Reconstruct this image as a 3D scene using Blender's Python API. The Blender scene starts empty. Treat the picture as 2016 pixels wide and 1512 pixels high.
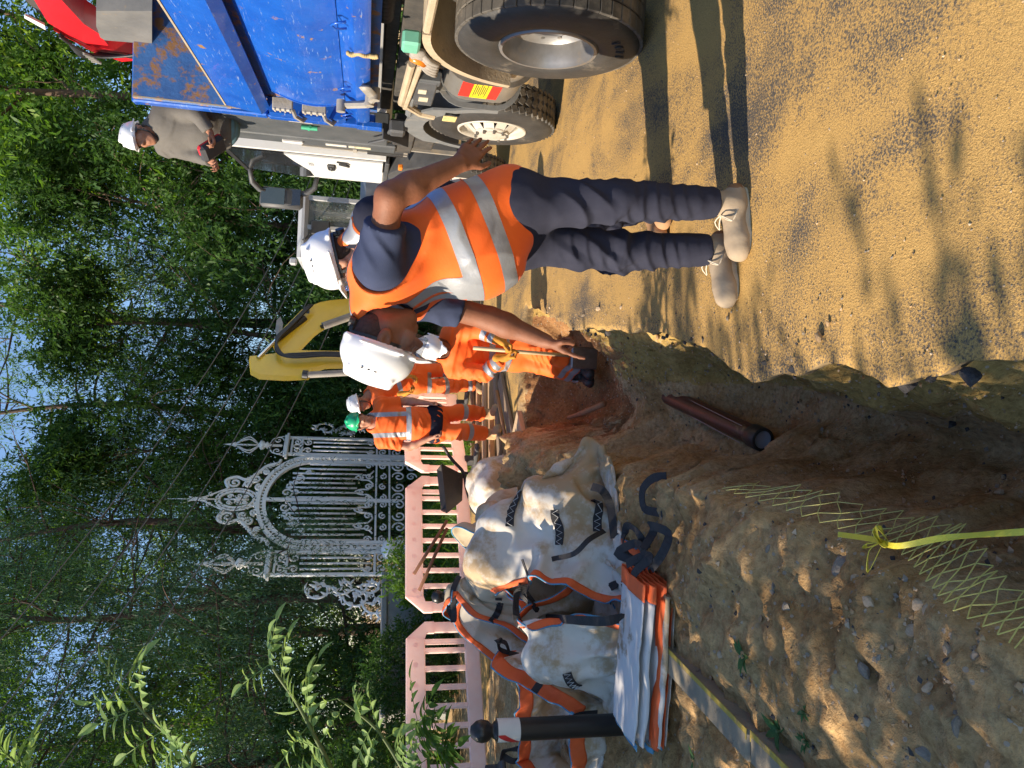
import bpy, bmesh, math, random
import numpy as np
from mathutils import Vector, Matrix
rng = random.Random(7)
nr = np.random.RandomState(11)
R = math.radians
sc = bpy.context.scene
COL = sc.collection
# ------------------------------------------------------------------ camera (photo taken with the phone turned on its side)
FPX = 1457.0; PITCH = R(11.3); ROLL = R(2.5); CAMH = 1.55
cFw = np.array([0, math.cos(PITCH), -math.sin(PITCH)]); cR0 = np.array([1., 0, 0]); cU0 = np.array([0, math.sin(PITCH), math.cos(PITCH)])
cUp = math.cos(ROLL)*cU0 - math.sin(ROLL)*cR0
cRt = math.cos(ROLL)*cR0 + math.sin(ROLL)*cU0
CAM = np.array([0, 0, CAMH])
cam = bpy.data.cameras.new('camera'); camo = bpy.data.objects.new('camera', cam); COL.objects.link(camo)
cam.sensor_fit = 'HORIZONTAL'; cam.sensor_width = 36; cam.lens = 36*FPX/2016; cam.clip_start = .05; cam.clip_end = 2000
M = Matrix(((-cUp[0], cRt[0], -cFw[0], 0), (-cUp[1], cRt[1], -cFw[1], 0), (-cUp[2], cRt[2], -cFw[2], CAMH), (0, 0, 0, 1)))
camo.matrix_world = M
sc.camera = camo
sc.render.resolution_x = 1024; sc.render.resolution_y = 768
# ------------------------------------------------------------------ light
SUN_EL = R(30); SUN_FROM = Vector((-0.972, -0.235, 0)).normalized()
w = bpy.data.worlds.new('World'); sc.world = w; w.use_nodes = True
nt = w.node_tree; bg = nt.nodes['Background']
sky = nt.nodes.new('ShaderNodeTexSky'); sky.sky_type = 'NISHITA'; sky.sun_disc = False
sky.sun_elevation = SUN_EL; sky.sun_rotation = math.atan2(SUN_FROM.x, SUN_FROM.y); sky.air_density = 1.0; sky.dust_density = 0.2; sky.ozone_density = 3.5
nt.links.new(sky.outputs[0], bg.inputs[0]); bg.inputs[1].default_value = 0.125
sl = bpy.data.lights.new('sun', 'SUN'); so = bpy.data.objects.new('sun', sl); COL.objects.link(so)
sl.energy = 5.0; sl.angle = R(0.5); sl.color = (1.0, 0.85, 0.66)
sd = Vector((SUN_FROM.x*math.cos(SUN_EL), SUN_FROM.y*math.cos(SUN_EL), math.sin(SUN_EL)))
so.rotation_euler = sd.to_track_quat('Z', 'Y').to_euler()
sc.view_settings.view_transform = 'Standard'; sc.view_settings.look = 'None'; sc.view_settings.gamma = 1
sc.view_settings.exposure = 0.95; sc.view_settings.use_curve_mapping = False

# ------------------------------------------------------------------ pixel -> place helpers (photo pixels 2016 x 1512)
def ray(px, py):
    return cFw + cRt*((1512-py)-756)/FPX - cUp*(px-1008)/FPX
def G(px, py, z=0.0):
    r = ray(px, py); return Vector(CAM + r*((z-CAMH)/r[2]))
def Yp(px, py, y):
    r = ray(px, py); return Vector(CAM + r*(y/r[1]))

# ------------------------------------------------------------------ scene helpers
def tag(o, label=None, cat=None, group=None, kind=None):
    if label: o['label'] = label
    if cat: o['category'] = cat
    if group: o['group'] = group
    if kind: o['kind'] = kind
    return o
def empty(name, loc=(0, 0, 0), rz=0, label=None, cat=None, group=None):
    o = bpy.data.objects.new(name, None); COL.objects.link(o); o.location = loc; o.rotation_euler = (0, 0, rz); o.empty_display_size = .1
    return tag(o, label, cat, group)
def dupe(o, parent=None):
    c = o.copy(); COL.objects.link(c)
    if parent: c.parent = parent
    for ch in list(o.children): dupe(ch, c)
    return c
def link(name, me, mats=None, parent=None):
    o = bpy.data.objects.new(name, me); COL.objects.link(o)
    if mats is not None:
        me.materials.clear()
        for m in (mats if isinstance(mats, (list, tuple)) else [mats]): me.materials.append(m)
    if parent: o.parent = parent
    return o
def raw(name, v, f, mats, parent=None, smooth=False, mi=None, fix=False):
    me = bpy.data.meshes.new(name)
    me.from_pydata([tuple(map(float, p)) for p in v], [], [tuple(map(int, q)) for q in f])
    if fix:
        bm = bmesh.new(); bm.from_mesh(me); bmesh.ops.recalc_face_normals(bm, faces=bm.faces); bm.to_mesh(me); bm.free()
    if smooth: me.polygons.foreach_set('use_smooth', [True]*len(me.polygons))
    if mi is not None: me.polygons.foreach_set('material_index', [int(i) for i in mi])
    me.update()
    return link(name, me, mats, parent)
def fastmesh(name, V, Q, mats, parent=None, smooth=True):
    """numpy verts (n,3), faces (m,k) -> object"""
    me = bpy.data.meshes.new(name); V = np.asarray(V, np.float32); Q = np.asarray(Q, np.int32); k = Q.shape[1]
    me.vertices.add(len(V)); me.vertices.foreach_set('co', V.ravel())
    me.loops.add(Q.size); me.loops.foreach_set('vertex_index', Q.ravel())
    me.polygons.add(len(Q)); me.polygons.foreach_set('loop_start', np.arange(0, Q.size, k, dtype=np.int32))
    me.polygons.foreach_set('use_smooth', np.full(len(Q), smooth)); me.update(calc_edges=True); me.validate()
    return link(name, me, mats, parent)
class MB:
    """collects simple shapes into one mesh"""
    def __init__(s): s.v = []; s.f = []; s.x = Matrix()
    def add(s, vs, fs):
        n = len(s.v); s.v += [tuple(s.x @ Vector(p)) for p in vs]; s.f += [tuple(i+n for i in q) for q in fs]; return s
    def box(s, c, d, rot=None, b=0.0):
        c = Vector(c); h = [max(q, 1e-4)/2 for q in d]; b = min(b, min(h)*.95); out = []; fs = []
        m = rot if isinstance(rot, Matrix) else (Matrix.Rotation(rot, 3, 'Z') if rot else Matrix.Identity(3))
        if b <= 0:
            for sx in (-1, 1):
                for sy in (-1, 1):
                    for sz in (-1, 1): out.append(c + m @ Vector((sx*h[0], sy*h[1], sz*h[2])))
            fs = [(0, 1, 3, 2), (4, 6, 7, 5), (0, 4, 5, 1), (2, 3, 7, 6), (0, 2, 6, 4), (1, 5, 7, 3)]
        else:
            idx = {}
            for sx in (-1, 1):
                for sy in (-1, 1):
                    for sz in (-1, 1):
                        for a in range(3):
                            q = [sx*(h[0]-b), sy*(h[1]-b), sz*(h[2]-b)]; q[a] = (sx, sy, sz)[a]*h[a]
                            idx[(sx, sy, sz, a)] = len(out); out.append(c + m @ Vector(q))
            for a in range(3):
                o1, o2 = [(1, 2), (2, 0), (0, 1)][a]
                for sg in (-1, 1):
                    def k(p, q, ax=a):
                        t = [0, 0, 0]; t[a] = sg; t[o1] = p; t[o2] = q; return idx[(*t, ax)]
                    q = [k(-1, -1), k(1, -1), k(1, 1), k(-1, 1)]; fs.append(tuple(q if sg > 0 else q[::-1]))
            for a in range(3):
                o1, o2 = [(1, 2), (2, 0), (0, 1)][a]
                for p in (-1, 1):
                    for q in (-1, 1):
                        def k(t0, ax):
                            t = [0, 0, 0]; t[a] = t0; t[o1] = p; t[o2] = q; return idx[(*t, ax)]
                        qq = [k(-1, o1), k(1, o1), k(1, o2), k(-1, o2)]; fs.append(tuple(qq if p*q > 0 else qq[::-1]))
            for sx in (-1, 1):
                for sy in (-1, 1):
                    for sz in (-1, 1):
                        t = [idx[(sx, sy, sz, 0)], idx[(sx, sy, sz, 1)], idx[(sx, sy, sz, 2)]]; fs.append(tuple(t if sx*sy*sz > 0 else t[::-1]))
        return s.add(out, fs)
    def cyl(s, p0, p1, r0, r1=None, n=14, cap=True):
        p0 = Vector(p0); p1 = Vector(p1); r1 = r0 if r1 is None else r1
        ax = (p1-p0).normalized(); q = ax.orthogonal().normalized(); w_ = ax.cross(q); vs = []; fs = []
        for p, r in ((p0, r0), (p1, r1)):
            for i in range(n):
                a = 2*math.pi*i/n; vs.append(p + (q*math.cos(a) + w_*math.sin(a))*r)
        for i in range(n): fs.append((i, (i+1) % n, n+(i+1) % n, n+i))
        if cap: fs += [tuple(range(n))[::-1], tuple(range(n, 2*n))]
        return s.add(vs, fs)
    def tube(s, pts, r, n=8, cap=True, closed=False):
        pts = [Vector(p) for p in pts]; m = len(pts); rr = r if isinstance(r, (list, tuple)) else [r]*m; vs = []; fs = []
        prev = None
        for i, p in enumerate(pts):
            if closed: t = pts[(i+1) % m] - pts[i-1]
            else: t = (pts[min(i+1, m-1)] - pts[max(i-1, 0)])
            t.normalize()
            if prev is None: q = t.orthogonal().normalized()
            else:
                q = prev - t*prev.dot(t)
                q = q.normalized() if q.length > 1e-5 else t.orthogonal().normalized()
            prev = q; w_ = t.cross(q)
            for k in range(n):
                a = 2*math.pi*k/n; vs.append(p + (q*math.cos(a) + w_*math.sin(a))*rr[i])
        for i in range(m if closed else m-1):
            j = (i+1) % m
            for k in range(n): fs.append((i*n+k, i*n+(k+1) % n, j*n+(k+1) % n, j*n+k))
        if cap and not closed: fs += [tuple(range(n))[::-1], tuple(range((m-1)*n, m*n))]
        return s.add(vs, fs)
    def lathe(s, prof, o, ax, n=24, a0=0, a1=2*math.pi):
        """prof: (radius, height along ax)"""
        o = Vector(o); ax = Vector(ax).normalized(); q = ax.orthogonal().normalized(); w_ = ax.cross(q); full = abs(a1-a0-2*math.pi) < 1e-4
        k = n if full else n+1; vs = []; fs = []
        for (r, h) in prof:
            for i in range(k):
                a = a0+(a1-a0)*i/n; vs.append(o + ax*h + (q*math.cos(a) + w_*math.sin(a))*r)
        for j in range(len(prof)-1):
            for i in range(n): fs.append((j*k+i, j*k+(i+1) % k, (j+1)*k+(i+1) % k, (j+1)*k+i))
        return s.add(vs, fs)
    def prism(s, poly, o, ux, uy, th):
        """flat outline extruded by th along ux x uy (centred)"""
        o = Vector(o); ux = Vector(ux).normalized(); uy = Vector(uy).normalized(); nz = ux.cross(uy); n = len(poly)
        vs = [o+ux*a+uy*b-nz*th/2 for a, b in poly] + [o+ux*a+uy*b+nz*th/2 for a, b in poly]
        fs = [tuple(range(n))[::-1], tuple(range(n, 2*n))] + [(i, (i+1) % n, n+(i+1) % n, n+i) for i in range(n)]
        return s.add(vs, fs)
    def sweep(s, prof, pts, up=(0, 0, 1)):
        """flat profile (a across, b up) swept along pts, open ends capped"""
        pts = [Vector(p) for p in pts]; up = Vector(up); n = len(prof); vs = []; fs = []
        for i, p in enumerate(pts):
            t = (pts[min(i+1, len(pts)-1)]-pts[max(i-1, 0)]).normalized(); r = t.cross(up).normalized(); u2 = r.cross(t)
            vs += [p+r*a+u2*b for a, b in prof]
        for i in range(len(pts)-1):
            for k in range(n): fs.append((i*n+k, i*n+(k+1) % n, (i+1)*n+(k+1) % n, (i+1)*n+k))
        fs += [tuple(range(n))[::-1], tuple(range((len(pts)-1)*n, len(pts)*n))]
        return s.add(vs, fs)
    def build(s, name, mat, parent=None, smooth=False, auto=None):
        o = raw(name, s.v, s.f, mat, parent, smooth or auto is not None, fix=True)
        if auto is not None:
            try: o.data.set_sharp_from_angle(angle=R(auto))
            except Exception: pass
        return o
def ribbon(pts, wdt, nrm, th=.003):
    """flat strap along pts; nrm = list or single face normal"""
    m = MB(); pts = [Vector(p) for p in pts]; vs = []; fs = []
    for i, p in enumerate(pts):
        t = (pts[min(i+1, len(pts)-1)]-pts[max(i-1, 0)]).normalized(); nn = Vector(nrm[i] if isinstance(nrm, list) else nrm)
        s_ = t.cross(nn).normalized(); nn = s_.cross(t).normalized()
        vs += [p-s_*wdt/2-nn*th/2, p+s_*wdt/2-nn*th/2, p+s_*wdt/2+nn*th/2, p-s_*wdt/2+nn*th/2]
    for i in range(len(pts)-1):
        for k in range(4): fs.append((i*4+k, i*4+(k+1) % 4, i*4+4+(k+1) % 4, i*4+4+k))
    n = len(vs); fs += [(0, 1, 2, 3), (n-4, n-3, n-2, n-1)]
    return m.add(vs, fs)
def spline(ctrl, n=24, closed=False):
    P = [Vector(p) for p in ctrl]; out = []; k = len(P)
    segs = k if closed else k-1
    for s_ in range(segs):
        g = lambda i: P[i % k] if closed else P[max(0, min(k-1, i))]
        p0, p1, p2, p3 = g(s_-1), g(s_), g(s_+1), g(s_+2)
        m = max(2, n//segs)
        for j in range(m):
            t = j/m; out.append(.5*((2*p1)+(p2-p0)*t+(2*p0-5*p1+4*p2-p3)*t*t+(3*p1-p0-3*p2+p3)*t**3))
    if not closed: out.append(P[-1])
    return out
# value noise in numpy
_lat = np.random.RandomState(3).rand(64, 64, 64).astype(np.float32)
def vn(P, s, off=0.):
    Q = np.asarray(P, float)*s + off + 1000.; I = np.floor(Q).astype(int); f = Q-I; f = f*f*(3-2*f); I &= 63; J = (I+1) & 63
    x0, y0, z0 = I.T; x1, y1, z1 = J.T; fx, fy, fz = f.T
    def L(a, b, t): return a+(b-a)*t
    return L(L(L(_lat[x0, y0, z0], _lat[x1, y0, z0], fx), L(_lat[x0, y1, z0], _lat[x1, y1, z0], fx), fy),
             L(L(_lat[x0, y0, z1], _lat[x1, y0, z1], fx), L(_lat[x0, y1, z1], _lat[x1, y1, z1], fx), fy), fz)
def fbm(P, s, o=4, off=0.):
    t = 0; a = .5
    for i in range(o): t = t + a*(vn(P, s*2**i, off+i*17.3)-.5)*2; a *= .5
    return t

# ------------------------------------------------------------------ materials
MATS = {}
def ramp(nt, pts):
    r = nt.nodes.new('ShaderNodeValToRGB'); e = r.color_ramp.elements
    while len(e) < len(pts): e.new(.5)
    for el, (p, c) in zip(e, pts): el.position = p; el.color = (*c, 1) if len(c) == 3 else c
    return r
def noise(nt, scale, detail=4, rough=.6, vec=None, dist=0):
    n = nt.nodes.new('ShaderNodeTexNoise'); n.inputs['Scale'].default_value = scale; n.inputs['Detail'].default_value = detail
    n.inputs['Roughness'].default_value = rough; n.inputs['Distortion'].default_value = dist
    if vec: nt.links.new(vec, n.inputs['Vector'])
    return n
def mat(name, c1, c2=None, scale=8, rough=.6, bump=0, bscale=None, metal=0, spec=.5, spots=None, sscale=30, sth=.62, coat=0, rvar=0, stretch=None, bdist=.01, trans=0, alpha=1, soft=.08, sheen=0):
    """procedural surface: c1..c2 noise blend, optional sharp spots of a third colour (wear, dirt)"""
    if name in MATS: return MATS[name]
    m = bpy.data.materials.new(name); m.use_nodes = True; nt = m.node_tree; L = nt.links.new
    b = nt.nodes['Principled BSDF']; tc = nt.nodes.new('ShaderNodeTexCoord'); vec = tc.outputs['Object']
    if stretch:
        mp = nt.nodes.new('ShaderNodeMapping'); mp.inputs['Scale'].default_value = stretch; L(vec, mp.inputs['Vector']); vec2 = mp.outputs[0]
    else: vec2 = vec
    c2 = c2 or tuple(q*.8 for q in c1)
    n = noise(nt, scale, 5, .62, vec2); r = ramp(nt, [(.3, c1), (.7, c2)]); L(n.outputs[0], r.inputs[0]); out = r.outputs[0]
    if spots:
        n2 = noise(nt, sscale, 6, .7, vec2); r2 = ramp(nt, [(sth, (0, 0, 0)), (sth+soft, (1, 1, 1))]); L(n2.outputs[0], r2.inputs[0])
        mx = nt.nodes.new('ShaderNodeMix'); mx.data_type = 'RGBA'; L(r2.outputs[0], mx.inputs[0]); L(out, mx.inputs[6]); mx.inputs[7].default_value = (*spots, 1); out = mx.outputs[2]
    L(out, b.inputs['Base Color'])
    b.inputs['Roughness'].default_value = rough; b.inputs['Metallic'].default_value = metal; b.inputs['Specular IOR Level'].default_value = spec
    if rvar:
        n3 = noise(nt, scale*1.7, 4, .6, vec); mr = nt.nodes.new('ShaderNodeMapRange'); L(n3.outputs[0], mr.inputs[0])
        mr.inputs[1].default_value = .3; mr.inputs[2].default_value = .7; mr.inputs[3].default_value = max(.03, rough-rvar); mr.inputs[4].default_value = min(1, rough+rvar); L(mr.outputs[0], b.inputs['Roughness'])
    if coat: b.inputs['Coat Weight'].default_value = coat; b.inputs['Coat Roughness'].default_value = .15
    if sheen: b.inputs['Sheen Weight'].default_value = sheen
    if trans: b.inputs['Transmission Weight'].default_value = trans
    if alpha < 1: b.inputs['Alpha'].default_value = alpha
    if bump:
        n4 = noise(nt, bscale or scale*3, 6, .65, vec2); bp = nt.nodes.new('ShaderNodeBump'); bp.inputs['Strength'].default_value = bump; bp.inputs['Distance'].default_value = bdist
        L(n4.outputs[0], bp.inputs['Height']); L(bp.outputs[0], b.inputs['Normal'])
    MATS[name] = m; return m
def leafmat(name, c1, c2, tr=.35, scale=3):
    if name in MATS: return MATS[name]
    m = bpy.data.materials.new(name); m.use_nodes = True; nt = m.node_tree; L = nt.links.new; b = nt.nodes['Principled BSDF']; out = nt.nodes['Material Output']
    tc = nt.nodes.new('ShaderNodeTexCoord'); n = noise(nt, scale, 3, .6, tc.outputs['Object']); n2 = noise(nt, scale*9, 2, .6, tc.outputs['Object'])
    ad = nt.nodes.new('ShaderNodeMath'); ad.operation = 'ADD'; L(n.outputs[0], ad.inputs[0]); L(n2.outputs[0], ad.inputs[1])
    ml = nt.nodes.new('ShaderNodeMath'); ml.operation = 'MULTIPLY'; ml.inputs[1].default_value = .5; L(ad.outputs[0], ml.inputs[0])
    r = ramp(nt, [(.36, c1), (.64, c2)]); L(ml.outputs[0], r.inputs[0]); L(r.outputs[0], b.inputs['Base Color']); b.inputs['Roughness'].default_value = .55; b.inputs['Specular IOR Level'].default_value = .35
    t = nt.nodes.new('ShaderNodeBsdfTranslucent'); hs = nt.nodes.new('ShaderNodeHueSaturation'); hs.inputs['Value'].default_value = 1.5; hs.inputs['Hue'].default_value = .49; hs.inputs['Saturation'].default_value = 1.1; L(r.outputs[0], hs.inputs['Color']); L(hs.outputs[0], t.inputs[0])
    mx = nt.nodes.new('ShaderNodeMixShader'); mx.inputs[0].default_value = tr; L(b.outputs[0], mx.inputs[1]); L(t.outputs[0], mx.inputs[2]); L(mx.outputs[0], out.inputs[0])
    MATS[name] = m; return m
BLACK = mat('black_plastic', (.018, .018, .019), (.03, .03, .03), 20, .45, .15)
DKGREY = mat('dark_grey_plastic', (.045, .047, .05), (.08, .082, .085), 6, .55, .2, spots=(.16, .14, .11), sscale=5, sth=.6, soft=.25)
STEEL = mat('worn_steel', (.32, .31, .29), (.22, .2, .18), 12, .4, .2, metal=.8, spots=(.22, .17, .11), sscale=9, sth=.58, soft=.2)
GALV = mat('grey_steel_dirty', (.22, .21, .19), (.32, .29, .24), 9, .55, .2, spots=(.36, .29, .19), sscale=7, sth=.55, soft=.2)
# ------------------------------------------------------------------ ground, trench, road
def smooth(a, b, t): t = np.clip((t-a)/(b-a), 0, 1); return t*t*(3-2*t)
RY = np.array([-3., 1.0, 1.5, 1.68, 1.87, 1.99, 2.21, 2.45, 2.79, 3.14, 3.6, 4.14, 4.8, 5.44, 6.0, 6.7, 7.3, 7.7])
RX = np.array([.14, .13, .12, .11, .08, .04, .14, .12, .11, .21, .30, .40, .42, .44, .56, .74, .80, .78])
LY = np.array([-3., 1.0, 1.47, 1.93, 2.32, 2.86, 3.6, 4.66, 5.6, 6.4, 7.0, 7.5, 8.0])
LX = np.array([-.56, -.54, -.51, -.46, -.44, -.42, -.45, -.5, -.48, -.45, -.5, -.55, -.6])
YEND = 7.45
def RoadX(y): return np.interp(y, RY, RX)
def LeftX(y): return np.interp(y, LY, LX)
def height(x, y):
    P = np.stack([x, y, np.zeros_like(x)], -1).reshape(-1, 3)
    n1 = fbm(P, 1.1, 4).reshape(x.shape); n2 = fbm(P, 4.5, 5, 40).reshape(x.shape); n3 = fbm(P, 16, 4, 80).reshape(x.shape)
    rid = (1-np.abs(fbm(P, 3.2, 4, 120))*2.4).reshape(x.shape)
    rx = RoadX(y)-.03+.05*n2; lx = LeftX(y)+.06*n2
    # depth profile of the trench
    floor = -.95 + .22*smooth(3.9, 5.6, y) + .22*smooth(6.0, 7.2, y) + .06*n1 + .03*n2
    floor = floor + .36*np.exp(-((y-5.45)/.75)**2)*smooth(-.5, .35, x)            # spoil heap inside the trench
    tr = .38*smooth(-.05, .05, rx-x)+.62*smooth(.04, .27, rx-x)                                                    # right wall (under the road edge), steep
    tl = .72*smooth(-.05, .13, x-lx)+.28*smooth(.10, .34, x-lx)                                                    # left wall, slumped
    te = smooth(-.05, .45, YEND+.12*n1-y)
    t = tr*tl*te
    # left bank: broken ground rising toward the verge
    bank = -.035 + .055*n1 + .085*n2*smooth(.0, .4, lx-x+.25) + .03*n3 + .03*np.round(n1*6+n2*2)/3*smooth(1.3, .3, lx-x)*smooth(5, 3, y)
    bank = bank + .07*np.exp(-((x+.95)/.3)**2)*smooth(5, 2, y) - .10*smooth(3.4, 1.6, y)*smooth(-.5, -1.0, x)*(.6+n2)
    bank = bank + .085*rid*smooth(.9, .2, lx-x)*smooth(5.5, 2.5, y)
    heap = .30*np.exp(-(((x+.75)/.3)**2+((y-6.35)/.55)**2)) + .22*np.exp(-(((x+.35)/.28)**2+((y-7.05)/.3)**2))
    bank = bank + heap*(1+.9*n2)
    under = -.10 + .015*n2
    side = smooth(-.1, .1, x-(rx+lx)/2)
    far = smooth(7.3, 8.2, y)
    base = bank*(1-side)+under*side
    base = base*(1-far) + (-.10)*far*side + (-.02+.02*n2)*far*(1-side)
    out = smooth(4.5, 9, np.abs(x)+.0*y)+smooth(9, 12, y); out = np.clip(out, 0, 1)
    base = base*(1-out) + (-.10)*out*smooth(-9, 2, x) + (-.04+.1*n1)*out*(1-smooth(-9, 2, x))
    z = base*(1-t)+floor*t
    wall = t*(1-t)*4
    z = z + wall*(.10*n2+.05*n3) + t*(.035*n2+.02*n3)
    return z
xs = np.concatenate([-np.geomspace(140, 3.1, 34), np.arange(-3.0, .95, .022), np.geomspace(1.0, 140, 34)])
ys = np.concatenate([[-60, -20, -8, -3, -1, 0, .6], np.arange(1.0, 7.9, .026), np.geomspace(8.0, 160, 46)])
X, Y = np.meshgrid(xs, ys, indexing='ij'); Z = height(X, Y)
V = np.stack([X, Y, Z], -1).reshape(-1, 3)
near_ = (np.abs(V[:, 0]) < 2.8) & (V[:, 1] > 1.05) & (V[:, 1] < 7.8); wm = (smooth(-.02, -.2, Z)*smooth(-1.0, -.75, Z)).reshape(-1)*near_
r1 = 1-np.abs(fbm(V, 6.5, 4, 210))*3; V[:, 0] += wm*(.07*fbm(V, 4.5, 4, 200)+.035*r1*.6+.03*fbm(V, 19, 3, 205)); V[:, 1] += wm*.04*fbm(V, 9, 3, 220)
bm_ = near_*(V[:, 0] < LeftX(V[:, 1])+.1)*1.0; V[:, 2] += bm_*(.022*(1-np.abs(fbm(V, 11, 3, 230))*3)+.018*fbm(V, 26, 3, 240))
nyy = len(ys); I = np.arange(len(xs)*nyy).reshape(len(xs), nyy)
Q = np.stack([I[:-1, :-1], I[1:, :-1], I[1:, 1:], I[:-1, 1:]], -1).reshape(-1, 4)
def earth_mat(name, stops, stones=True, bump=.6, fine=1.0):
    m = bpy.data.materials.new(name); m.use_nodes = True; nt = m.node_tree; L = nt.links.new; b = nt.nodes['Principled BSDF']
    tc = nt.nodes.new('ShaderNodeTexCoord'); vec = tc.outputs['Object']
    n = noise(nt, 2.2, 7, .68, vec); r = ramp(nt, stops); L(n.outputs[0], r.inputs[0])
    n2 = noise(nt, 38*fine, 6, .7, vec); r2 = ramp(nt, [(.3, (.55, .5, .45)), (.55, (1, 1, 1)), (.75, (1.25, 1.2, 1.1))]); L(n2.outputs[0], r2.inputs[0])
    mx = nt.nodes.new('ShaderNodeMix'); mx.data_type = 'RGBA'; mx.blend_type = 'MULTIPLY'; mx.inputs[0].default_value = 1; L(r.outputs[0], mx.inputs[6]); L(r2.outputs[0], mx.inputs[7]); col = mx.outputs[2]
    vo = nt.nodes.new('ShaderNodeTexVoronoi'); vo.inputs['Scale'].default_value = 55*fine; L(vec, vo.inputs['Vector'])
    n5 = noise(nt, 6, 3, .6, vec)
    lt = nt.nodes.new('ShaderNodeMath'); lt.operation = 'LESS_THAN'; L(vo.outputs['Distance'], lt.inputs[0]); lt.inputs[1].default_value = .30
    gt = nt.nodes.new('ShaderNodeMath'); gt.operation = 'GREATER_THAN'; L(vo.outputs['Color'], gt.inputs[0]); gt.inputs[1].default_value = .74
    an = nt.nodes.new('ShaderNodeMath'); an.operation = 'MULTIPLY'; L(lt.outputs[0], an.inputs[0]); L(gt.outputs[0], an.inputs[1])
    rs = ramp(nt, [(.0, (.03, .028, .03)), (.35, (.22, .18, .14)), (.7, (.36, .28, .19)), (1, (.44, .36, .27))]); L(vo.outputs['Color'], rs.inputs[0])
    mx2 = nt.nodes.new('ShaderNodeMix'); mx2.data_type = 'RGBA'; L(an.outputs[0], mx2.inputs[0]); L(col, mx2.inputs[6]); L(rs.outputs[0], mx2.inputs[7])
    L(mx2.outputs[2], b.inputs['Base Color']); b.inputs['Roughness'].default_value = .92; b.inputs['Specular IOR Level'].default_value = .25
    ad = nt.nodes.new('ShaderNodeMath'); ad.operation = 'ADD'; L(n2.outputs[0], ad.inputs[0]); ml = nt.nodes.new('ShaderNodeMath'); ml.operation = 'MULTIPLY'; L(an.outputs[0], ml.inputs[0]); ml.inputs[1].default_value = .5; L(ml.outputs[0], ad.inputs[1])
    n6 = noise(nt, 9, 5, .7, vec); ad2 = nt.nodes.new('ShaderNodeMath'); ad2.operation = 'MULTIPLY_ADD'; L(n6.outputs[0], ad2.inputs[0]); ad2.inputs[1].default_value = 1.5; L(ad.outputs[0], ad2.inputs[2])
    bp = nt.nodes.new('ShaderNodeBump'); bp.inputs['Strength'].default_value = bump; bp.inputs['Distance'].default_value = .02; L(ad2.outputs[0], bp.inputs['Height']); L(bp.outputs[0], b.inputs['Normal'])
    return m
EARTH = earth_mat('earth', [(.2, (.20, .115, .05)), (.42, (.40, .25, .105)), (.52, (.50, .36, .19)), (.66, (.36, .19, .075)), (.8, (.22, .15, .085))])
CLAY = earth_mat('olive_clay', [(.25, (.22, .145, .05)), (.45, (.40, .27, .085)), (.6, (.48, .33, .12)), (.78, (.27, .18, .07))], bump=.7)
REDE = earth_mat('red_earth', [(.25, (.15, .07, .03)), (.45, (.29, .145, .06)), (.6, (.37, .21, .09)), (.78, (.19, .1, .045))], bump=.8)
GRAV = earth_mat('gravelly_earth', [(.25, (.20, .11, .045)), (.42, (.42, .25, .10)), (.55, (.54, .35, .16)), (.68, (.38, .205, .08)), (.82, (.15, .10, .058))], bump=.9, fine=.75)
ground = tag(fastmesh('ground', V, Q, [EARTH, CLAY, REDE, GRAV]), kind='structure')
Fc = V[Q].mean(1); nz_ = fbm(Fc, 1.6, 3, 300)*.25; fx_ = Fc[:, 0]; fy_ = Fc[:, 1]; mid_ = (RoadX(fy_)+LeftX(fy_))/2; mi_ = np.zeros(len(Q), np.int32)
mi_[(fx_ > mid_+.10+nz_*.3) & (fy_ < 7.6)] = 1; dth = np.random.RandomState(4).rand(len(Q))*.5; mi_[(fx_ < RoadX(fy_)-.1) & (fy_+nz_*5+dth > 6.0) & (fy_ < 7.9) & (fx_ > -.75+nz_) & (Fc[:, 2] < -.07)] = 2; mi_[(fx_ < LeftX(fy_)-.02+nz_*.5) & (fy_ < 6.2) & (mi_ == 0)] = 3
ground.data.polygons.foreach_set('material_index', mi_)
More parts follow.
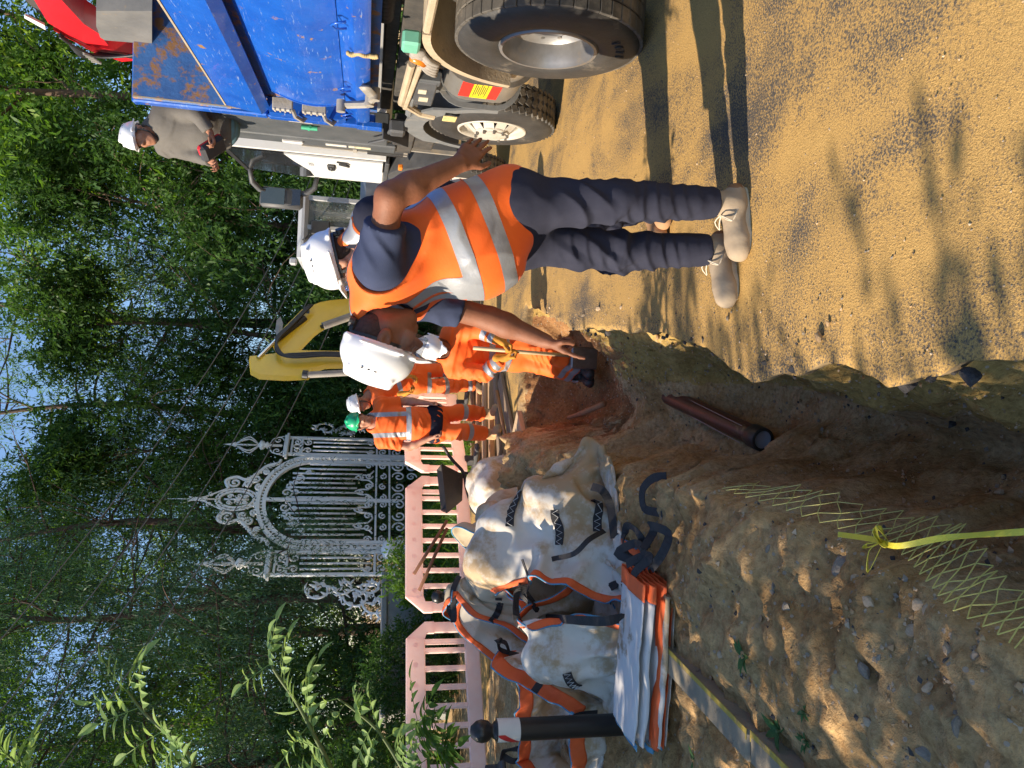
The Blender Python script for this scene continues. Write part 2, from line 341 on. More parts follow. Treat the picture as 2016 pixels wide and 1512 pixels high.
# the road: a slab of asphalt dusted with yellow sand, its broken edge overhanging the trench
def road_mat():
    m = bpy.data.materials.new('sandy_asphalt'); m.use_nodes = True; nt = m.node_tree; L = nt.links.new; b = nt.nodes['Principled BSDF']
    tc = nt.nodes.new('ShaderNodeTexCoord'); vec = tc.outputs['Object']
    ag = noise(nt, 120, 3, .6, vec)                       # aggregate grain
    big = noise(nt, 1.1, 5, .62, vec, .6); mp = nt.nodes.new('ShaderNodeMapping'); mp.inputs['Scale'].default_value = (3.2, .55, 1); mp.inputs['Rotation'].default_value = (0, 0, .12); L(vec, mp.inputs[0])
    trk = noise(nt, 1.0, 5, .65, mp.outputs[0])           # tyre tracks along the road
    a = nt.nodes.new('ShaderNodeMath'); a.operation = 'MULTIPLY_ADD'; L(big.outputs[0], a.inputs[0]); a.inputs[1].default_value = 1.9; L(trk.outputs[0], a.inputs[2])
    a2 = nt.nodes.new('ShaderNodeMath'); a2.operation = 'MULTIPLY_ADD'; L(ag.outputs[0], a2.inputs[0]); a2.inputs[1].default_value = 2.0; L(a.outputs[0], a2.inputs[2])
    r = ramp(nt, [(.0, (.52, .335, .115)), (.40, (.47, .29, .095)), (.52, (.28, .19, .085)), (.61, (.10, .085, .07)), (.8, (.06, .06, .062))])
    mr = nt.nodes.new('ShaderNodeMapRange'); L(a2.outputs[0], mr.inputs[0]); mr.inputs[1].default_value = 1.6; mr.inputs[2].default_value = 3.5; L(mr.outputs[0], r.inputs[0])
    n7 = noise(nt, 260, 2, .6, vec); r7 = ramp(nt, [(.3, (.72, .7, .66)), (.6, (1.1, 1.1, 1.1))]); L(n7.outputs[0], r7.inputs[0])
    mx = nt.nodes.new('ShaderNodeMix'); mx.data_type = 'RGBA'; mx.blend_type = 'MULTIPLY'; mx.inputs[0].default_value = 1; L(r.outputs[0], mx.inputs[6]); L(r7.outputs[0], mx.inputs[7])
    # traces of blue marking spray
    n8 = noise(nt, 9, 5, .75, vec); mpb = nt.nodes.new('ShaderNodeMapping'); mpb.inputs['Location'].default_value = (-.42, -1.75, 0); L(vec, mpb.inputs[0])
    mpb.inputs['Scale'].default_value = (1.6, 1.5, 1); ln = nt.nodes.new('ShaderNodeVectorMath'); ln.operation = 'LENGTH'; L(mpb.outputs[0], ln.inputs[0])
    sb = nt.nodes.new('ShaderNodeMath'); sb.operation = 'SUBTRACT'; L(n8.outputs[0], sb.inputs[0]); L(ln.outputs['Value'], sb.inputs[1])
    rb = ramp(nt, [(.16, (0, 0, 0)), (.34, (.45, .45, .45))]); L(sb.outputs[0], rb.inputs[0])
    mx3 = nt.nodes.new('ShaderNodeMix'); mx3.data_type = 'RGBA'; L(rb.outputs[0], mx3.inputs[0]); L(mx.outputs[2], mx3.inputs[6]); mx3.inputs[7].default_value = (.10, .22, .52, 1)
    L(mx3.outputs[2], b.inputs['Base Color']); b.inputs['Roughness'].default_value = .85; b.inputs['Specular IOR Level'].default_value = .3
    bp = nt.nodes.new('ShaderNodeBump'); bp.inputs['Strength'].default_value = .55; bp.inputs['Distance'].default_value = .008
    sm = nt.nodes.new('ShaderNodeMath'); sm.operation = 'MULTIPLY_ADD'; L(ag.outputs[0], sm.inputs[0]); sm.inputs[1].default_value = 1.; L(n7.outputs[0], sm.inputs[2])
    L(sm.outputs[0], bp.inputs['Height']); L(bp.outputs[0], b.inputs['Normal']); return m
SANDROAD = road_mat()
def road_mesh():
    ysr = np.concatenate([[-60, -10, -2, .5], np.arange(.9, 9.0, .035), np.geomspace(9.1, 160, 40)])
    cols = np.concatenate([np.linspace(0, .6, 18), np.geomspace(.7, 40, 40)])
    V = []; nC = len(cols)
    P = np.stack([ysr*0, ysr, ysr*0], -1)
    e = RoadX(ysr) + .07*fbm(P, 1.9, 5, 7) + .035*fbm(P, 9, 3, 31) - .03
    far = smooth(7.3, 7.7, ysr); e = e*(1-far) + (-.9+.15*fbm(P, 2, 3))*far*(ysr < 8.4) + (-4.0)*(ysr >= 8.4)
    for i, y in enumerate(ysr):
        for c in cols:
            t = max(0, 1-c/.2); z = -.012*t*t
            V.append((e[i]+c if y < 8.4 else e[i]+c*1.12, y, z))
    V = np.array(V); n = fbm(V, 1.3, 4, 3)*.012+fbm(V, 6, 3, 9)*.006; V[:, 2] += n*smooth(40, 8, V[:, 1])
    I = np.arange(len(V)).reshape(len(ysr), nC)
    Q = np.stack([I[:-1, :-1], I[:-1, 1:], I[1:, 1:], I[1:, :-1]], -1).reshape(-1, 4)
    # edge face, undercut, two rows
    ed = V.reshape(len(ysr), nC, 3)[:, 0]; a = ed.copy(); a[:, 2] -= .045; a[:, 0] += .012*fbm(ed, 12, 3, 50)+.008; b_ = a.copy(); b_[:, 2] -= .06; b_[:, 0] += .05+.05*fbm(ed, 7, 3, 60)
    V2 = np.concatenate([V, a, b_]); k = len(V); m = len(ysr)
    ia = k+np.arange(m); ib = k+m+np.arange(m); i0 = I[:, 0]
    Q2 = np.concatenate([np.stack([i0[1:], ia[1:], ia[:-1], i0[:-1]], -1), np.stack([ia[1:], ib[1:], ib[:-1], ia[:-1]], -1)])
    return V2, np.concatenate([Q, Q2]), len(Q)
rv, rq, nq = road_mesh()
ASPHEDGE = mat('broken_asphalt', (.035, .033, .032), (.30, .21, .10), 9, .9, .8, 60, spots=(.34, .24, .11), sscale=14, sth=.5, soft=.12)
road = tag(fastmesh('road', rv, rq, [SANDROAD, ASPHEDGE]), kind='structure')
mi = np.zeros(len(road.data.polygons), np.int32); mi[nq:] = 1; road.data.polygons.foreach_set('material_index', mi)
# stones of the broken bank and the trench floor, as pieces of the ground
def rock_mesh(seed, flat=.7, k=3):
    bm = bmesh.new(); bmesh.ops.create_icosphere(bm, subdivisions=2 if k > 2 else 1, radius=1)
    V = np.array([v.co for v in bm.verts]); d = 1+.28*fbm(V, .9, 3, seed*5.1); fl = np.array([.8+.4*((seed*37) % 10)/10, 1, flat])
    g = np.random.RandomState(seed+50); W_ = V*d[:, None]*fl
    for k_ in range(9):
        n_ = g.randn(3); n_ /= np.linalg.norm(n_); c_ = g.uniform(.42, .72)*(.8 if abs(n_[2]) > .6 else 1); ex = np.maximum(0, W_@n_-c_); W_ = W_-ex[:, None]*n_
    for v, w_ in zip(bm.verts, W_): v.co = w_
    me = bpy.data.meshes.new('stone'); bm.to_mesh(me); bm.free(); return me
STM = [mat('stone_pale', (.40, .29, .18), (.52, .40, .27), 4, .9, .5, 12), mat('stone_buff', (.34, .22, .11), (.44, .29, .15), 4, .9, .5, 12), mat('stone_dark', (.03, .029, .03), (.09, .08, .075), 4, .85, .6, 12), mat('stone_grey', (.2, .17, .13), (.3, .25, .19), 4, .9, .5, 12)]
ROCKS = []
for i in range(12):
    me = rock_mesh(i, (.55, .75, .9)[i % 3]); me.materials.append(STM[(0, 1, 2, 1, 0, 3, 1, 0, 1, 2, 0, 3)[i]]); ROCKS.append(me)
def hz(x, y): return float(height(np.array([[x]]), np.array([[y]]))[0, 0])
def put_stone(x, y, s, k=None, sink=.3, dz=0):
    o = bpy.data.objects.new('stone', ROCKS[rng.randrange(12) if k is None else k]); COL.objects.link(o)
    o.location = (x, y, hz(x, y)+s*(.5-sink)+dz); o.scale = (s, s*rng.uniform(.7, 1.2), s*rng.uniform(.6, 1)); o.rotation_euler = (rng.uniform(-.5, .5), rng.uniform(-.5, .5), rng.uniform(0, 6.3)); o.parent = ground
    return o
# picked out in the photograph
for (px, py, s, k) in [(1525, 1215, .05, 1), (1555, 1300, .035, 7), (1495, 1350, .035, 8), (1585, 1195, .06, 5), (1650, 1120, .085, 5), (1690, 1140, .05, 0), (1745, 1190, .05, 4), (1830, 1190, .05, 0), (1815, 1240, .04, 7),
                       (1690, 1240, .03, 0), (1850, 1210, .05, 4), (1875, 1250, .035, 0), (1740, 1320, .05, 5), (1730, 1400, .05, 9), (1860, 1480, .07, 5), (1930, 1490, .06, 3), (1960, 1420, .06, 5), (1540, 1080, .04, 5), (1380, 1025, .03, 9),
                       (1900, 1350, .035, 0), (1960, 1340, .03, 4), (1860, 1400, .03, 0), (1800, 1350, .035, 10), (1920, 1280, .04, 4), (1985, 1290, .04, 0), (1310, 690, .05, 3), (1330, 660, .04, 2), (1350, 700, .035, 5), (1290, 650, .03, 2),
                       (1610, 1430, .03, 1), (1650, 1410, .025, 8), (1480, 1250, .03, 2), (1550, 1160, .05, 5), (1760, 1210, .03, 2)]:
    p = G(px, py, -.02); put_stone(p.x, p.y, s*.62, k, .45)
for i in range(150):
    y = rng.uniform(1.4, 3.6)**1; t = rng.random(); x = float(LeftX(np.array(y)))-rng.uniform(-.12, .75)
    s = .006+.018*rng.random()**2.5
    put_stone(x, y, s, None, .25)
for i in range(60):
    y = rng.uniform(1.8, 7.2); x = rng.uniform(float(LeftX(np.array(y)))+.1, float(RoadX(np.array(y)))-.03); put_stone(x, y, .008+.022*rng.random()**2, None, .3)
for i in range(40):
    y = rng.uniform(2.2, 6.9); x = float(RoadX(np.array(y)))+rng.uniform(-.02, .25)*rng.random(); o = put_stone(x, y, .006+.02*rng.random()**3, None, .3); o.location.z = .002+o.scale.z*.3
for i in range(34):
    y = rng.uniform(1.6, 5.2); x = float(RoadX(np.array(y)))-.03+rng.uniform(-.03, .05); o = put_stone(x, y, .012+.03*rng.random()**2, rng.choice((2, 9)), .3); o.location.z = -.03+rng.uniform(-.03, .02)
# small rubble: real grains, too many to count
def rubble(name, n, fx, rs, mats, seed, zf=None):
    g = np.random.RandomState(seed); base = np.array([(1, 0, 0), (-1, 0, 0), (0, 1, 0), (0, -1, 0), (0, 0, 1), (0, 0, -1)], float); tri = np.array([(0, 2, 4), (2, 1, 4), (1, 3, 4), (3, 0, 4), (2, 0, 5), (1, 2, 5), (3, 1, 5), (0, 3, 5)])
    xy = fx(g, n); z = height(xy[:, :1], xy[:, 1:2])[:, 0] if zf is None else zf(xy); s_ = rs[0]+(rs[1]-rs[0])*g.rand(n)**3
    V = base[None]*s_[:, None, None]*(.6+.8*g.rand(n, 6, 1)); a = g.rand(n)*6.28; ca, sa = np.cos(a)[:, None], np.sin(a)[:, None]
    V = np.stack([V[..., 0]*ca-V[..., 1]*sa, V[..., 0]*sa+V[..., 1]*ca, V[..., 2]*.75], -1)+np.stack([xy[:, 0], xy[:, 1], z+s_*.25], -1)[:, None]
    T = (tri[None]+6*np.arange(n)[:, None, None]).reshape(-1, 3); o = fastmesh(name, V.reshape(-1, 3), T, mats, ground, False); o['kind'] = 'stuff'
    o.data.polygons.foreach_set('material_index', np.repeat(g.randint(0, len(mats), n), 8).astype(np.int32)); return o
def fx_bank(g, n):
    y = 1.3+3.9*g.rand(n)**1.6; return np.stack([LeftX(y)+.12-1.1*g.rand(n)**1.5, y], -1)
rubble('rubble', 9000, fx_bank, (.0022, .013), STM[:2]*2+STM, 5)
def fx_tr(g, n):
    y = 1.6+5.8*g.rand(n); a = LeftX(y); b = RoadX(y); return np.stack([a+(b-a)*g.rand(n), y], -1)
rubble('rubble', 2600, fx_tr, (.003, .014), STM+[EARTH]*3, 6)
def fx_rd(g, n):
    y = 1.4+6*g.rand(n); return np.stack([RoadX(y)+.04+1.6*g.rand(n)**1.4, y], -1)
rubble('grit', 2600, fx_rd, (.0015, .006), STM, 8, lambda xy: np.zeros(len(xy)))
# kerb with worn yellow line on the left verge
YEL = mat('worn_yellow_paint', (.52, .38, .05), (.40, .29, .06), 14, .8, .4, 60, spots=(.25, .18, .09), sscale=11, sth=.5, soft=.15)
k0 = G(1310, 1265, 0.0); k1 = G(1720, 1660, 0.0); kd = (k1-k0).normalized()
CONC = mat('old_concrete', (.36, .29, .19), (.25, .21, .15), 6, .9, .5, 40, spots=(.12, .1, .07), sscale=10, sth=.6)
for i in range(2):
    a = k0+kd*(i*.93-.02); b_ = a+kd*.915; c = (a+b_)/2
    m = MB(); rot = Matrix.Rotation(math.atan2(kd.y, kd.x)+.02*(i-1), 3, 'Z') @ Matrix.Rotation(R(4), 3, 'X'); m.box((c.x-.05, c.y, -.06), (.915, .13, .2), rot, .015); kb = m.build('kerb_stone', CONC, None); tag(kb, ('worn kerb stone with yellow line beside the folded bag', 'nearest worn kerb stone with yellow line, at left edge')[i], 'kerb', 'kerb stones on the verge')
    m = MB(); m.box((c.x-.05+.045, c.y, .0415), (.90, .045, .003), rot); m.build('painted_line', YEL, kb)
# pipe lying in the trench
pa = G(1500, 865, -.74); pb = G(1290, 768, -.66)
PIPE = mat('brown_pipe', (.11, .032, .022), (.07, .022, .016), 9, .35, .2, spots=(.2, .13, .07), sscale=7, sth=.6)
pr = empty('drain_pipe', pa, 0, 'brown plastic drain pipe with capped end lying in the trench', 'pipe'); dpp = (pb-pa); dn = dpp.normalized(); pr.location = pa
m = MB(); m.cyl(dn*.05, dpp+dn*.35, .062, n=28); m.build('pipe', PIPE, pr, auto=40)
m = MB(); m.lathe([(.052, -.01), (.054, -.015), (.070, -.012), (.072, .0), (.072, .085), (.066, .095), (.062, .1)], (0, 0, 0), dn, 28); m.build('socket', BLACK, pr, auto=40)
m = MB(); m.lathe([(0, .005), (.044, .004), (.047, -.004), (.055, -.006)], (0, 0, 0), dn, 28); m.build('end_cap', mat('pale_cap', (.36, .4, .46), (.3, .34, .4), 5, .4), pr, smooth=True)
for s_ in (-1, 1):
    sdv = dn.cross(Vector((0, 0, 1))).normalized()*s_*.052+Vector((0, 0, .036)); m = MB(); m.box((dpp*.5+sdv), (dpp.length*.85, .004, .004), Matrix.Rotation(math.atan2(dn.y, dn.x), 3, 'Z')); m.build('moulded_line', mat('pale_line', (.4, .3, .27), None, 5, .5), pr)
# root stub and old pipe piece across the far trench wall
m = MB(); m.tube(spline([G(1120, 822, -.32), G(1150, 812, -.36), G(1190, 795, -.44)], 10), [.02]*4+[.026]*8, 8); rt = m.build('tree_root', mat('root', (.25, .13, .06), (.36, .2, .1), 9, .85, .5), None, smooth=True); tag(rt, 'short brown root poking out of the far trench wall', 'root')
# yellow warning mesh along the left edge of the trench and a loose knotted tape
NETM = mat('yellow_plastic_mesh', (.62, .56, .16), (.5, .46, .14), 20, .5)
cps = [(1440, 962), (1500, 985), (1570, 1010), (1640, 1038), (1710, 1062), (1780, 1100), (1850, 1150), (1920, 1195), (2000, 1232), (2060, 1265)]
npt = [G(px, py, 0) for px, py in cps]
npt = [Vector((p.x, p.y, hz(p.x-.06, p.y)+.02)) for p in npt]; zz_ = [p.z for p in npt]
for i in range(1, len(npt)-1): npt[i].z = max((zz_[i-1]+zz_[i]+zz_[i+1])/3, -.12)
npt = spline(npt, 84)
m = MB(); nn = len(npt)
def netp(i, j):
    p = npt[max(0, min(nn-1, i))]; h_ = (.03+.085*smooth(0, 30, i))*(.85+.2*math.sin(i*.16)); k = j/4.
    q = p+Vector((.012*math.sin(i*.13)+h_*.95*k+.01*k*math.sin(i*.7), .015*math.sin(i*.4)*k, 0)); q.z = max(hz(q.x, q.y), p.z-.16*k)+.012+.01*math.sin(i*.31+k); return q
for i in range(0, nn-6, 3):
    for sgn in (1, -1):
        pts = [netp(i+int(1.5*(jj if sgn > 0 else 4-jj)), jj) for jj in range(5)]
        m.tube(pts, .0018, 4)
net = m.build('mesh_strip', NETM, None); tag(net, 'torn yellow plastic mesh strip along the left trench edge', 'mesh')
tp = spline([G(1650, 1052, .03), G(1720, 1062, .05), G(1765, 1075, .08), G(1850, 1060, .02), G(1940, 1052, -.03), G(2050, 1045, -.05)], 30)
wt = empty('warning_tape', tp[8], 0, 'yellow warning tape knotted to the torn mesh, trailing off into the trench', 'tape'); LM = Matrix.Translation(-tp[8])
YT = mat('yellow_tape', (.72, .62, .06), (.6, .52, .05), 30, .35, .3, 40)
m = ribbon([LM @ p for p in tp], .017, [Vector((.2+.5*math.sin(i*.35), -.6, 1+.6*math.sin(i*.22))) for i in range(len(tp))], .0015); m.build('tape', YT, wt)
m = MB(); q0 = Vector((0, 0, 0))
for a in range(5):
    an = a*1.37+(a % 2)*.6; m2 = ribbon(spline([q0, q0+Vector((math.cos(an)*.03, math.sin(an)*.03, .03)), q0+Vector((math.cos(an)*(.04+.03*(a%3)), math.sin(an)*.05, .005+.01*a)), q0+Vector((math.cos(an)*.018, math.sin(an)*.02, -.005))], 12), .016, (math.sin(an), .6, .6), .0015); m.add(m2.v, m2.f)
m.build('knot', YT, wt)
# ------------------------------------------------------------------ grab lorry: local x into the lorry, y forward, z up; near side at x = 0
def blue_paint():
    m = bpy.data.materials.new('scratched_blue_paint'); m.use_nodes = True; nt = m.node_tree; L = nt.links.new; b = nt.nodes['Principled BSDF']
    tc = nt.nodes.new('ShaderNodeTexCoord'); vec = tc.outputs['Object']
    n = noise(nt, 3, 5, .6, vec); r = ramp(nt, [(.3, (.008, .07, .37)), (.7, (.014, .11, .48))]); L(n.outputs[0], r.inputs[0])
    mp = nt.nodes.new('ShaderNodeMapping'); mp.inputs['Rotation'].default_value = (R(25), 0, 0); mp.inputs['Scale'].default_value = (8, 2.2, 30); L(vec, mp.inputs[0])
    s1 = noise(nt, 2.4, 5, .75, mp.outputs[0]); rs = ramp(nt, [(.615, (0, 0, 0)), (.66, (.7, .7, .7))]); L(s1.outputs[0], rs.inputs[0])
    mx = nt.nodes.new('ShaderNodeMix'); mx.data_type = 'RGBA'; L(rs.outputs[0], mx.inputs[0]); L(r.outputs[0], mx.inputs[6]); mx.inputs[7].default_value = (.33, .42, .55, 1)
    s2 = noise(nt, 5.5, 6, .7, vec); r2 = ramp(nt, [(.63, (0, 0, 0)), (.66, (1, 1, 1))]); L(s2.outputs[0], r2.inputs[0])
    mx2 = nt.nodes.new('ShaderNodeMix'); mx2.data_type = 'RGBA'; L(r2.outputs[0], mx2.inputs[0]); L(mx.outputs[2], mx2.inputs[6]); mx2.inputs[7].default_value = (.30, .17, .07, 1)
    L(mx2.outputs[2], b.inputs['Base Color']); b.inputs['Roughness'].default_value = .28; b.inputs['Coat Weight'].default_value = .3
    n3 = noise(nt, 4, 3, .5, vec); bp = nt.nodes.new('ShaderNodeBump'); bp.inputs['Strength'].default_value = .25; bp.inputs['Distance'].default_value = .03; L(n3.outputs[0], bp.inputs['Height']); L(bp.outputs[0], b.inputs['Normal'])
    return m
BLUE = blue_paint()
RUSTY = mat('rusty_blue_inside', (.02, .075, .24), (.035, .13, .36), 5, .6, .4, 30, spots=(.24, .12, .045), sscale=8, sth=.5, soft=.1)
BARE = mat('worn_edge', (.30, .24, .15), (.38, .32, .24), 20, .6, .3)
WHITE = mat('white_cab_paint', (.80, .80, .78), (.74, .74, .71), 4, .3, coat=.4)
GLASSD = mat('dark_window_glass', (.012, .014, .016), (.02, .022, .025), 4, .06, spec=.8)
CHASS = mat('dirty_chassis', (.03, .03, .03), (.075, .068, .058), 7, .7, .4, 30, spots=(.17, .14, .1), sscale=6, sth=.6, soft=.2)
SLATE = mat('slate_grey_locker', (.055, .062, .068), (.085, .09, .095), 5, .5, .2, spots=(.15, .14, .12), sscale=7, sth=.66, soft=.2)
GUARD = mat('grey_plastic_guard', (.12, .13, .135), (.17, .175, .175), 6, .6, .3, spots=(.33, .28, .2), sscale=3, sth=.55, soft=.25)
DUSTY = mat('dusty_guard', (.46, .37, .25), (.34, .27, .18), 5, .85, .6, 40, spots=(.14, .13, .12), sscale=6, sth=.6, soft=.15)
RUB = mat('dusty_tyre_rubber', (.05, .047, .042), (.11, .10, .085), 6, .75, .3, 40, spots=(.22, .19, .15), sscale=5, sth=.52, soft=.25)
RUB2 = mat('dark_tyre_rubber', (.022, .022, .022), (.045, .043, .04), 6, .6, .3, 40, spots=(.2, .17, .13), sscale=4, sth=.6, soft=.2)
RIMW = mat('white_rim', (.5, .47, .41), (.4, .37, .31), 6, .45, .1, spots=(.35, .3, .22), sscale=9, sth=.62)
RIMS = mat('silver_rim', (.30, .30, .30), (.2, .195, .19), 5, .4, .1, metal=.55, spots=(.36, .3, .22), sscale=5, sth=.6, soft=.2)
TANK = mat('dull_aluminium', (.5, .48, .45), (.4, .38, .34), 6, .38, .2, metal=.75, spots=(.42, .33, .22), sscale=4, sth=.56, soft=.2)
TA = R(4.0)
truck = empty('grab_lorry', (2.03, 4.1, 0), -TA, 'blue tipper grab lorry with white cab parked on the right of the trench', 'lorry')
def tyre(parent, rad, wid, rimr, tread=RUB, side=RUB2, n=72, block=True):
    """axis +x; outer face at x=0"""
    m = MB()
    pr = [(rimr, .012), (rimr+.02, -.004), (rimr+.07, -.012), (rad-.10, -.006), (rad-.045, .006), (rad-.018, .022), (rad-.012, .035)]
    pr2 = [(rad-.012, .035), (rad-.012, wid-.035)]
    pr3 = [(rad-.012, wid-.035), (rad-.018, wid-.02), (rad-.09, wid+.006), (rimr, wid)]
    m.lathe(pr, (0, 0, 0), (1, 0, 0), n); m.lathe(pr3, (0, 0, 0), (1, 0, 0), n); m.lathe([(rimr, .012), (rimr-.005, wid)], (0, 0, 0), (1, 0, 0), n)
    t = m.build('tyre', side, parent, auto=35)
    m = MB(); m.lathe(pr2, (0, 0, 0), (1, 0, 0), n); nb = 54 if block else 46
    for k in range(nb):
        a = 2*math.pi*k/nb; rot = Matrix.Rotation(a, 3, 'X')
        for j, (x0, x1, sk) in enumerate(((.026, .085, .35), (.097, .155, -.5), (.167, .225, .5), (.237, wid-.026, -.35)) if block else ((.026, .11, .1), (.12, .2, -.1), (.21, wid-.026, .1))):
            c = rot @ Vector(((x0+x1)/2, 0, rad-.006)); da = 2*math.pi/nb*rad*(.82 if block else .93)
            m.box(c, ((x1-x0), da, .022), rot @ Matrix.Rotation(sk, 3, 'Z') if block else rot, .003)
    m.build('tread', tread, t, auto=30)
    return t
def wheel2(y):                                                   # steering wheel with white holed rim
    w_ = bpy.data.objects.new('wheel', None); COL.objects.link(w_); w_.parent = truck; w_.location = (.02, y, .545); w_.rotation_euler = (0, 0, 0)
    tyre(w_, .545, .29, .30)
    m = MB(); m.lathe([(.305, .02), (.30, -.004), (.285, -.006), (.278, .03), (.27, .05), (.235, .055)], (0, 0, 0), (1, 0, 0), 48)
    rim = m.build('rim', RIMW, w_, smooth=True)
    m = MB(); n = 10
    for k in range(n):                                           # spokes between the hand holes
        a = 2*math.pi*(k+.5)/n
        p = [(math.cos(a+da)*rr, math.sin(a+da)*rr) for rr, da in ((.24, -.19), (.24, .19), (.15, .3), (.15, -.3))]
        vs = [(.052, p[0][0], p[0][1]), (.052, p[1][0], p[1][1]), (-.022, p[2][0], p[2][1]), (-.022, p[3][0], p[3][1])]
        m.add(vs+[(v[0]+.012, v[1], v[2]) for v in vs], [(0, 1, 2, 3), (7, 6, 5, 4), (0, 4, 5, 1), (1, 5, 6, 2), (2, 6, 7, 3), (3, 7, 4, 0)])
    m.lathe([(.155, -.018), (.15, -.03), (.13, -.032), (.128, -.045), (.08, -.05), (0, -.05)], (0, 0, 0), (1, 0, 0), 40); m.build('spoke_disc', RIMW, rim, auto=40)
    m = MB(); m.cyl((-.032, 0, 0), (-.058, 0, 0), .013, n=8); nut = m.build('wheel_nut', STEEL, rim)
    for k in range(10):
        a = 2*math.pi*k/10; o = nut if k == 0 else dupe(nut, rim); o.location = (0, math.cos(a)*.14, math.sin(a)*.14)
    m = MB(); m.lathe([(.30, .03), (.30, .24), (0, .24)], (0, 0, 0), (1, 0, 0), 32); m.build('drum', BLACK, rim)
    return w_
def wheelrear(y):                                                # twin wheel with deep dish
    w_ = bpy.data.objects.new('wheel', None); COL.objects.link(w_); w_.parent = truck; w_.location = (-.04, y, .555)
    tyre(w_, .555, .30, .295, RUB, RUB2, 72, False)
    m = MB(); m.lathe([(.30, .012), (.292, -.008), (.275, -.008), (.268, .02), (.255, .05), (.25, .13), (.215, .165), (.19, .17), (.165, .155), (.12, .15), (.115, .12), (.06, .115), (0, .115)], (0, 0, 0), (1, 0, 0), 48)
    rim = m.build('rim', RIMS, w_, auto=35); m = MB(); m.cyl((.16, 0, 0), (.135, 0, 0), .014, n=8); nut = m.build('wheel_nut', STEEL, rim)
    for k in range(10):
        a = 2*math.pi*k/10; o = nut if k == 0 else dupe(nut, rim); o.location = (0, math.cos(a)*.17, math.sin(a)*.17)
    return w_
wr0 = wheelrear(.22); wheelrear(-1.13); wheel2(2.34); wheel2(4.75)
bpy.context.view_layer.update()
def part(m, name, material, parent=truck, **k): return m.build(name, material, parent, **k)
# chassis
m = MB(); m.box((.62, 1.6, 1.02), (.09, 8.4, .26), b=.01); m.box((1.75, 1.6, 1.02), (.09, 8.4, .26), b=.01)
for y in (-1.2, .2, 1.3, 2.35, 3.6, 4.8): m.box((1.2, y, .98), (1.1, .14, .18), b=.01)
m.box((1.2, .22, .55), (1.9, .16, .16), b=.03); m.box((1.2, 2.34, .55), (2.0, .14, .14), b=.03); m.box((.35, 1.4, 1.33), (.12, 3.2, .14), b=.01); m.box((1.2, 1.2, 1.46), (1.6, 4.4, .1), b=.01)
part(m, 'chassis', CHASS)
m = MB()
for k in range(11): m.lathe([(.035, -.03), (.06, 0), (.035, .03)], (.25, .15+.06*k, 1.52-.0*k), (0, 1, 0), 12)
part(m, 'hydraulic_bellows', BLACK, smooth=True)
# rear guard (dusty), an arch over the twin wheels
def guard(yc, r0, a0, a1, x0, x1, th, name, material, zc=.555, n=16, lip=0):
    m = MB(); vs = []; fs = []
    for i in range(n+1):
        a = a0+(a1-a0)*i/n
        for (rr, xx) in ((r0, x0), (r0+th, x0), (r0+th, x1), (r0, x1)): vs.append((xx, yc+math.cos(a)*rr, zc+math.sin(a)*rr*(1.0)))
    for i in range(n):
        for k in range(4): fs.append((i*4+k, i*4+(k+1) % 4, i*4+4+(k+1) % 4, i*4+4+k))
    fs += [(0, 1, 2, 3), (n*4, n*4+1, n*4+2, n*4+3)]; m.add(vs, fs)
    return part(m, name, material, auto=40)
guard(.22, .70, R(8), R(90), -.045, .36, .05, 'rear_mudguard', DUSTY); m = MB(); m.box((.155, -.5, 1.28), (.40, 1.42, .05), b=.012); part(m, 'mudguard_top', DUSTY)
guard(2.34, .62, R(20), R(165), .0, .34, .025, 'mudguard', GUARD); m = MB()
vs = []; fs = []
for i in range(17):
    a = R(5)+R(170)*i/16
    for rr in (.60, .76 if 3 < i < 13 else .68): vs.append((-.002, 2.34+math.cos(a)*rr, .545+math.sin(a)*rr)); vs.append((.016, 2.34+math.cos(a)*rr, .545+math.sin(a)*rr))
for i in range(16):
    a = i*4; b_ = a+4; fs += [(a, a+2, b_+2, b_), (a+1, b_+1, b_+3, a+3), (a, b_, b_+1, a+1), (a+2, a+3, b_+3, b_+2)]
m.add(vs, fs); part(m, 'mudguard_face', GUARD, auto=40)
m = MB(); m.box((.12, 1.66, .95), (.03, .012, .55)); m.box((.1, 1.9, 1.28), (.2, .5, .06), b=.02); part(m, 'mudflap_bracket', GUARD)
# aluminium tank between the axles
def tanksec(cx, z0, z1, w_, rr=.16, n=6):
    P = []
    for (sx, sz, ax) in ((1, 1, 0), (-1, 1, 90), (-1, -1, 180), (1, -1, 270)):
        for k in range(n+1):
            a = R(ax+90*k/n); P.append((cx+sx*(w_/2-rr)+math.cos(a)*rr, (z0+z1)/2+sz*((z1-z0)/2-rr)+math.sin(a)*rr))
    return P
def tank(y0, y1, z0, z1, x0, x1, name, material):
    P = tanksec((x0+x1)/2, z0, z1, x1-x0, .2); n = len(P); vs = []; fs = []
    prof = [(y0, .90), (y0+.02, .97), (y0+.04, 1), (y1-.04, 1), (y1-.02, .97), (y1, .90)]; cx = (x0+x1)/2; cz = (z0+z1)/2
    for y, s_ in prof: vs += [(cx+(a-cx)*s_, y, cz+(b_-cz)*s_) for a, b_ in P]
    for j in range(len(prof)-1):
        for k in range(n): fs.append((j*n+k, j*n+(k+1) % n, (j+1)*n+(k+1) % n, (j+1)*n+k))
    fs += [tuple(range(n)), tuple(range((len(prof)-1)*n, len(prof)*n))]
    m = MB(); m.add(vs, fs); return part(m, name, material, auto=35)
tk = tank(.92, 1.62, .46, 1.08, .03, .56, 'fuel_tank', TANK)
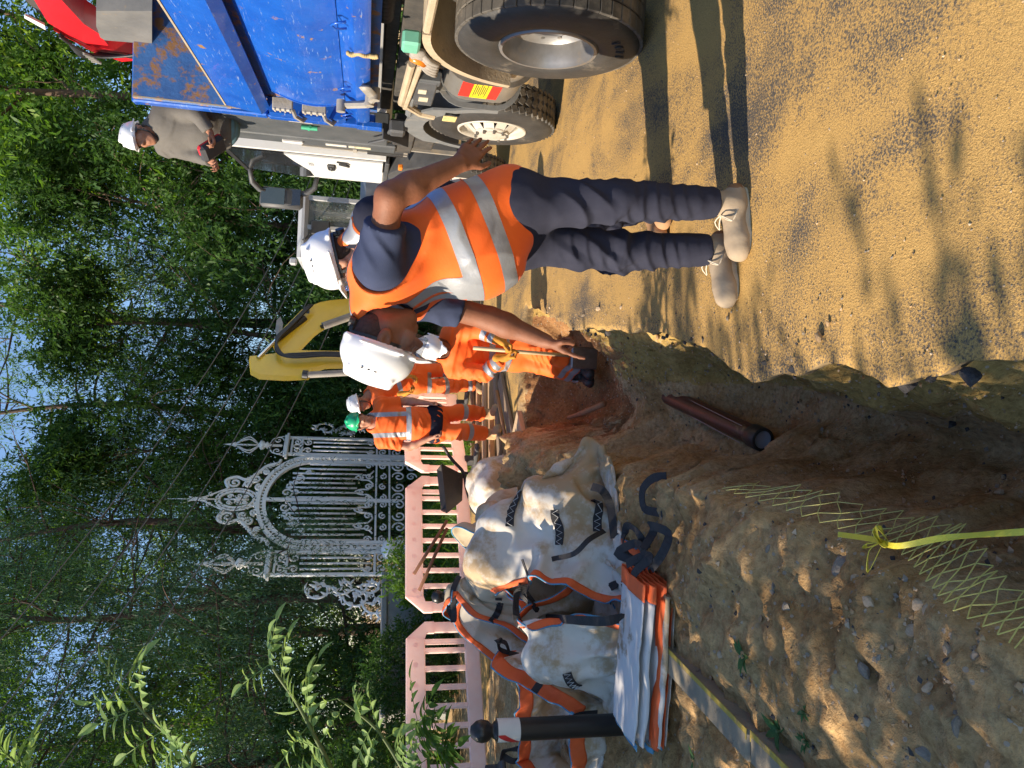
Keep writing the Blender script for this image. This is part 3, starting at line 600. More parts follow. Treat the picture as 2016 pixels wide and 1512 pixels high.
for y in (1.08, 1.66):
    m = MB(); P = tanksec(.295, .45, 1.09, .56, .205); m.sweep([(-.02, -.0), (.02, 0), (.02, .012), (-.02, .012)], [(a, y, b_) for a, b_ in P]+[(P[0][0], y, P[0][1])], (0, 1, 0)); part(m, 'tank_strap', GUARD if y > 1.5 else STEEL, tk)
m = MB(); m.lathe([(0, .05), (.05, .05), (.055, .03), (.055, 0), (.065, -.02)], (.2, 1.3, 1.09), (0, 0, 1), 18); part(m, 'filler_cap', STEEL, tk, auto=40)
m = MB(); m.lathe([(0, .05), (.04, .05), (.045, .03), (.045, 0), (.05, -.02)], (.2, 1.52, 1.08), (0, 0, 1), 18); part(m, 'filler_cap', BLACK, tk, auto=40)
RED = mat('red_sticker', (.62, .03, .02), (.55, .03, .02), 9, .5, spots=(.7, .55, .5), sscale=26, sth=.66); YELS = mat('yellow_sticker', (.75, .6, .02), (.68, .53, .02), 9, .5)
st = MB(); st.box((.026, 1.30, .9), (.004, .36, .10)); part(st, 'warning_label', RED, tk)
st = MB(); st.box((.024, 1.30, .80), (.004, .36, .13)); o = part(st, 'warning_label', YELS, tk)
st = MB(); st.box((.025, 1.30, .70), (.004, .36, .08)); part(st, 'warning_label', RED, tk)
def text(s, size, loc, rot, material, parent, name='lettering', ext=.001, sx=1):
    c = bpy.data.curves.new('lettering', 'FONT'); c.body = s; c.size = size; c.extrude = ext; c.align_x = 'CENTER'; c.align_y = 'CENTER'; c.resolution_u = 2
    o = bpy.data.objects.new('tmp', c); COL.objects.link(o); bpy.context.view_layer.update(); me = bpy.data.meshes.new_from_object(o); bpy.data.objects.remove(o); bpy.data.curves.remove(c)
    o = link(name, me, material, parent); o.location = loc; o.rotation_euler = rot; o.scale = (sx, 1, 1); return o
INK = mat('black_print', (.02, .02, .02), (.03, .03, .03), 9, .6); WINK = mat('white_print', (.75, .74, .7), None, 9, .6)
for k, ch in enumerate('1071'):
    a = R(-128+9*k); text(ch, .075, (-.0135, math.cos(a)*.425, math.sin(a)*.425), (R(90), 0, R(-90)), RUB2, wr0, 'raised_lettering', .004).matrix_basis = Matrix(((0, 0, -1, -.0135), (-math.sin(a), math.cos(a), 0, math.cos(a)*.425), (math.cos(a), math.sin(a), 0, math.sin(a)*.425), (0, 0, 0, 1)))
for k in range(7): m = MB(); m.box((.0215, 1.30, .845-.014*k), (.002, .26-.05*(k % 3), .006)); m.build('printed_line', INK, tk)
# side brackets, catwalk edge and small fittings under the body
m = MB(); m.box((-.0, 1.35, 1.30), (.05, 1.0, .035), Matrix.Rotation(R(3), 3, 'X'), .008); m.tube([(0, .85, 1.33), (0, 1.75, 1.36), (0, 1.98, 1.2), (0, 2.02, 1.08)], .028, 8); part(m, 'side_rail', DUSTY)
m = MB(); m.box((.03, 1.5, 1.2), (.05, .55, .16), b=.01); m.box((.05, 1.25, 1.2), (.08, .1, .2), b=.01); part(m, 'bracket', SLATE)
for k, (y, z, w_, h_) in enumerate(((1.42, 1.22, .09, .06), (1.6, 1.2, .1, .07))):
    m = MB(); m.box((.001, y, z), (.006, w_, h_)); part(m, 'label_plate', mat('cream_label', (.55, .5, .38), (.42, .37, .27), 20, .6))
m = MB(); m.box((-.03, 1.93, .96), (.01, .14, .11), b=.004); o = part(m, 'axle_plate', mat('yellow_plate', (.62, .5, .2), (.5, .4, .18), 20, .6, spots=(.2, .17, .1), sscale=40, sth=.55))
GLOVE = mat('grey_glove', (.34, .31, .27), (.24, .22, .19), 20, .9, .4)
gl = MB(); 
for k in range(5): gl.tube(spline([(-.04, .55+.04*k, 1.28), (-.06, .60+.045*k, 1.23), (-.055, .66+.05*k, 1.17)], 6), [.02, .022, .022, .021, .019, .018, .015][:7], 7)
gl.box((-.04, .56, 1.31), (.05, .12, .1), b=.02); glo = part(gl, 'work_glove_pair', GLOVE, None, smooth=True); glo.matrix_world = truck.matrix_world.copy(); tag(glo, 'pair of grey work gloves tucked behind the lorry side rail', 'gloves')
m = MB(); m.box((-.02, .42, 1.36), (.09, .16, .11), b=.015); part(m, 'junction_box', mat('green_box', (.15, .42, .3), (.12, .36, .26), 9, .5))
m = MB(); m.lathe([(0, -.05), (.03, -.05), (.035, .05), (0, .05)], (-.05, .62, 1.3), (0, .6, -.8), 12); part(m, 'side_lamp', mat('orange_lens', (.75, .25, .02), (.6, .15, .02), 9, .3), smooth=True)
# ---- tipper body
Y0, Y1 = -2.6, 2.55
def extr(poly, y0, y1, name, material, parent, auto=35, sub=1):
    n = len(poly); vs = []; fs = []
    for k in range(sub+1): y = y0+(y1-y0)*k/sub; vs += [(a, y, b_) for a, b_ in poly]
    for k in range(sub):
        for i in range(n): fs.append((k*n+i, k*n+(i+1) % n, (k+1)*n+(i+1) % n, (k+1)*n+i))
    fs += [tuple(range(n))[::-1], tuple(range(sub*n, (sub+1)*n))]
    m = MB(); m.add(vs, fs); return part(m, name, material, parent, auto=auto)
def curve_pts(x0, z0, x1, z1, bul, n=10):
    out = []
    for i in range(n+1):
        t = i/n; out.append((x0+(x1-x0)*t-bul*math.sin(math.pi*t), z0+(z1-z0)*t))
    return out
tip = bpy.data.objects.new('tipper_body', None); COL.objects.link(tip); tip.parent = truck
sh = curve_pts(.05, 1.80, .10, 2.40, .06) ; sh = sh+[(x+.03, z) for x, z in sh[::-1]]
extr(sh, Y0, 2.12, 'side_panel', BLUE, tip)
extr([(-.04, 2.48), (.005, 2.76), (.10, 2.78), (.12, 2.70), (.12, 2.46), (.02, 2.42)], Y0, Y1-.16, 'top_rail', BLUE, tip)
extr([(.0, 2.762), (.0, 2.775), (.105, 2.79), (.105, 2.779)], Y0, Y1-.17, 'worn_rail_edge', BARE, tip)
extr([(-.0, 1.60), (-.02, 1.63), (-.02, 1.70), (.01, 1.72), (.06, 1.80), (.1, 1.80), (.1, 1.60)], Y0, 2.38, 'bottom_rail', BLUE, tip)
extr([(.135, 2.78), (.135, 1.62), (2.36, 1.62), (2.36, 2.78), (2.46, 2.78), (2.46, 1.54), (.11, 1.54), (.11, 2.77)], Y0, Y1-.05, 'tub', RUSTY, tip)
extr([(-.0, 1.80), (-.02, 1.84), (-.02, 2.42), (.02, 2.44), (.10, 2.44), (.1, 1.8)], 2.36, 2.50, 'corner_post', BLUE, tip)
m = MB(); m.box((1.23, 2.49, 3.12), (2.46, .05, .78), b=.01); part(m, 'headboard', RUSTY, tip)
m = MB(); m.box((.05, 2.53, 2.98), (.14, .1, 1.06), b=.012); m.box((.04, 2.55, 2.0), (.12, .09, .9), b=.012); m.box((1.23, 2.55, 3.5), (2.5, .09, .05), b=.012); m.box((1.23, 2.57, 2.4), (2.4, .05, 1.6), b=.01); m.box((-.0, 2.54, 1.60), (.05, .12, .22), b=.006); part(m, 'headboard_frame', BLUE, tip)
m = MB(); m.box((.015, 2.47, 3.0), (.012, .012, 1.0)); part(m, 'worn_corner_edge', BARE, tip)
# end of the bowed panel with footholds
m = MB(); P = [(x-.004, z) for x, z in curve_pts(.05, 1.80, .10, 2.40, .065)]+[(.14, 2.4), (.14, 1.8)]; m.prism([(a, b_) for a, b_ in P], (0, 2.13, 0), (1, 0, 0), (0, 0, 1), .02); part(m, 'panel_end', BLUE, tip)
for z, hh in ((2.3, .16), (2.05, .19)):
    m = MB(); m.box((.02, 2.24, z), (.1, .05, hh), b=.006)
    for k in range(4): m.box((-.03, 2.24, z-hh/2+hh*(k+.5)/4), (.014, .055, .012))
    part(m, 'foothold', mat('worn_step', (.45, .42, .36), (.3, .27, .22), 14, .6, .3), tip)
for z in (2.175, 1.93):
    m = MB(); m.tube([(.0, 2.3, z+.05), (-.05, 2.3, z+.03), (-.05, 2.42, z-.02), (.0, 2.44, z-.05)], .018, 6); part(m, 'step_bracket', GALV, tip)
for y in (.35, 1.55, 2.26):
    m = MB(); m.tube([(.0, y-.05, 1.74), (-.015, y-.045, 1.80), (-.012, y, 1.83), (-.015, y+.045, 1.80), (.0, y+.05, 1.74)], .007, 6); part(m, 'rope_hook', BLUE, tip, smooth=True)
m = MB(); 
for k in range(16): m.lathe([(.012, -.01), (.018, 0), (.012, .01)], (-.02-.004*math.sin(k), .75+.012*math.sin(k*.7), 1.74-.012*k), (0, .3, 1), 6)
part(m, 'cord', mat('tan_cord', (.45, .33, .15), None, 9, .8), tip, smooth=True)
# latch arm
m = MB(); m.tube([(-.03, 1.88, 1.80), (-.05, 1.72, 1.62), (-.05, 1.50, 1.56)], .03, 8); m.box((-.05, 1.42, 1.60), (.04, .26, .09), Matrix.Rotation(R(-18), 3, 'X'), .02)
for (y, z) in ((1.86, 1.82), (1.62, 1.6), (1.46, 1.56)): m.cyl((-.09, y, z), (.0, y, z), .035, n=14)
part(m, 'tailgate_linkage', GALV, tip, auto=40)
# small parts in front of the tipper
m = MB(); m.box((.06, 2.72, 2.2), (.09, .06, .22), b=.01); m.box((.06, 2.8, 2.15), (.03, .03, .34)); part(m, 'hose_rack', mat('pale_fitting', (.5, .46, .4), None, 9, .6))
m = MB(); m.cyl((.0, 2.82, 2.06), (.0, 2.82, 2.2), .022, n=10); m.cyl((.0, 2.79, 2.12), (.0, 2.89, 2.14), .014, n=8); part(m, 'air_coupling', mat('green_coupling', (.05, .36, .2), None, 9, .4), auto=40)
m = MB()
for k in range(5): m.box((-.02, 2.62+.03*k, 1.42-.028*k), (.14, .012, .16), Matrix.Rotation(R(40), 3, 'X'))
m.tube([(-.02, 2.52, 1.42), (-.05, 2.75, 1.46), (-.05, 2.95, 1.6)], .014, 6); m.box((0, 2.5, 1.36), (.12, .16, .14), b=.02); part(m, 'reflector_stack', DKGREY)
# locker tower and operator deck between body and cab
m = MB(); m.box((.10, 3.02, 2.15), (.16, .62, 1.45), b=.012); part(m, 'locker', SLATE)
m = MB(); m.box((.035, 3.42, 2.14), (.05, .26, 1.60), b=.012); part(m, 'locker_door', SLATE)
m = MB(); m.box((.0, 3.42, 2.33), (.035, .05, .20), b=.01); part(m, 'locker_handle', mat('pale_handle', (.6, .58, .55), None, 9, .4))
for z, h_, c in ((1.92, .2, (.6, .58, .52)), (1.77, .06, (.6, .56, .45)), (1.66, .15, (.62, .56, .36))):
    m = MB(); m.box((.008, 3.43, z), (.006, .07, h_)); part(m, 'label_plate', mat('label_%d' % int(z*100), c, tuple(q*.85 for q in c), 30, .6, spots=(.25, .24, .22), sscale=60, sth=.58))
m = MB(); m.box((.1, 3.1, 1.28), (.12, 1.0, .2), b=.01); m.box((.12, 3.2, 1.1), (.1, .6, .25), b=.01); part(m, 'locker_base', CHASS)
m = MB()
for y in (3.75, 3.9, 4.02): m.box((.12, y, 1.75), (.04, .04, 1.1 if y > 3.8 else 2.2))
for z in (1.3, 1.5, 1.75): m.box((.12, 3.85, z), (.05, .45, .04))
part(m, 'cable_rack', GALV)
m = MB()
for k, y in enumerate((3.70, 3.80)): m.cyl((.08, y, 1.25), (.08, y, 1.62), .045, n=12)
part(m, 'filter_canister', BLACK, auto=40)
m = MB(); m.box((1.2, 3.2, 1.93), (1.9, 1.0, .06)); part(m, 'deck', CHASS)
m = MB(); m.box((.18, 2.75, 2.95), (.05, .5, .05)); m.box((.18, 3.0, 3.15), (.03, .03, .45)); m.box((.16, 2.85, 2.72), (.04, .04, .5)); part(m, 'hand_rail', BLACK)
# ---- crane folded over the body
REDP = mat('red_crane_paint', (.62, .012, .02), (.5, .01, .016), 4, .35, .1, coat=.3)
crane = bpy.data.objects.new('crane', None); COL.objects.link(crane); crane.parent = truck
def tloc(px, py, x):
    r = ray(px, py); fx = np.array([math.cos(TA), -math.sin(TA), 0]); O = np.array([2.03, 4.1, 0]); t = ((O-CAM)@fx+x)/(r@fx); return truck_inv @ Vector(CAM+r*t)
truck_inv = truck.matrix_world.inverted()
XC = .9
def tp2(px, py, x=XC): q = tloc(px, py, x); return (q.y, q.z)
m = MB(); m.prism([tp2(60, -40), tp2(110, -40), tp2(165, 22), tp2(195, 42), tp2(214, 67), tp2(170, 62), tp2(135, 45), tp2(95, 20)], (XC, 0, 0), (0, 1, 0), (0, 0, 1), .22); part(m, 'crane_boom', REDP, crane)
m = MB(); m.prism([tp2(30, -30), tp2(60, -40), tp2(135, 44), tp2(165, 62), tp2(160, 78), tp2(110, 45)], (XC+.02, 0, 0), (0, 1, 0), (0, 0, 1), .14); part(m, 'crane_arm', CHASS, crane)
m = MB(); m.prism([tp2(105, 42), tp2(170, 72), tp2(240, 86), tp2(272, 92), tp2(262, 104), tp2(240, 106), tp2(180, 85)], (XC-.02, 0, 0), (0, 1, 0), (0, 0, 1), .12); part(m, 'crane_link', REDP, crane)
m = MB(); m.prism([tp2(225, 43), tp2(275, 49), tp2(275, 80), tp2(228, 78)], (XC+.3, 0, 0), (0, 1, 0), (0, 0, 1), .3); part(m, 'crane_base', mat('deep_red', (.16, .008, .012), None, 4, .5), crane)
for k in range(5):
    m = MB(); m.tube(spline([(XC-.14+.03*k, *tp2(118, 42+3*k)), (XC-.16, *tp2(160, 66+3*k)), (XC-.16+.02*k, *tp2(205, 80+2*k)), (XC-.1, *tp2(285, 86+3*k))], 16), .014, 6); part(m, 'hydraulic_hose', BLACK, crane, smooth=True)
for k in range(4):
    m = MB(); m.cyl((XC-.18, *tp2(165+5*k, 68+5*k)), (XC-.18, *tp2(185+5*k, 76+4*k)), .014, n=8); part(m, 'hose_coupling', mat('chrome_coupling', (.6, .58, .54), None, 9, .3, metal=.7), crane)
m = MB(); m.prism([tp2(48, 3), tp2(50, -2), tp2(88, 18), tp2(90, 28)], (XC-.13, 0, 0), (0, 1, 0), (0, 0, 1), .02); part(m, 'reflective_patch', WINK, crane)
m = MB(); m.box((0, 0, 0), (.01, .01, .01)); m = MB(); m.prism([tp2(190, -20, .6), tp2(190, 12, .6), tp2(198, 36, .6), tp2(207, 42, .6), tp2(300, 50, .6), tp2(300, -20, .6)], (.65, 0, 0), (0, 1, 0), (0, 0, 1), .4); part(m, 'grab_bucket', mat('grab_grey', (.10, .10, .098), (.16, .155, .145), 4, .6, .3, spots=(.22, .17, .11), sscale=6, sth=.62), crane)
# ---- cab
cab = bpy.data.objects.new('cab', None); COL.objects.link(cab); cab.parent = truck
def cabp(name, poly, material, x=.10, th=.06): m = MB(); m.prism(poly, (x, 0, 0), (0, 1, 0), (0, 0, 1), th); return part(m, name, material, cab)
m = MB(); m.box((1.25, 5.05, 1.95), (2.2, 1.95, 1.15), b=.06); m.box((1.25, 4.98, 2.95), (2.2, 1.75, .55), b=.1); part(m, 'cab_shell', WHITE, cab)
m = MB(); m.box((1.25, 5.02, 2.6), (2.22, 1.6, .5), b=.02); part(m, 'glazing', GLASSD, cab)
cabp('b_pillar', [(4.08, 1.42), (4.14, 1.42), (4.14, 3.15), (4.08, 3.15)], WHITE, .10, .10)
cabp('door_seal', [(4.15, 1.42), (4.20, 1.42), (4.20, 3.1), (4.15, 3.1)], BLACK, .10, .09)
cabp('door', [(4.22, 1.45), (5.20, 1.45), (5.35, 1.72), (5.35, 2.25), (5.0, 2.28), (4.55, 2.42), (4.22, 2.50)], WHITE, .09, .10)
cabp('door_window', [(4.22, 2.51), (4.55, 2.43), (5.0, 2.29), (5.35, 2.26), (5.45, 2.40), (5.25, 3.0), (4.22, 3.08)], GLASSD, .09, .08)
cabp('roof_rail', [(4.1, 3.09), (5.35, 3.02), (5.4, 3.06), (4.1, 3.15)], BLACK, .10, .1)
m = MB(); m.box((.025, 4.62, 2.02), (.03, .24, .09), b=.014); hd = part(m, 'door_handle', BLACK, cab); m = MB(); m.box((.005, 4.62, 2.02), (.02, .14, .03), b=.009); part(m, 'pull', DKGREY, hd)
m = MB(); m.tube([(.04, 4.33, 1.95), (.02, 4.34, 1.85), (.02, 4.44, 1.82), (.04, 4.46, 1.93)], .016, 6); part(m, 'grab_loop', BLACK, cab)
text('ELM', .085, (.036, 4.60, 2.24), (R(90), 0, R(-90)), mat('grey_print', (.3, .3, .31), None, 9, .5), cab, 'lettering', .001)
m = MB(); m.box((.10, 4.75, 1.40), (.14, 1.1, .05), b=.012); part(m, 'cab_sill', DKGREY, cab)
guard(4.75, .62, R(12), R(175), .02, .34, .16, 'cab_mudguard', DKGREY, .6)
m = MB(); m.box((0.0, 4.12, 1.26), (.05, .12, .05), b=.01); part(m, 'side_marker', mat('orange_lens', (.75, .25, .02)), cab)
# mirror
mr = bpy.data.objects.new('mirror', None); COL.objects.link(mr); mr.parent = cab; mr.location = (-.12, 5.55, 0)
m = MB(); m.tube([(.22, -.25, 3.02), (.05, -.1, 3.0), (-.02, .0, 2.92), (-.03, 0, 2.85)], [.025, .035, .035, .03], 8); m.tube([(.24, -.12, 2.22), (.05, -.05, 2.26), (-.02, 0, 2.36), (-.03, 0, 2.45)], [.025, .035, .04, .03], 8); part(m, 'mirror_arm', DKGREY, mr, smooth=True)
rotm = Matrix.Rotation(R(12), 3, 'Z')
m = MB(); m.box((-.10, .03, 2.66), (.26, .12, .52), rotm, .04); part(m, 'mirror_housing', DKGREY, mr, auto=40)
MIRG = mat('mirror_glass', (.5, .5, .5), (.45, .45, .45), 3, .04, metal=1.0)
m = MB(); m.box(Vector((-.10, .03, 0))+rotm @ Vector((0, -.062, 2.76)), (.21, .006, .28), rotm); part(m, 'mirror_glass', MIRG, mr)
m = MB(); m.box(Vector((-.10, .03, 0))+rotm @ Vector((0, -.062, 2.51)), (.21, .006, .17), rotm @ Matrix.Rotation(R(-14), 3, 'X')); part(m, 'mirror_glass', MIRG, mr)
# ------------------------------------------------------------------ excavator beyond the lorry
EXY = mat('excavator_yellow', (.80, .52, .02), (.72, .45, .02), 6, .4, .1, spots=(.35, .25, .1), sscale=14, sth=.68, coat=.2)
EXG = mat('excavator_grey', (.42, .43, .44), (.34, .35, .36), 6, .45)
CHROME = mat('chrome_rod', (.7, .7, .7), None, 6, .15, metal=1)
ex = empty('excavator', (2.1, 11.6, 0), 0, 'yellow excavator with grey cab reaching over the far end of the trench', 'excavator'); exo = Vector((2.1, 11.6, 0))
def XP(px, py, y): return Yp(px, py, y)-exo
def plate(poly, name, m_, th, parent=ex, slope=None):
    """poly of (px, py) in a vertical slanting plane from y at py=430 to y at py=740"""
    P = [XP(a, b, 11.3+(10.2-11.3)*(b-560)/(740-560)) for a, b in poly]; n = len(P); nrm = Vector((1, -1.55, 0)).cross(Vector((0, 0, 1))).normalized()
    m = MB(); vs = [p-nrm*th/2 for p in P]+[p+nrm*th/2 for p in P]; m.add(vs, [tuple(range(n))[::-1], tuple(range(n, 2*n))]+[(i, (i+1) % n, n+(i+1) % n, n+i) for i in range(n)]); return m.build(name, m_, parent)
boom = plate([(760, 575), (711, 590), (650, 596), (632, 599), (594, 614), (560, 648), (537, 676), (545, 692), (565, 700), (585, 693), (620, 657), (647, 638), (708, 621), (760, 612)], 'boom', EXY, .09)
dip = plate([(491, 706), (494, 733), (511, 742), (560, 745), (608, 743), (615, 730), (640, 722), (800, 717), (800, 696), (687, 696), (585, 694), (528, 702)], 'dipper_arm', EXY, .08)
for c in ((535, 716), (552, 718)): o = plate([(c[0]-8, c[1]), (c[0], c[1]-4), (c[0]+9, c[1]), (c[0], c[1]+4)], 'arm_hole', BLACK, .088, dip)
def rod(a, b, r, nm, m_, y0=None):
    f = lambda q: XP(q[0], q[1], 11.3+(10.2-11.3)*(q[1]-560)/180-.02); m = MB(); m.cyl(f(a), f(b), r, n=12); return m.build(nm, m_, ex, auto=40)
rod((722, 612), (636, 642), .055, 'boom_cylinder', GALV); rod((640, 640), (632, 644), .03, 'boom_pin', BLACK)
rod((508, 705), (545, 668), .03, 'cylinder_rod', CHROME); rod((545, 668), (600, 626), .05, 'arm_cylinder', BLACK)
rod((604, 738), (700, 733), .045, 'bucket_cylinder', GALV); rod((596, 737), (606, 738), .06, 'arm_pin', BLACK)
for k in range(3):
    f = lambda q: XP(q[0], q[1], 11.3+(10.2-11.3)*(q[1]-560)/180-.14)
    m = MB(); m.tube(spline([f((615-3*k, 600)), f((575-3*k, 640)), f((548-2*k, 668)), f((545+5*k, 692+2*k)), f((575, 703-3*k)), f((640, 700-3*k)), f((700, 702-3*k))], 40), .018, 6); m.build('hydraulic_hose', BLACK, ex, smooth=True)
plate([(596, 614), (596, 624), (608, 626), (608, 616)], 'work_lamp', BLACK, .2); plate([(543, 642), (551, 634), (556, 648), (548, 655)], 'arm_lamp', GALV, .2)
REDMARK = mat('red_mark', (.55, .02, .03), None, 9, .4)
f = lambda q, d=.115: XP(q[0], q[1], 11.3+(10.2-11.3)*(q[1]-560)/180)+Vector((-.84, -.54, 0))*d*.0-Vector((.84, .54, 0))*0
nrm = Vector((1, -1.55, 0)).cross(Vector((0, 0, 1))).normalized()
plate([(612, 612), (617, 610), (626, 622), (636, 608), (641, 610), (634, 622), (628, 628), (622, 622), (617, 624)], 'painted_mark', REDMARK, .096, boom)
# cab, house, tracks (mostly hidden by the two men)
m = MB(); m.box((.25, .35, 1.35), (1.9, 1.7, .75), b=.08); m.build('engine_house', EXG, ex); m = MB(); m.box((.2, .3, .42), (1.7, 2.4, .5), b=.15); m.build('undercarriage', BLACK, ex)
for s_ in (-1, 1):
    m = MB(); P = [(math.cos(a)*.32+(.85 if math.cos(a) > 0 else -.85), .34+.32*math.sin(a)) for a in np.linspace(0, 6.28, 33)[:-1]]; m.prism(P, (.2+s_*.75, .3, 0), (0, 1, 0), (0, 0, 1), .4); m.build('track', BLACK, ex)
cx, cy = -.02, -.05
def cabpost(a, b, r=.035): m = MB(); m.cyl(a, b, r, n=8); return m
cb = bpy.data.objects.new('cab', None); COL.objects.link(cb); cb.parent = ex; cb.location = (.02, -.1, 0)
for x in (-.42, .0, .42):
    for y in (-.5, .5): m = MB(); m.box((x, y, 2.0), (.07, .07, 1.0), b=.01); m.build('cab_post', EXG, cb)
m = MB(); m.box((0, 0, 2.5), (1.0, 1.15, .14), b=.05); m.build('cab_roof', EXG, cb); m = MB(); m.box((0, 0, 1.55), (.98, 1.1, .2), b=.03); m.build('cab_base', EXG, cb)
m = MB(); m.box((0, .1, 2.05), (.4, .25, .8), b=.05); m.box((0, -.1, 1.75), (.5, .5, .2), b=.05); m.build('seat', BLACK, cb)
GLZ = mat('pale_window_glass', (.25, .27, .25), (.2, .22, .2), 4, .05, alpha=.35)
for x in (-.43, .43): m = MB(); m.box((x, 0, 2.05), (.01, .92, .8)); m.build('window', GLZ, cb)
for s_ in (-1, 1): m = MB(); m.box((.21*s_, -.51, 2.05), (.36, .01, .8)); m.build('window', GLZ, cb)
m = MB(); m.box((-.02, -.62, 2.25), (.2, .04, .26), b=.015); m.tube([(-.2, -.55, 2.5), (-.2, -.65, 2.45), (-.05, -.64, 2.36)], .012, 6); m.build('mirror', BLACK, cb); m = MB(); m.box((-.5, -.45, 2.62), (.1, .12, .1), b=.02); m.build('cab_lamp', EXG, cb)
m = MB(); bq = XP(800, 715, 10.3); m.box(bq+Vector((0, 0, -.25)), (.5, .5, .5), b=.12); m.build('bucket', STEEL, ex)
# ------------------------------------------------------------------ white wrought-iron gate
IRON = mat('old_white_paint_iron', (.87, .87, .86), (.80, .81, .80), 7, .55, .15, spots=(.32, .22, .12), sscale=13, sth=.66, soft=.06)
gl_ = Vector((-3.57, 14.5, 0)); gr_ = Vector((-1.58, 17.0, 0)); gu = (gr_-gl_).normalized(); W = (gr_-gl_).length
gate = empty('ornamental_gate', gl_, math.atan2(gu.y, gu.x), 'tall white wrought-iron gate with arched top and scrollwork behind the barriers', 'gate')
# gate local: x along, z up, y depth; left pier centre x=0, right pier centre x=W
def tubeb(name, pts, r, parent, n=6, closed=False): m = MB(); m.tube(pts, r, n, closed=closed); return m.build(name, IRON, parent, smooth=True)
def spiral(c, r0, turns, a0, sgn=1, n=26, mir=1):
    out = []
    for i in range(n):
        t = i/(n-1); a = a0+sgn*turns*2*math.pi*t; r = r0*(1-.86*t); out.append(Vector((c[0]+mir*math.cos(a)*r, 0, c[1]+math.sin(a)*r)))
    return out
def scroll(m, c, r0, turns=1.4, a0=0, sgn=1, th=.018, mir=1):
    m.sep = getattr(m, 'sep', [])+[(len(m.v), len(m.f))]; m.tube(spiral(c, r0, turns, a0, sgn, 26, mir), th, 5); e = spiral(c, r0, turns, a0, sgn, 26, mir)[-1]; m.lathe([(0, -.018), (.018, 0), (0, .018)], e, (0, 1, 0), 6)
def build_sep(m, name, parent):
    """every scroll a part of its own"""
    cuts = m.sep+[(len(m.v), len(m.f))]
    for (v0, f0), (v1, f1) in zip(cuts[:-1], cuts[1:]): raw(name, m.v[v0:v1], [tuple(i-v0 for i in q) for q in m.f[f0:f1]], IRON, parent, True, fix=True)
def ring(m, c, rx, rz, th, n=14, y=0): m.tube([Vector((c[0]+math.cos(a)*rx, y, c[1]+math.sin(a)*rz)) for a in np.linspace(0, 2*math.pi, n+1)[:-1]], th, 5, closed=True)
GZ0 = .25
def pier(x0, zt):
    p = bpy.data.objects.new('gate_pier', None); COL.objects.link(p); p.parent = gate; p.location = (x0, 0, 0)
    for x in (-.26, .26): m = MB(); m.box((x, 0, (GZ0+zt)/2), (.06, .06, zt-GZ0), b=.008); m.build('post', IRON, p)
    for x in (-.13, 0, .13): tubeb('bar', [(x, 0, 1.25), (x, 0, zt-.55)], .022, p)
    m = MB()
    for z in (.92, 1.2, zt-.32, zt-.1): m.box((0, 0, z), (.56, .05, .045), b=.008)
    m.box((0, 0, zt), (.70, .16, .06), b=.015); m.box((0, 0, zt+.05), (.60, .12, .04), b=.01); m.build('rail', IRON, p)
    m = MB()
    for x in (-.13, .13):
        scroll(m, (x, 1.06), .10, 1.3, 0, 1, mir=1 if x > 0 else -1); scroll(m, (x, zt-.21), .09, 1.3, 0, -1, mir=1 if x > 0 else -1); scroll(m, (x, zt-.45), .09, 1.3, 1.5, 1, mir=1 if x > 0 else -1); scroll(m, (x, .75), .12, 1.3, 0, 1, mir=1 if x > 0 else -1); scroll(m, (x, 1.34), .08, 1.2, 1.5, -1, mir=1 if x > 0 else -1)
    build_sep(m, 'scroll', p); m = MB(); ring(m, (0, zt-.21), .05, .08, .014); m.build('ring', IRON, p, smooth=True)
    m = MB()                                                     # brackets and lantern-like finial
    for q in (-1, 1):
        scroll(m, (q*.17, zt+.2), .11, 1.3, R(-90), 1, .013, q); m.tube(spline([(q*.3, 0, zt+.08), (q*.22, 0, zt+.3), (q*.08, 0, zt+.36), (0, 0, zt+.42)], 14), .013, 5)
    m.build('bracket', IRON, p, smooth=True)
    m = MB(); m.lathe([(.0, zt+.1), (.03, zt+.12), (.03, zt+.38), (.09, zt+.42), (.05, zt+.46), (.10, zt+.5), (.11, zt+.56), (.04, zt+.6), (.04, zt+.64)], (0, 0, 0), (0, 0, 1), 10)
    for k in range(8):
        a = 2*math.pi*k/8; m.tube(spline([Vector((math.cos(a)*.04, math.sin(a)*.04, zt+.62)), Vector((math.cos(a)*.17, math.sin(a)*.17, zt+.78)), Vector((math.cos(a)*.13, math.sin(a)*.13, zt+.92)), Vector((math.cos(a)*.02, math.sin(a)*.02, zt+1.08))], 9), .014, 4)
    m.lathe([(.02, zt+.62), (.02, zt+1.05), (.06, zt+1.09), (.03, zt+1.15), (.0, zt+1.35)], (0, 0, 0), (0, 0, 1), 8); m.build('finial', IRON, p, smooth=True)
    return p
pier(.0, 3.15); pier(W, 3.15)
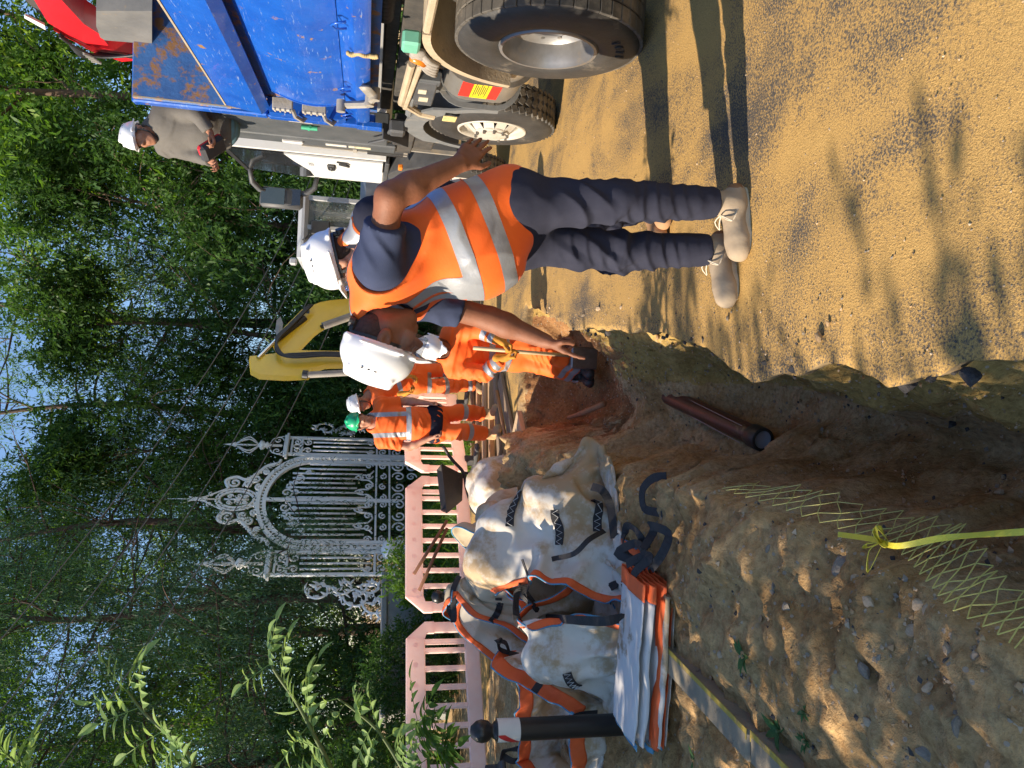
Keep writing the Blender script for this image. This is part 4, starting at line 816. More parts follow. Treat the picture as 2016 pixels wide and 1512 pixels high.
# arch frame with ring band
xa, xb = .34, W-.34; zc = 2.55; rad = (xb-xa)/2; xm = W/2
def archpath(r, z0, n=26):
    pts = [Vector((xm-r, 0, z0)), Vector((xm-r, 0, zc))]; pts += [Vector((xm-r*math.cos(a), 0, zc+r*.80*math.sin(a))) for a in np.linspace(0, math.pi, n)[1:]]; pts.append(Vector((xm+r, 0, z0))); return pts
for r, th, nm in ((rad, .028, 'arch_rib'), (rad-.15, .024, 'arch_rib')):
    m = MB(); m.sweep([(-.035, -th*1.3), (.035, -th*1.3), (.035, th*1.3), (-.035, th*1.3)], archpath(r, GZ0), (0, 1, 0)); m.build(nm, IRON, gate)
m = MB(); rm = rad-.075; L_ = 0
for z in np.arange(.95, zc, .128):
    for q in (-1, 1): ring(m, (xm+q*rm, z), .042, .054, .017, 12)
for a in np.linspace(.06, math.pi-.06, 22): ring(m, (xm-rm*math.cos(a), zc+rm*.80*math.sin(a)), .045, .045, .017, 12)
m.build('ring_band', IRON, gate, smooth=True)
for q in (-1, 1):                                                # two leaves
    leaf = bpy.data.objects.new('gate_leaf', None); COL.objects.link(leaf); leaf.parent = gate; leaf.location = (xm, 0, 0)
    w2 = rad-.18
    for k in range(8):
        x = q*(.08+(w2-.12)*k/7); zt = zc+.80*(rad-.15)*math.sqrt(max(0, 1-(abs(x)/(rad-.15))**2))-(.52 if k in (0, 1) else .34 if k < 5 else .24); tubeb('bar', [(x, 0, 1.30+(.12, .2, .3, .34, .3, .2, .12, .06)[k]), (x, 0, zt)], .023, leaf)
    for z in (.92, 1.2): m = MB(); m.box((q*w2/2, 0, z), (w2, .045, .04), b=.006); m.build('rail', IRON, leaf)
    m = MB()
    for k in range(4):
        x = q*(.10+(w2-.16)*k/3.)+0; scroll(m, (x, 1.06), .085, 1.3, 0, 1 if k % 2 else -1); scroll(m, (x, .72), .14, 1.35, R(90), 1 if k % 2 else -1); scroll(m, (x, 1.36), .085, 1.3, R(-90), 1 if k % 2 else -1); scroll(m, (x, .45), .12, 1.3, R(-90), -1 if k % 2 else 1)
    build_sep(m, 'scroll', leaf); m = MB()
    for k in range(2):
        x = q*(.25+.42*k); m = MB(); m.tube(spline([(x-.2, 0, 1.26), (x-.08, 0, 1.36), (x-.07, 0, 1.52), (x, 0, 1.64), (x+.07, 0, 1.52), (x+.08, 0, 1.36), (x+.2, 0, 1.26)], 22), .019, 5); scroll(m, (x, 1.5), .055, 1.1, 0, 1); m.build('lyre_scroll', IRON, leaf, smooth=True)
    m = MB()
    for (x, z, r, a0, s_) in ((.20, 3.02, .13, 180, 1), (.40, 2.98, .10, 0, -1), (.22, 2.84, .07, 90, -1), (.62, 2.80, .11, 200, 1), (.80, 2.64, .07, 20, -1), (.5, 2.86, .06, 0, 1)): scroll(m, (q*x, z), r, 1.4, R(a0), s_, .02, q)
    build_sep(m, 'scroll', leaf)
m = MB(); m.box((xm, -.01, 2.1), (.075, .06, 2.75), b=.01); m.build('meeting_stile', IRON, gate)
# crest above the arch
cr = bpy.data.objects.new('crest', None); COL.objects.link(cr); cr.parent = gate; cr.location = (xm, 0, zc+rad*.8)
m = MB(); ring(m, (0, .42), .22, .33, .028, 28); ring(m, (0, .42), .29, .40, .02, 28); m.build('medallion_frame', IRON, cr, smooth=True)
m = MB()
for a in np.linspace(0, 6.28, 21)[:-1]: m.lathe([(0, -.03), (.03, 0), (0, .03)], (math.cos(a)*.255, 0, .42+math.sin(a)*.365), (0, 1, 0), 6)
m.build('beading', IRON, cr, smooth=True)
m = MB(); m.tube([(0, 0, .18), (0, 0, .66)], .022, 6)
for q in (-1, 1):
    for (x, z, r, a0) in ((.08, .55, .06, -90), (.09, .38, .07, 90), (.07, .25, .05, -90)): scroll(m, (q*x, z), r, 1.3, R(a0), 1, .018, q)
m.build('monogram', IRON, cr, smooth=True)
m = MB(); m.tube([(0, 0, .8), (0, 0, 1.72)], [.022, .006], 6); m.lathe([(0, .95), (.06, 1.0), (.02, 1.06), (.05, 1.1), (0, 1.2)], (0, 0, 0), (0, 0, 1), 8)
for q in (-1, 1): m.tube(spline([(q*.30, 0, .62), (q*.16, 0, .86), (q*.05, 0, 1.05), (q*.03, 0, 1.25), (q*.06, 0, 1.33)], 18), .018, 5); scroll(m, (q*.13, .92), .06, 1.2, 0, 1, .012, q)
m.build('spire', IRON, cr, smooth=True)
for q in (-1, 1):
    m = MB()
    m.tube(spline([(q*.30, 0, .62), (q*.52, 0, .70), (q*.62, 0, .5), (q*.55, 0, .30), (q*.75, 0, .1), (q*.95, 0, -.05), (q*1.05, 0, -.28), (q*1.15, 0, -.32)], 40), .036, 6)
    for (x, z, r, a0) in ((.46, .52, .13, 60), (.42, .24, .10, -60), (.58, .12, .11, 90), (.34, .02, .09, 0), (.78, -.08, .07, 30), (.20, -.0, .06, 90)): scroll(m, (q*x, z), r, 1.4, R(a0), 1, .025, q)
    m.tube([(q*.36, 0, .35), (q*.62, 0, .28)], .02, 6); m.tube([(q*.36, 0, .27), (q*.60, 0, .2)], .02, 6)
    for k in range(9): m.lathe([(0, -.02), (.022, 0), (0, .02)], (q*(.62+.05*k), 0, .22-.06*k), (0, 1, 0), 5); m.tube([(q*(.6+.05*k), 0, .2-.055*k), (q*(.68+.055*k), 0, .24-.05*k)], [.02, .004], 5)
    m.build('crest_scrolls', IRON, cr, smooth=True)
# leafy iron brackets on either side
def leafbracket(x0, q, zs, nm='side_bracket'):
    m = MB(); g = random.Random(int(x0*10)+5)
    for (xx, z, r) in zs:
        pts = spiral((x0+q*xx, z), r, 1.1, R(90), -1, 24, q); m.tube(pts, .022, 5)
        for p in pts[::2]:
            for k in range(2):
                a = g.uniform(0, 6.28); L = g.uniform(.07, .15); e = p+Vector((math.cos(a)*L, g.uniform(-.04, .04), math.sin(a)*L)); m.tube([p, (p+e)/2+Vector((g.uniform(-.03, .03), 0, g.uniform(-.03, .03))), e], [.02, .024, .003], 4)
    m.build(nm, IRON, gate, smooth=True)
leafbracket(-.3, -1, [(.28, 2.2, .25), (.22, 1.75, .22), (.45, 1.5, .26), (.62, 1.15, .25), (.22, 1.25, .2), (.8, .95, .2)]); leafbracket(W+.3, 1, [(.28, 2.35, .25), (.22, 1.9, .22), (.4, 1.6, .22)])
# plinth wall and stone balls beside the gate
STONEW = mat('grey_stone', (.22, .22, .21), (.3, .3, .28), 5, .9, .4, 30, spots=(.12, .13, .1), sscale=8, sth=.58, soft=.15)
wl = empty('plinth_wall', Yp(770, 1170, 13.6), 0, 'low grey stone wall at the left of the white gate', 'wall'); wl.location.z = 0; wl.rotation_euler = (0, 0, math.atan2(gu.y, gu.x))
m = MB(); m.box((-1.0, 0, .48), (2.6, .35, 1.0), b=.02); m.build('wall_body', STONEW, wl); m = MB(); m.box((-1.0, 0, 1.03), (2.7, .45, .10), b=.02); m.build('coping', STONEW, wl)
ub = empty('stone_urn', Yp(800, 1082, 13.9), 0, 'small pale stone urn at the foot of the gate', 'urn'); ub.location.z = 0
m = MB(); m.box((0, 0, .35), (.34, .34, .7), b=.02); m.build('pedestal', IRON, ub); m = MB(); m.lathe([(.0, .7), (.14, .72), (.08, .78), (.15, .86), (.19, .95), (.16, 1.05), (.05, 1.10), (0, 1.12)], (0, 0, 0), (0, 0, 1), 16); m.build('bowl', IRON, ub, smooth=True)
# ------------------------------------------------------------------ faded plastic pedestrian barriers
PINK = leafmat('faded_pink_plastic', (.90, .77, .71), (.86, .71, .64), .4, 2)
def barrier(p0, p1, label, bars=8):
    d = (p1-p0); L = d.length; a = math.atan2(d.y, d.x); b_ = empty('barrier', (p0.x, p0.y, 0), a, label, 'barrier', 'plastic barriers in a row before the gate')
    H_ = 1.0; m = MB(); T_ = .05
    pl = [(.02, .22), (.02, .78), (.16, H_), (L-.16, H_), (L-.02, .78), (L-.02, .22)]
    m.box((L/2, 0, .90), (L-.34, T_, .20), b=.012); m.prism([(.0, .70), (0, .80), (.18, 1.0), (.18, .80), (.12, .78), (.12, .70)], (0, 0, 0), (1, 0, 0), (0, 0, 1), T_-.004); m.prism([(L, .70), (L, .80), (L-.18, 1.0), (L-.18, .80), (L-.12, .78), (L-.12, .70)], (0, 0, 0), (1, 0, 0), (0, 0, 1), T_-.004); m.build('top_panel', PINK, b_)
    m = MB(); m.box((L/2, 0, .30), (L-.04, T_, .16), b=.012); m.build('bottom_panel', PINK, b_)
    for q in (.06, L-.06): m = MB(); m.box((q, 0, .53), (.11, T_-.006, .36), b=.008); m.build('end_post', PINK, b_)
    for k in range(bars): x = .12+(L-.24)*(k+.5)/bars+.0; m = MB(); m.box((x+(L-.24)/bars*.5 if k < bars-1 else x, 0, .59), (.055, T_-.01, .44), b=.01); m.build('bar', PINK, b_)
    for k in range(7): m = MB(); m.lathe([(.0, -.008), (.022, -.006), (.028, 0)], (.25+(L-.5)*k/6, -T_/2, .90), (0, -1, 0), 10); m.build('moulded_dimple', PINK, b_)
    for q in (.25, L-.25): m = MB(); m.box((q, 0, .10), (.12, .5, .06), b=.02); m.box((q, 0, .17), (.1, .1, .14), b=.01); m.build('foot', DKGREY, b_)
    return b_
b1a, b1b = G(798, 1207, 1.0), G(798, 938, 1.0); b2b = G(799, 1226, 1.0); dd = (b1a-b1b); b2a = b2b+dd; 
barrier(b1a, b1b, 'faded pink plastic barrier behind the wheelbarrow'); barrier(b2a, b2b, 'faded pink plastic barrier nearest the leafy verge'); b3a = b1b+Vector((.06, .03, 0)); barrier(b3a, b3a+Vector((.95, 1.55, 0)), 'pink plastic barrier angled away behind the green-helmeted man', 9)
for k, (px, py) in enumerate(((855, 930), (858, 1240))):
    pass
# ------------------------------------------------------------------ bollard
bo = empty('bollard', G(1222, 1426, 0), 0, 'black bollard with red and white band and round knob', 'bollard')
BLKP = mat('bollard_black', (.014, .014, .015), (.022, .021, .021), 9, .35, .15, spots=(.12, .1, .08), sscale=20, sth=.7)
H_ = .78
m = MB(); m.cyl((0, 0, -.05), (0, 0, H_-.17), .062, n=28); m.build('post', BLKP, bo, auto=40)
m = MB(); m.lathe([(.0, H_+.045+.062), (.03, H_+.04+.06), (.055, H_+.07), (.062, H_+.04), (.055, H_+.005), (.035, H_-.015), (.045, H_-.03), (.055, H_-.04), (.055, H_-.05)], (0, 0, 0), (0, 0, 1), 24); m.build('knob', BLKP, bo, smooth=True)
m = MB(); m.cyl((0, 0, H_-.172), (0, 0, H_-.045), .063, n=28, cap=False); m.build('white_band', mat('white_band', (.75, .73, .68), (.66, .63, .58), 9, .5), bo, smooth=True)
m = MB()                                                        # slanting red marks
n = 28
for sgn in (0, 1):
    for seg in range(2):
        a0 = math.pi*seg+.5; vs = []; fs = []
        for i in range(11):
            a = a0+i*.11; zz = H_-.165+.11*i/10
            for dz in (-.028, .028): vs.append((math.cos(a)*.0642, math.sin(a)*.0642, min(max(zz+dz, H_-.171), H_-.046)))
        for i in range(10): fs.append((2*i, 2*i+1, 2*i+3, 2*i+2))
        if sgn == 0: m.add(vs, fs)
m.build('red_band', mat('red_band', (.6, .03, .03), None, 9, .45), bo)
b2 = empty('bollard', Yp(862, 1175, 6.6), 0, 'far black bollard, knob showing behind the bag pile', 'bollard'); b2.location.z = 0
zt = Yp(862, 1175, 6.6).z
m = MB(); m.cyl((0, 0, 0), (0, 0, zt-.2), .06, n=20); m.build('post', BLKP, b2); m = MB(); m.cyl((0, 0, zt-.2), (0, 0, zt-.06), .061, n=20); m.build('white_band', mat('white_band', (.75, .73, .68)), b2); m = MB(); m.lathe([(0, zt+.06), (.045, zt+.045), (.06, zt), (.045, zt-.045), (.03, zt-.06)], (0, 0, 0), (0, 0, 1), 18); m.build('knob', BLKP, b2, smooth=True)
# ------------------------------------------------------------------ planks, plates and tools at the far end of the trench
WOOD = [mat('plank_a', (.50, .34, .19), (.40, .26, .14), 5, .8, .4, 30, stretch=(1, 9, 9)), mat('plank_b', (.60, .44, .27), (.5, .35, .2), 5, .8, .4, 30, stretch=(1, 9, 9)), mat('plank_c', (.3, .22, .15), (.22, .16, .11), 5, .85, .4, 30, stretch=(1, 9, 9))]
pk = [((942, 725), (940, 960), .14, .05, 0), ((955, 720), (952, 955), .10, .05, 1), ((966, 735), (968, 960), .12, .06, 0), ((976, 740), (985, 930), .12, .04, 2), ((930, 720), (930, 905), .12, .05, 2), ((998, 880), (1000, 960), .2, .03, 2), ((985, 745), (1010, 870), .16, .04, 2), ((1018, 830), (1032, 905), .3, .05, 1)]
lab = ['sandy plank lying across the far end of the trench', 'pale narrow plank beside the boots of the green-helmeted man', 'thick plank nearest the trench at its far end', 'dark muddy plank in front of the boots', 'farthest dark plank under the barriers', 'short dark board by the wheelbarrow wheel', 'dark slanting board along the far trench edge', 'pale sandy slab on the trench edge under the shovel']
for i, (a, b, wd, th, k) in enumerate(pk):
    z = .03+.012*(i % 3); p = G(*a, z); q = G(*b, z); c = (p+q)/2; L_ = (q-p).length; m = MB(); o = empty('plank', c, math.atan2((q-p).y, (q-p).x)); bpy.data.objects.remove(o)
    m.box((0, 0, 0), (L_, wd, th), b=.006); o = m.build('plank', WOOD[k], None); o.location = c; o.rotation_euler = (R(2*(i % 3-1)), R(.6*(i % 2)), math.atan2((q-p).y, (q-p).x)); tag(o, lab[i], 'plank', 'planks at the far end of the trench')
sv = empty('long_shovel', G(1000, 905, .05), 0, 'long-handled shovel with rusty round blade lying by the planks', 'shovel'); so_ = Vector(sv.location)
m = MB(); m.cyl(G(978, 770, .12)-so_, G(998, 880, .09)-so_, .018, n=10); m.build('handle', mat('brown_handle', (.3, .15, .07), (.24, .12, .06), 9, .7), sv, smooth=True)
m = MB(); h0 = G(996, 872, .09)-so_; h1 = G(1003, 925, .03)-so_; d_ = (h1-h0).normalized(); s_ = d_.cross(Vector((0, 0, 1))).normalized(); vs = []; fs = []
for i in range(9):
    t = i/8; w_ = .02 if i == 0 else .13*math.sqrt(max(.02, 1-(max(0, t-.45)/.6)**2))
    for j in range(5): q = (j-2)/2; vs.append(h0+(h1-h0)*t*1.0+s_*w_*q+Vector((0, 0, .03*(1-q*q)*(-1)+.02)))
for i in range(8):
    for j in range(4): fs.append((i*5+j, i*5+j+1, i*5+6+j, i*5+5+j))
m.add(vs, fs); bl = m.build('blade', mat('rusty_blade', (.33, .25, .1), (.26, .2, .09), 8, .6, .2, metal=.3), sv, smooth=True); bl.modifiers.new('t', 'SOLIDIFY').thickness = .006
# wheelbarrow
WB = mat('wheelbarrow_black', (.02, .019, .019), (.05, .042, .035), 6, .5, .2, spots=(.2, .14, .09), sscale=7, sth=.6, soft=.2)
wbl = empty('wheelbarrow', Yp(900, 950, 8.0), 0, 'black wheelbarrow standing between the bags and the green-helmeted man', 'wheelbarrow'); wbl.location.z = 0; wb = Vector(wbl.location)
top = [Yp(868, 915, 7.9), Yp(878, 1010, 7.6), Yp(868, 1005, 8.2), Yp(860, 925, 8.4)]; bot = [Yp(910, 935, 7.95), Yp(908, 985, 7.75), Yp(905, 985, 8.05), Yp(905, 940, 8.2)]
m = MB(); vs = [p-wb for p in top]+[p-wb for p in bot]; m.add(vs, [(4, 5, 6, 7), (0, 1, 5, 4), (1, 2, 6, 5), (2, 3, 7, 6), (3, 0, 4, 7)]); tr_ = m.build('tray', WB, wbl); tr_.modifiers.new('t', 'SOLIDIFY').thickness = .012
for sgn in (0, 1):
    dy = .5*sgn; m = MB(); m.tube(spline([Yp(872, 878, 8.0+dy)-wb, Yp(890, 905, 8.0+dy)-wb, Yp(912, 930, 8.0+dy)-wb, Yp(918, 960, 7.9+dy)-wb, Yp(925, 985, 7.8+dy*.6)-wb], 20), .018, 8); m.build('handle_bar', WB, wbl, smooth=True)
    m = MB(); m.tube(spline([Yp(912, 930, 8.0+dy)-wb, Yp(935, 935, 8.0+dy)-wb, Yp(950, 940, 8.0+dy)-wb, Yp(952, 965, 7.95+dy)-wb], 12), .016, 8); m.build('leg', WB, wbl, smooth=True)
m = MB(); wc = Yp(925, 995, 7.9)-wb; m.lathe([(.10, -.04), (.17, -.045), (.19, -.02), (.19, .02), (.17, .045), (.10, .04)], (wc.x, wc.y, .19), (1, -.6, 0), 24); m.build('tyre', BLACK, wbl, smooth=True); m = MB(); m.lathe([(0, -.03), (.10, -.03), (.1, .03), (0, .03)], (wc.x, wc.y, .19), (1, -.6, 0), 16); m.build('rim', mat('orange_lens', (.75, .25, .02)), wbl)
# loose rods leaning on the barrier
RODM = mat('rusty_rod', (.28, .12, .06), (.2, .09, .05), 9, .8, .3)
for k, (a, b) in enumerate((((815, 1130), (880, 1025)), ((825, 1163), (880, 1040)))):
    m = MB(); p = Yp(*a, 7.0); q = Yp(*b, 7.3); m.cyl((0, 0, 0), q-p, .016, n=8); o = m.build('wooden_stake', RODM, None, smooth=True); o.location = p; tag(o, ('upper of two brown stakes leaning before the pink barrier', 'lower of two brown stakes leaning before the pink barrier')[k], 'stake', 'stakes leaning by the barrier')
# ------------------------------------------------------------------ people: smooth-blended volumes turned into one continuous surface
class SDF:
    def __init__(s, lo, hi, h):
        s.lo = np.array(lo, float); s.h = h; s.n = np.ceil((np.array(hi, float)-s.lo)/h).astype(int)+1; s.F = np.full(s.n, .25, np.float32)
    def _reg(s, lo, hi):
        a = np.clip(np.floor((np.array(lo)-s.lo)/s.h).astype(int), 0, s.n-1); b = np.clip(np.ceil((np.array(hi)-s.lo)/s.h).astype(int)+1, 1, s.n)
        g = [s.lo[i]+s.h*np.arange(a[i], b[i]) for i in range(3)]
        return tuple(slice(a[i], b[i]) for i in range(3)), np.stack(np.meshgrid(*g, indexing='ij'), -1)
    def _mix(s, sl, d, k, op):
        if d.size == 0: return
        A = s.F[sl]
        if op == 'u': hh = np.clip(.5+.5*(A-d)/k, 0, 1); s.F[sl] = A*(1-hh)+d*hh-k*hh*(1-hh)
        elif op == 's': d = -d; hh = np.clip(.5-.5*(A-d)/k, 0, 1); s.F[sl] = A*(1-hh)+d*hh+k*hh*(1-hh)
    def cone(s, a, b, ra, rb, k=.02, op='u', flat=None):
        """rounded cone a->b; flat=(axis, scale) squashes the section along axis"""
        a = np.array(a, float); b = np.array(b, float); r = max(ra, rb)*(1.5 if flat else 1)+k+.03
        sl, P = s._reg(np.minimum(a, b)-r, np.maximum(a, b)+r)
        ab = b-a; L2 = ab@ab+1e-9; Q = P-a
        if flat is not None:
            ax = np.array(flat[0], float); ax /= np.linalg.norm(ax); Q = Q+(Q@ax)[..., None]*ax*(1/flat[1]-1); ab2 = ab+(ab@ax)*ax*(1/flat[1]-1); L2 = ab2@ab2+1e-9; ab = ab2
        t = np.clip((Q@ab)/L2, 0, 1); d = np.linalg.norm(Q-t[..., None]*ab, axis=-1)-(ra+(rb-ra)*t)
        s._mix(sl, d.astype(np.float32), k, op); return s
    def ell(s, c, r, k=.02, op='u', ax=None):
        """ellipsoid, ax = 3 unit axes as rows"""
        c = np.array(c, float); r = np.array(r, float); m = r.max()+k+.03; sl, P = s._reg(c-m, c+m); Q = P-c
        if ax is not None: Q = Q@np.array(ax, float).T
        n = np.linalg.norm(Q/r, axis=-1); g = np.linalg.norm(Q/(r*r), axis=-1)+1e-6
        d = n*(n-1)/g
        s._mix(sl, d.astype(np.float32), k, op); return s
    def cut(s, p, n):
        """remove the half space on the +n side of p"""
        n = np.array(n, float); n /= np.linalg.norm(n); sl, P = s._reg(s.lo, s.lo+s.h*(s.n-1)); d = (P-np.array(p))@n
        s.F[sl] = np.maximum(s.F[sl], d.astype(np.float32)); return s
    def mesh(s, sub=None):
        F = s.F; S = F < 0; n = np.array(F.shape)-1
        c = np.zeros(n, np.int8)
        for i in (0, 1):
            for j in (0, 1):
                for k in (0, 1): c += S[i:n[0]+i, j:n[1]+j, k:n[2]+k]
        act = (c > 0) & (c < 8); idx = np.argwhere(act); num = np.full(n, -1, np.int64); num[act] = np.arange(len(idx))
        acc = np.zeros((len(idx), 3)); cnt = np.zeros(len(idx))
        for a in range(3):
            o1, o2 = [(1, 2), (0, 2), (0, 1)][a]
            for p in (0, 1):
                for q in (0, 1):
                    off = np.zeros(3, int); off[o1] = p; off[o2] = q; i0 = idx+off; i1 = i0.copy(); i1[:, a] += 1
                    f0 = F[tuple(i0.T)]; f1 = F[tuple(i1.T)]; m = (f0 < 0) != (f1 < 0); t = np.where(m, f0/(f0-f1+1e-12), 0)
                    pos = off.astype(float)[None].repeat(len(idx), 0); pos[:, a] = t; acc += np.where(m[:, None], pos, 0); cnt += m
        V = s.lo+s.h*(idx+acc/np.maximum(cnt, 1)[:, None]); Q = []
        for a in range(3):
            o1, o2 = [(1, 2), (2, 0), (0, 1)][a]; sl0 = [slice(None)]*3; sl1 = [slice(None)]*3; sl0[a] = slice(0, -1); sl1[a] = slice(1, None)
            A = S[tuple(sl0)]; B = S[tuple(sl1)]; e = np.argwhere(A != B); e = e[(e[:, o1] > 0) & (e[:, o2] > 0) & (e[:, o1] < n[o1]) & (e[:, o2] < n[o2])]
            fl = A[tuple(e.T)]
            def cell(d1, d2): q = e.copy(); q[:, o1] -= d1; q[:, o2] -= d2; return num[tuple(q.T)]
            q = np.stack([cell(1, 1), cell(0, 1), cell(0, 0), cell(1, 0)], -1); q[~fl] = q[~fl][:, ::-1]; Q.append(q)
        Q = np.concatenate(Q); Q = Q[(Q >= 0).all(1)]
        return V, Q
def vnormals(V, Q):
    fn = np.cross(V[Q[:, 2]]-V[Q[:, 0]], V[Q[:, 3]]-V[Q[:, 1]]); N = np.zeros_like(V)
    for k in range(4): np.add.at(N, Q[:, k], fn)
    return N/(np.linalg.norm(N, axis=1, keepdims=True)+1e-9)
def relax(V, Q, it=2, lam=.5):
    n = len(V); e = np.concatenate([Q[:, [0, 1]], Q[:, [1, 2]], Q[:, [2, 3]], Q[:, [3, 0]]]); a = np.concatenate([e[:, 0], e[:, 1]]); b = np.concatenate([e[:, 1], e[:, 0]])
    deg = np.bincount(a, minlength=n)+1e-9
    for _ in range(it):
        M_ = np.stack([np.bincount(a, V[b, k], n)/deg for k in range(3)], -1); V = V+lam*(M_-V)
    return V
def wrinkle(V, N, amp, s, ax=None, seed=0, thr=.0):
    """cloth folds: ridged noise, stretched along ax"""
    P = V.copy()
    if ax is not None:
        ax = np.array(ax, float); ax /= np.linalg.norm(ax); P = P+(P@ax)[:, None]*ax*(-.62)
    P = P+.05*np.stack([fbm(V, 4, 2, seed+k) for k in range(3)], -1)
    a = 1-np.abs(fbm(P, s, 3, seed+5))*3.2; a = np.clip(a, -.6, 1); b = fbm(P, s*.45, 2, seed+9)
    return V+N*(amp*(a*.55+b*.9))[:, None]
def folds(V, N, amp, seed, base=(0, 0, 1), lam=(.05, .12), tilt=1.1, k=6):
    """diagonal pulled folds: skewed triangle waves, gated so that they start and stop"""
    g = np.random.RandomState(seed); d = np.zeros(len(V)); wv = .05*fbm(V, 3.5, 2, seed); b = np.array(base, float)
    for i in range(k):
        n = b+tilt*g.randn(3); n /= np.linalg.norm(n); l = g.uniform(*lam); t = ((V@n+wv)/l+g.rand()*5) % 1.0; tri = np.where(t < .3, t/.3, (1-t)/.7)**1.4; gt = np.clip(fbm(V, 4.2, 2, seed+i*13)*3.4-.35, 0, 1); d += (tri-.4)*gt
    return V+N*(amp*d)[:, None]
def basis(up, fwd):
    up = np.array(up, float); up /= np.linalg.norm(up); f = np.array(fwd, float); f = f-up*(f@up); f /= np.linalg.norm(f); r = np.cross(f, up)
    return r, f, up                                            # right, forward, up
def add_head(S, c, up, fwd, s=1., part='skin'):
    r, f, u = basis(up, fwd); A = np.array([r, f, u]); c = np.array(c)
    P = lambda x, y, z: c+(r*x+f*y+u*z)*s
    S.ell(P(0, -.012, .035), np.array([.074, .096, .088])*s, .02, ax=A)           # cranium
    S.ell(P(0, .022, -.035), np.array([.062, .07, .082])*s, .03, ax=A)            # face
    S.cone(P(0, .052, -.105), P(0, .03, -.085), .024*s, .03*s, .03)               # chin
    for q in (-1, 1):
        S.cone(P(q*.05, -.005, -.05), P(q*.022, .05, -.098), .022*s, .02*s, .03)  # jaw
        S.ell(P(q*.042, .058, -.028), np.array([.024, .02, .022])*s, .02, ax=A)   # cheek
        S.ell(P(q*.03, .092, .012), np.array([.019, .016, .013])*s, .012, 's', ax=A)  # eye socket
        S.ell(P(q*.03, .079, .008), np.array([.013, .012, .011])*s, .004, ax=A)   # lids
        # ear
        S.ell(P(q*.083, -.008, -.002), np.array([.013, .024, .037])*s, .006, ax=A); S.ell(P(q*.097, -.001, .002), np.array([.010, .012, .021])*s, .005, 's', ax=A)
        S.cone(P(q*.015, .089, .026), P(q*.05, .074, .028), .009*s, .008*s, .014)  # brow
        S.ell(P(q*.012, .098, -.036), np.array([.012, .013, .010])*s, .008, ax=A)  # nostril
    S.cone(P(0, .086, .016), P(0, .113, -.028), .009*s, .014*s, .012)             # nose
    S.cone(P(-.018, .086, -.063), P(.018, .086, -.063), .008*s, .008*s, .008); S.cone(P(-.016, .083, -.079), P(.016, .083, -.079), .009*s, .009*s, .008)
    S.cone(P(-.02, .098, -.070), P(.02, .098, -.070), .003*s, .003*s, .004, 's')
def add_hand(S, w, d, pn, pose='relaxed', s=1., side=1):
    """w wrist, d direction of the hand, pn palm normal (out of the palm), side +1: thumb on +(d x pn)"""
    d = np.array(d, float); d /= np.linalg.norm(d); pn = np.array(pn, float); pn = pn-d*(pn@d); pn /= np.linalg.norm(pn); t = np.cross(d, pn)*side; w = np.array(w)
    Pt = lambda x, y, z: w+(d*x+t*y+pn*z)*s
    for y0, y1, L in ((.018, .034, .088), (.006, .012, .092), (-.006, -.011, .088), (-.016, -.032, .080)): S.cone(Pt(.0, y0, 0), Pt(L, y1, 0), .0155*s, .0135*s, .012)
    S.cone(Pt(.015, .02, .008), Pt(.05, .032, .008), .016*s, .014*s, .012)
    ln = [(.040, .024, .020), (.044, .028, .022), (.041, .026, .021), (.032, .02, .018)]
    curl = {'relaxed': [(.3, .5, .4)]*4, 'flat': [(.12, .2, .15), (.08, .15, .1), (.1, .2, .15), (.12, .25, .15)], 'grip': [(1.1, 1.3, .7)]*4, 'point': [(.05, .12, .1), (1.25, 1.45, .8), (1.3, 1.45, .8), (1.3, 1.4, .8)], 'hold': [(.7, .8, .5)]*4}[pose]
    for i, (y, L) in enumerate(((.034, .09), (.012, .094), (-.011, .090), (-.032, .082))):
        p = Pt(L, y, 0); a = 0; rr = .0098 if i < 3 else .0085; sp = (.10, .03, -.05, -.14)[i]*(.3 if pose == 'flat' else 1)
        for j in range(3):
            a += curl[i][j]; dd = d*math.cos(a)*math.cos(sp)+pn*math.sin(a)+t*math.sin(sp)*math.cos(a); dd /= np.linalg.norm(dd); q = p+dd*ln[i][j]*s
            S.cone(p, q, (rr-.0009*j)*s, (rr-.0009*(j+1))*s, .004); p = q
    th = {'point': (.35, .9), 'grip': (.5, 1.0), 'flat': (.55, .2), 'relaxed': (.45, .35), 'hold': (.5, .7)}[pose]
    p = Pt(.03, .032, .006); a = p+(d*.7+t*(.75-.4*th[1])+pn*(.1+.5*th[1]))*.042*s; b = a+(d*(.9-.1*th[1])+t*(.4-.7*th[1])+pn*(.1+.3*th[1]))*.032*s; c = b+(d*.9+t*(.25-.5*th[1])+pn*.1)*.022*s
    S.cone(p, a, .0145*s, .0115*s, .01); S.cone(a, b, .0115*s, .0105*s, .004); S.cone(b, c, .0105*s, .009*s, .004)
def arr(*p): return [np.array(q, float) for q in p]
def bounds(J, pad=.22):
    A = np.array(J); return A.min(0)-pad, A.max(0)+pad
SKINM = {}
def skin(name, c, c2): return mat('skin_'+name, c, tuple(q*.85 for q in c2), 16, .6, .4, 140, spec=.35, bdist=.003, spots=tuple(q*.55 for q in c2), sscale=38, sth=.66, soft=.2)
ORANGE = mat('hi_vis_orange', (.95, .145, .008), (.90, .125, .007), 9, .7, .25, 120, bdist=.003, sheen=.1)
REFL = mat('reflective_tape', (.36, .37, .385), (.31, .32, .34), 14, .38, .3, 60, metal=.25, bdist=.004)
NAVY = mat('navy_cloth', (.016, .018, .032), (.024, .026, .042), 12, .85, .3, 200, bdist=.003, spec=.15)
BLUEGREY = mat('blue_grey_cotton', (.045, .057, .105), (.035, .045, .085), 12, .9, .3, 220, bdist=.003, spec=.15)
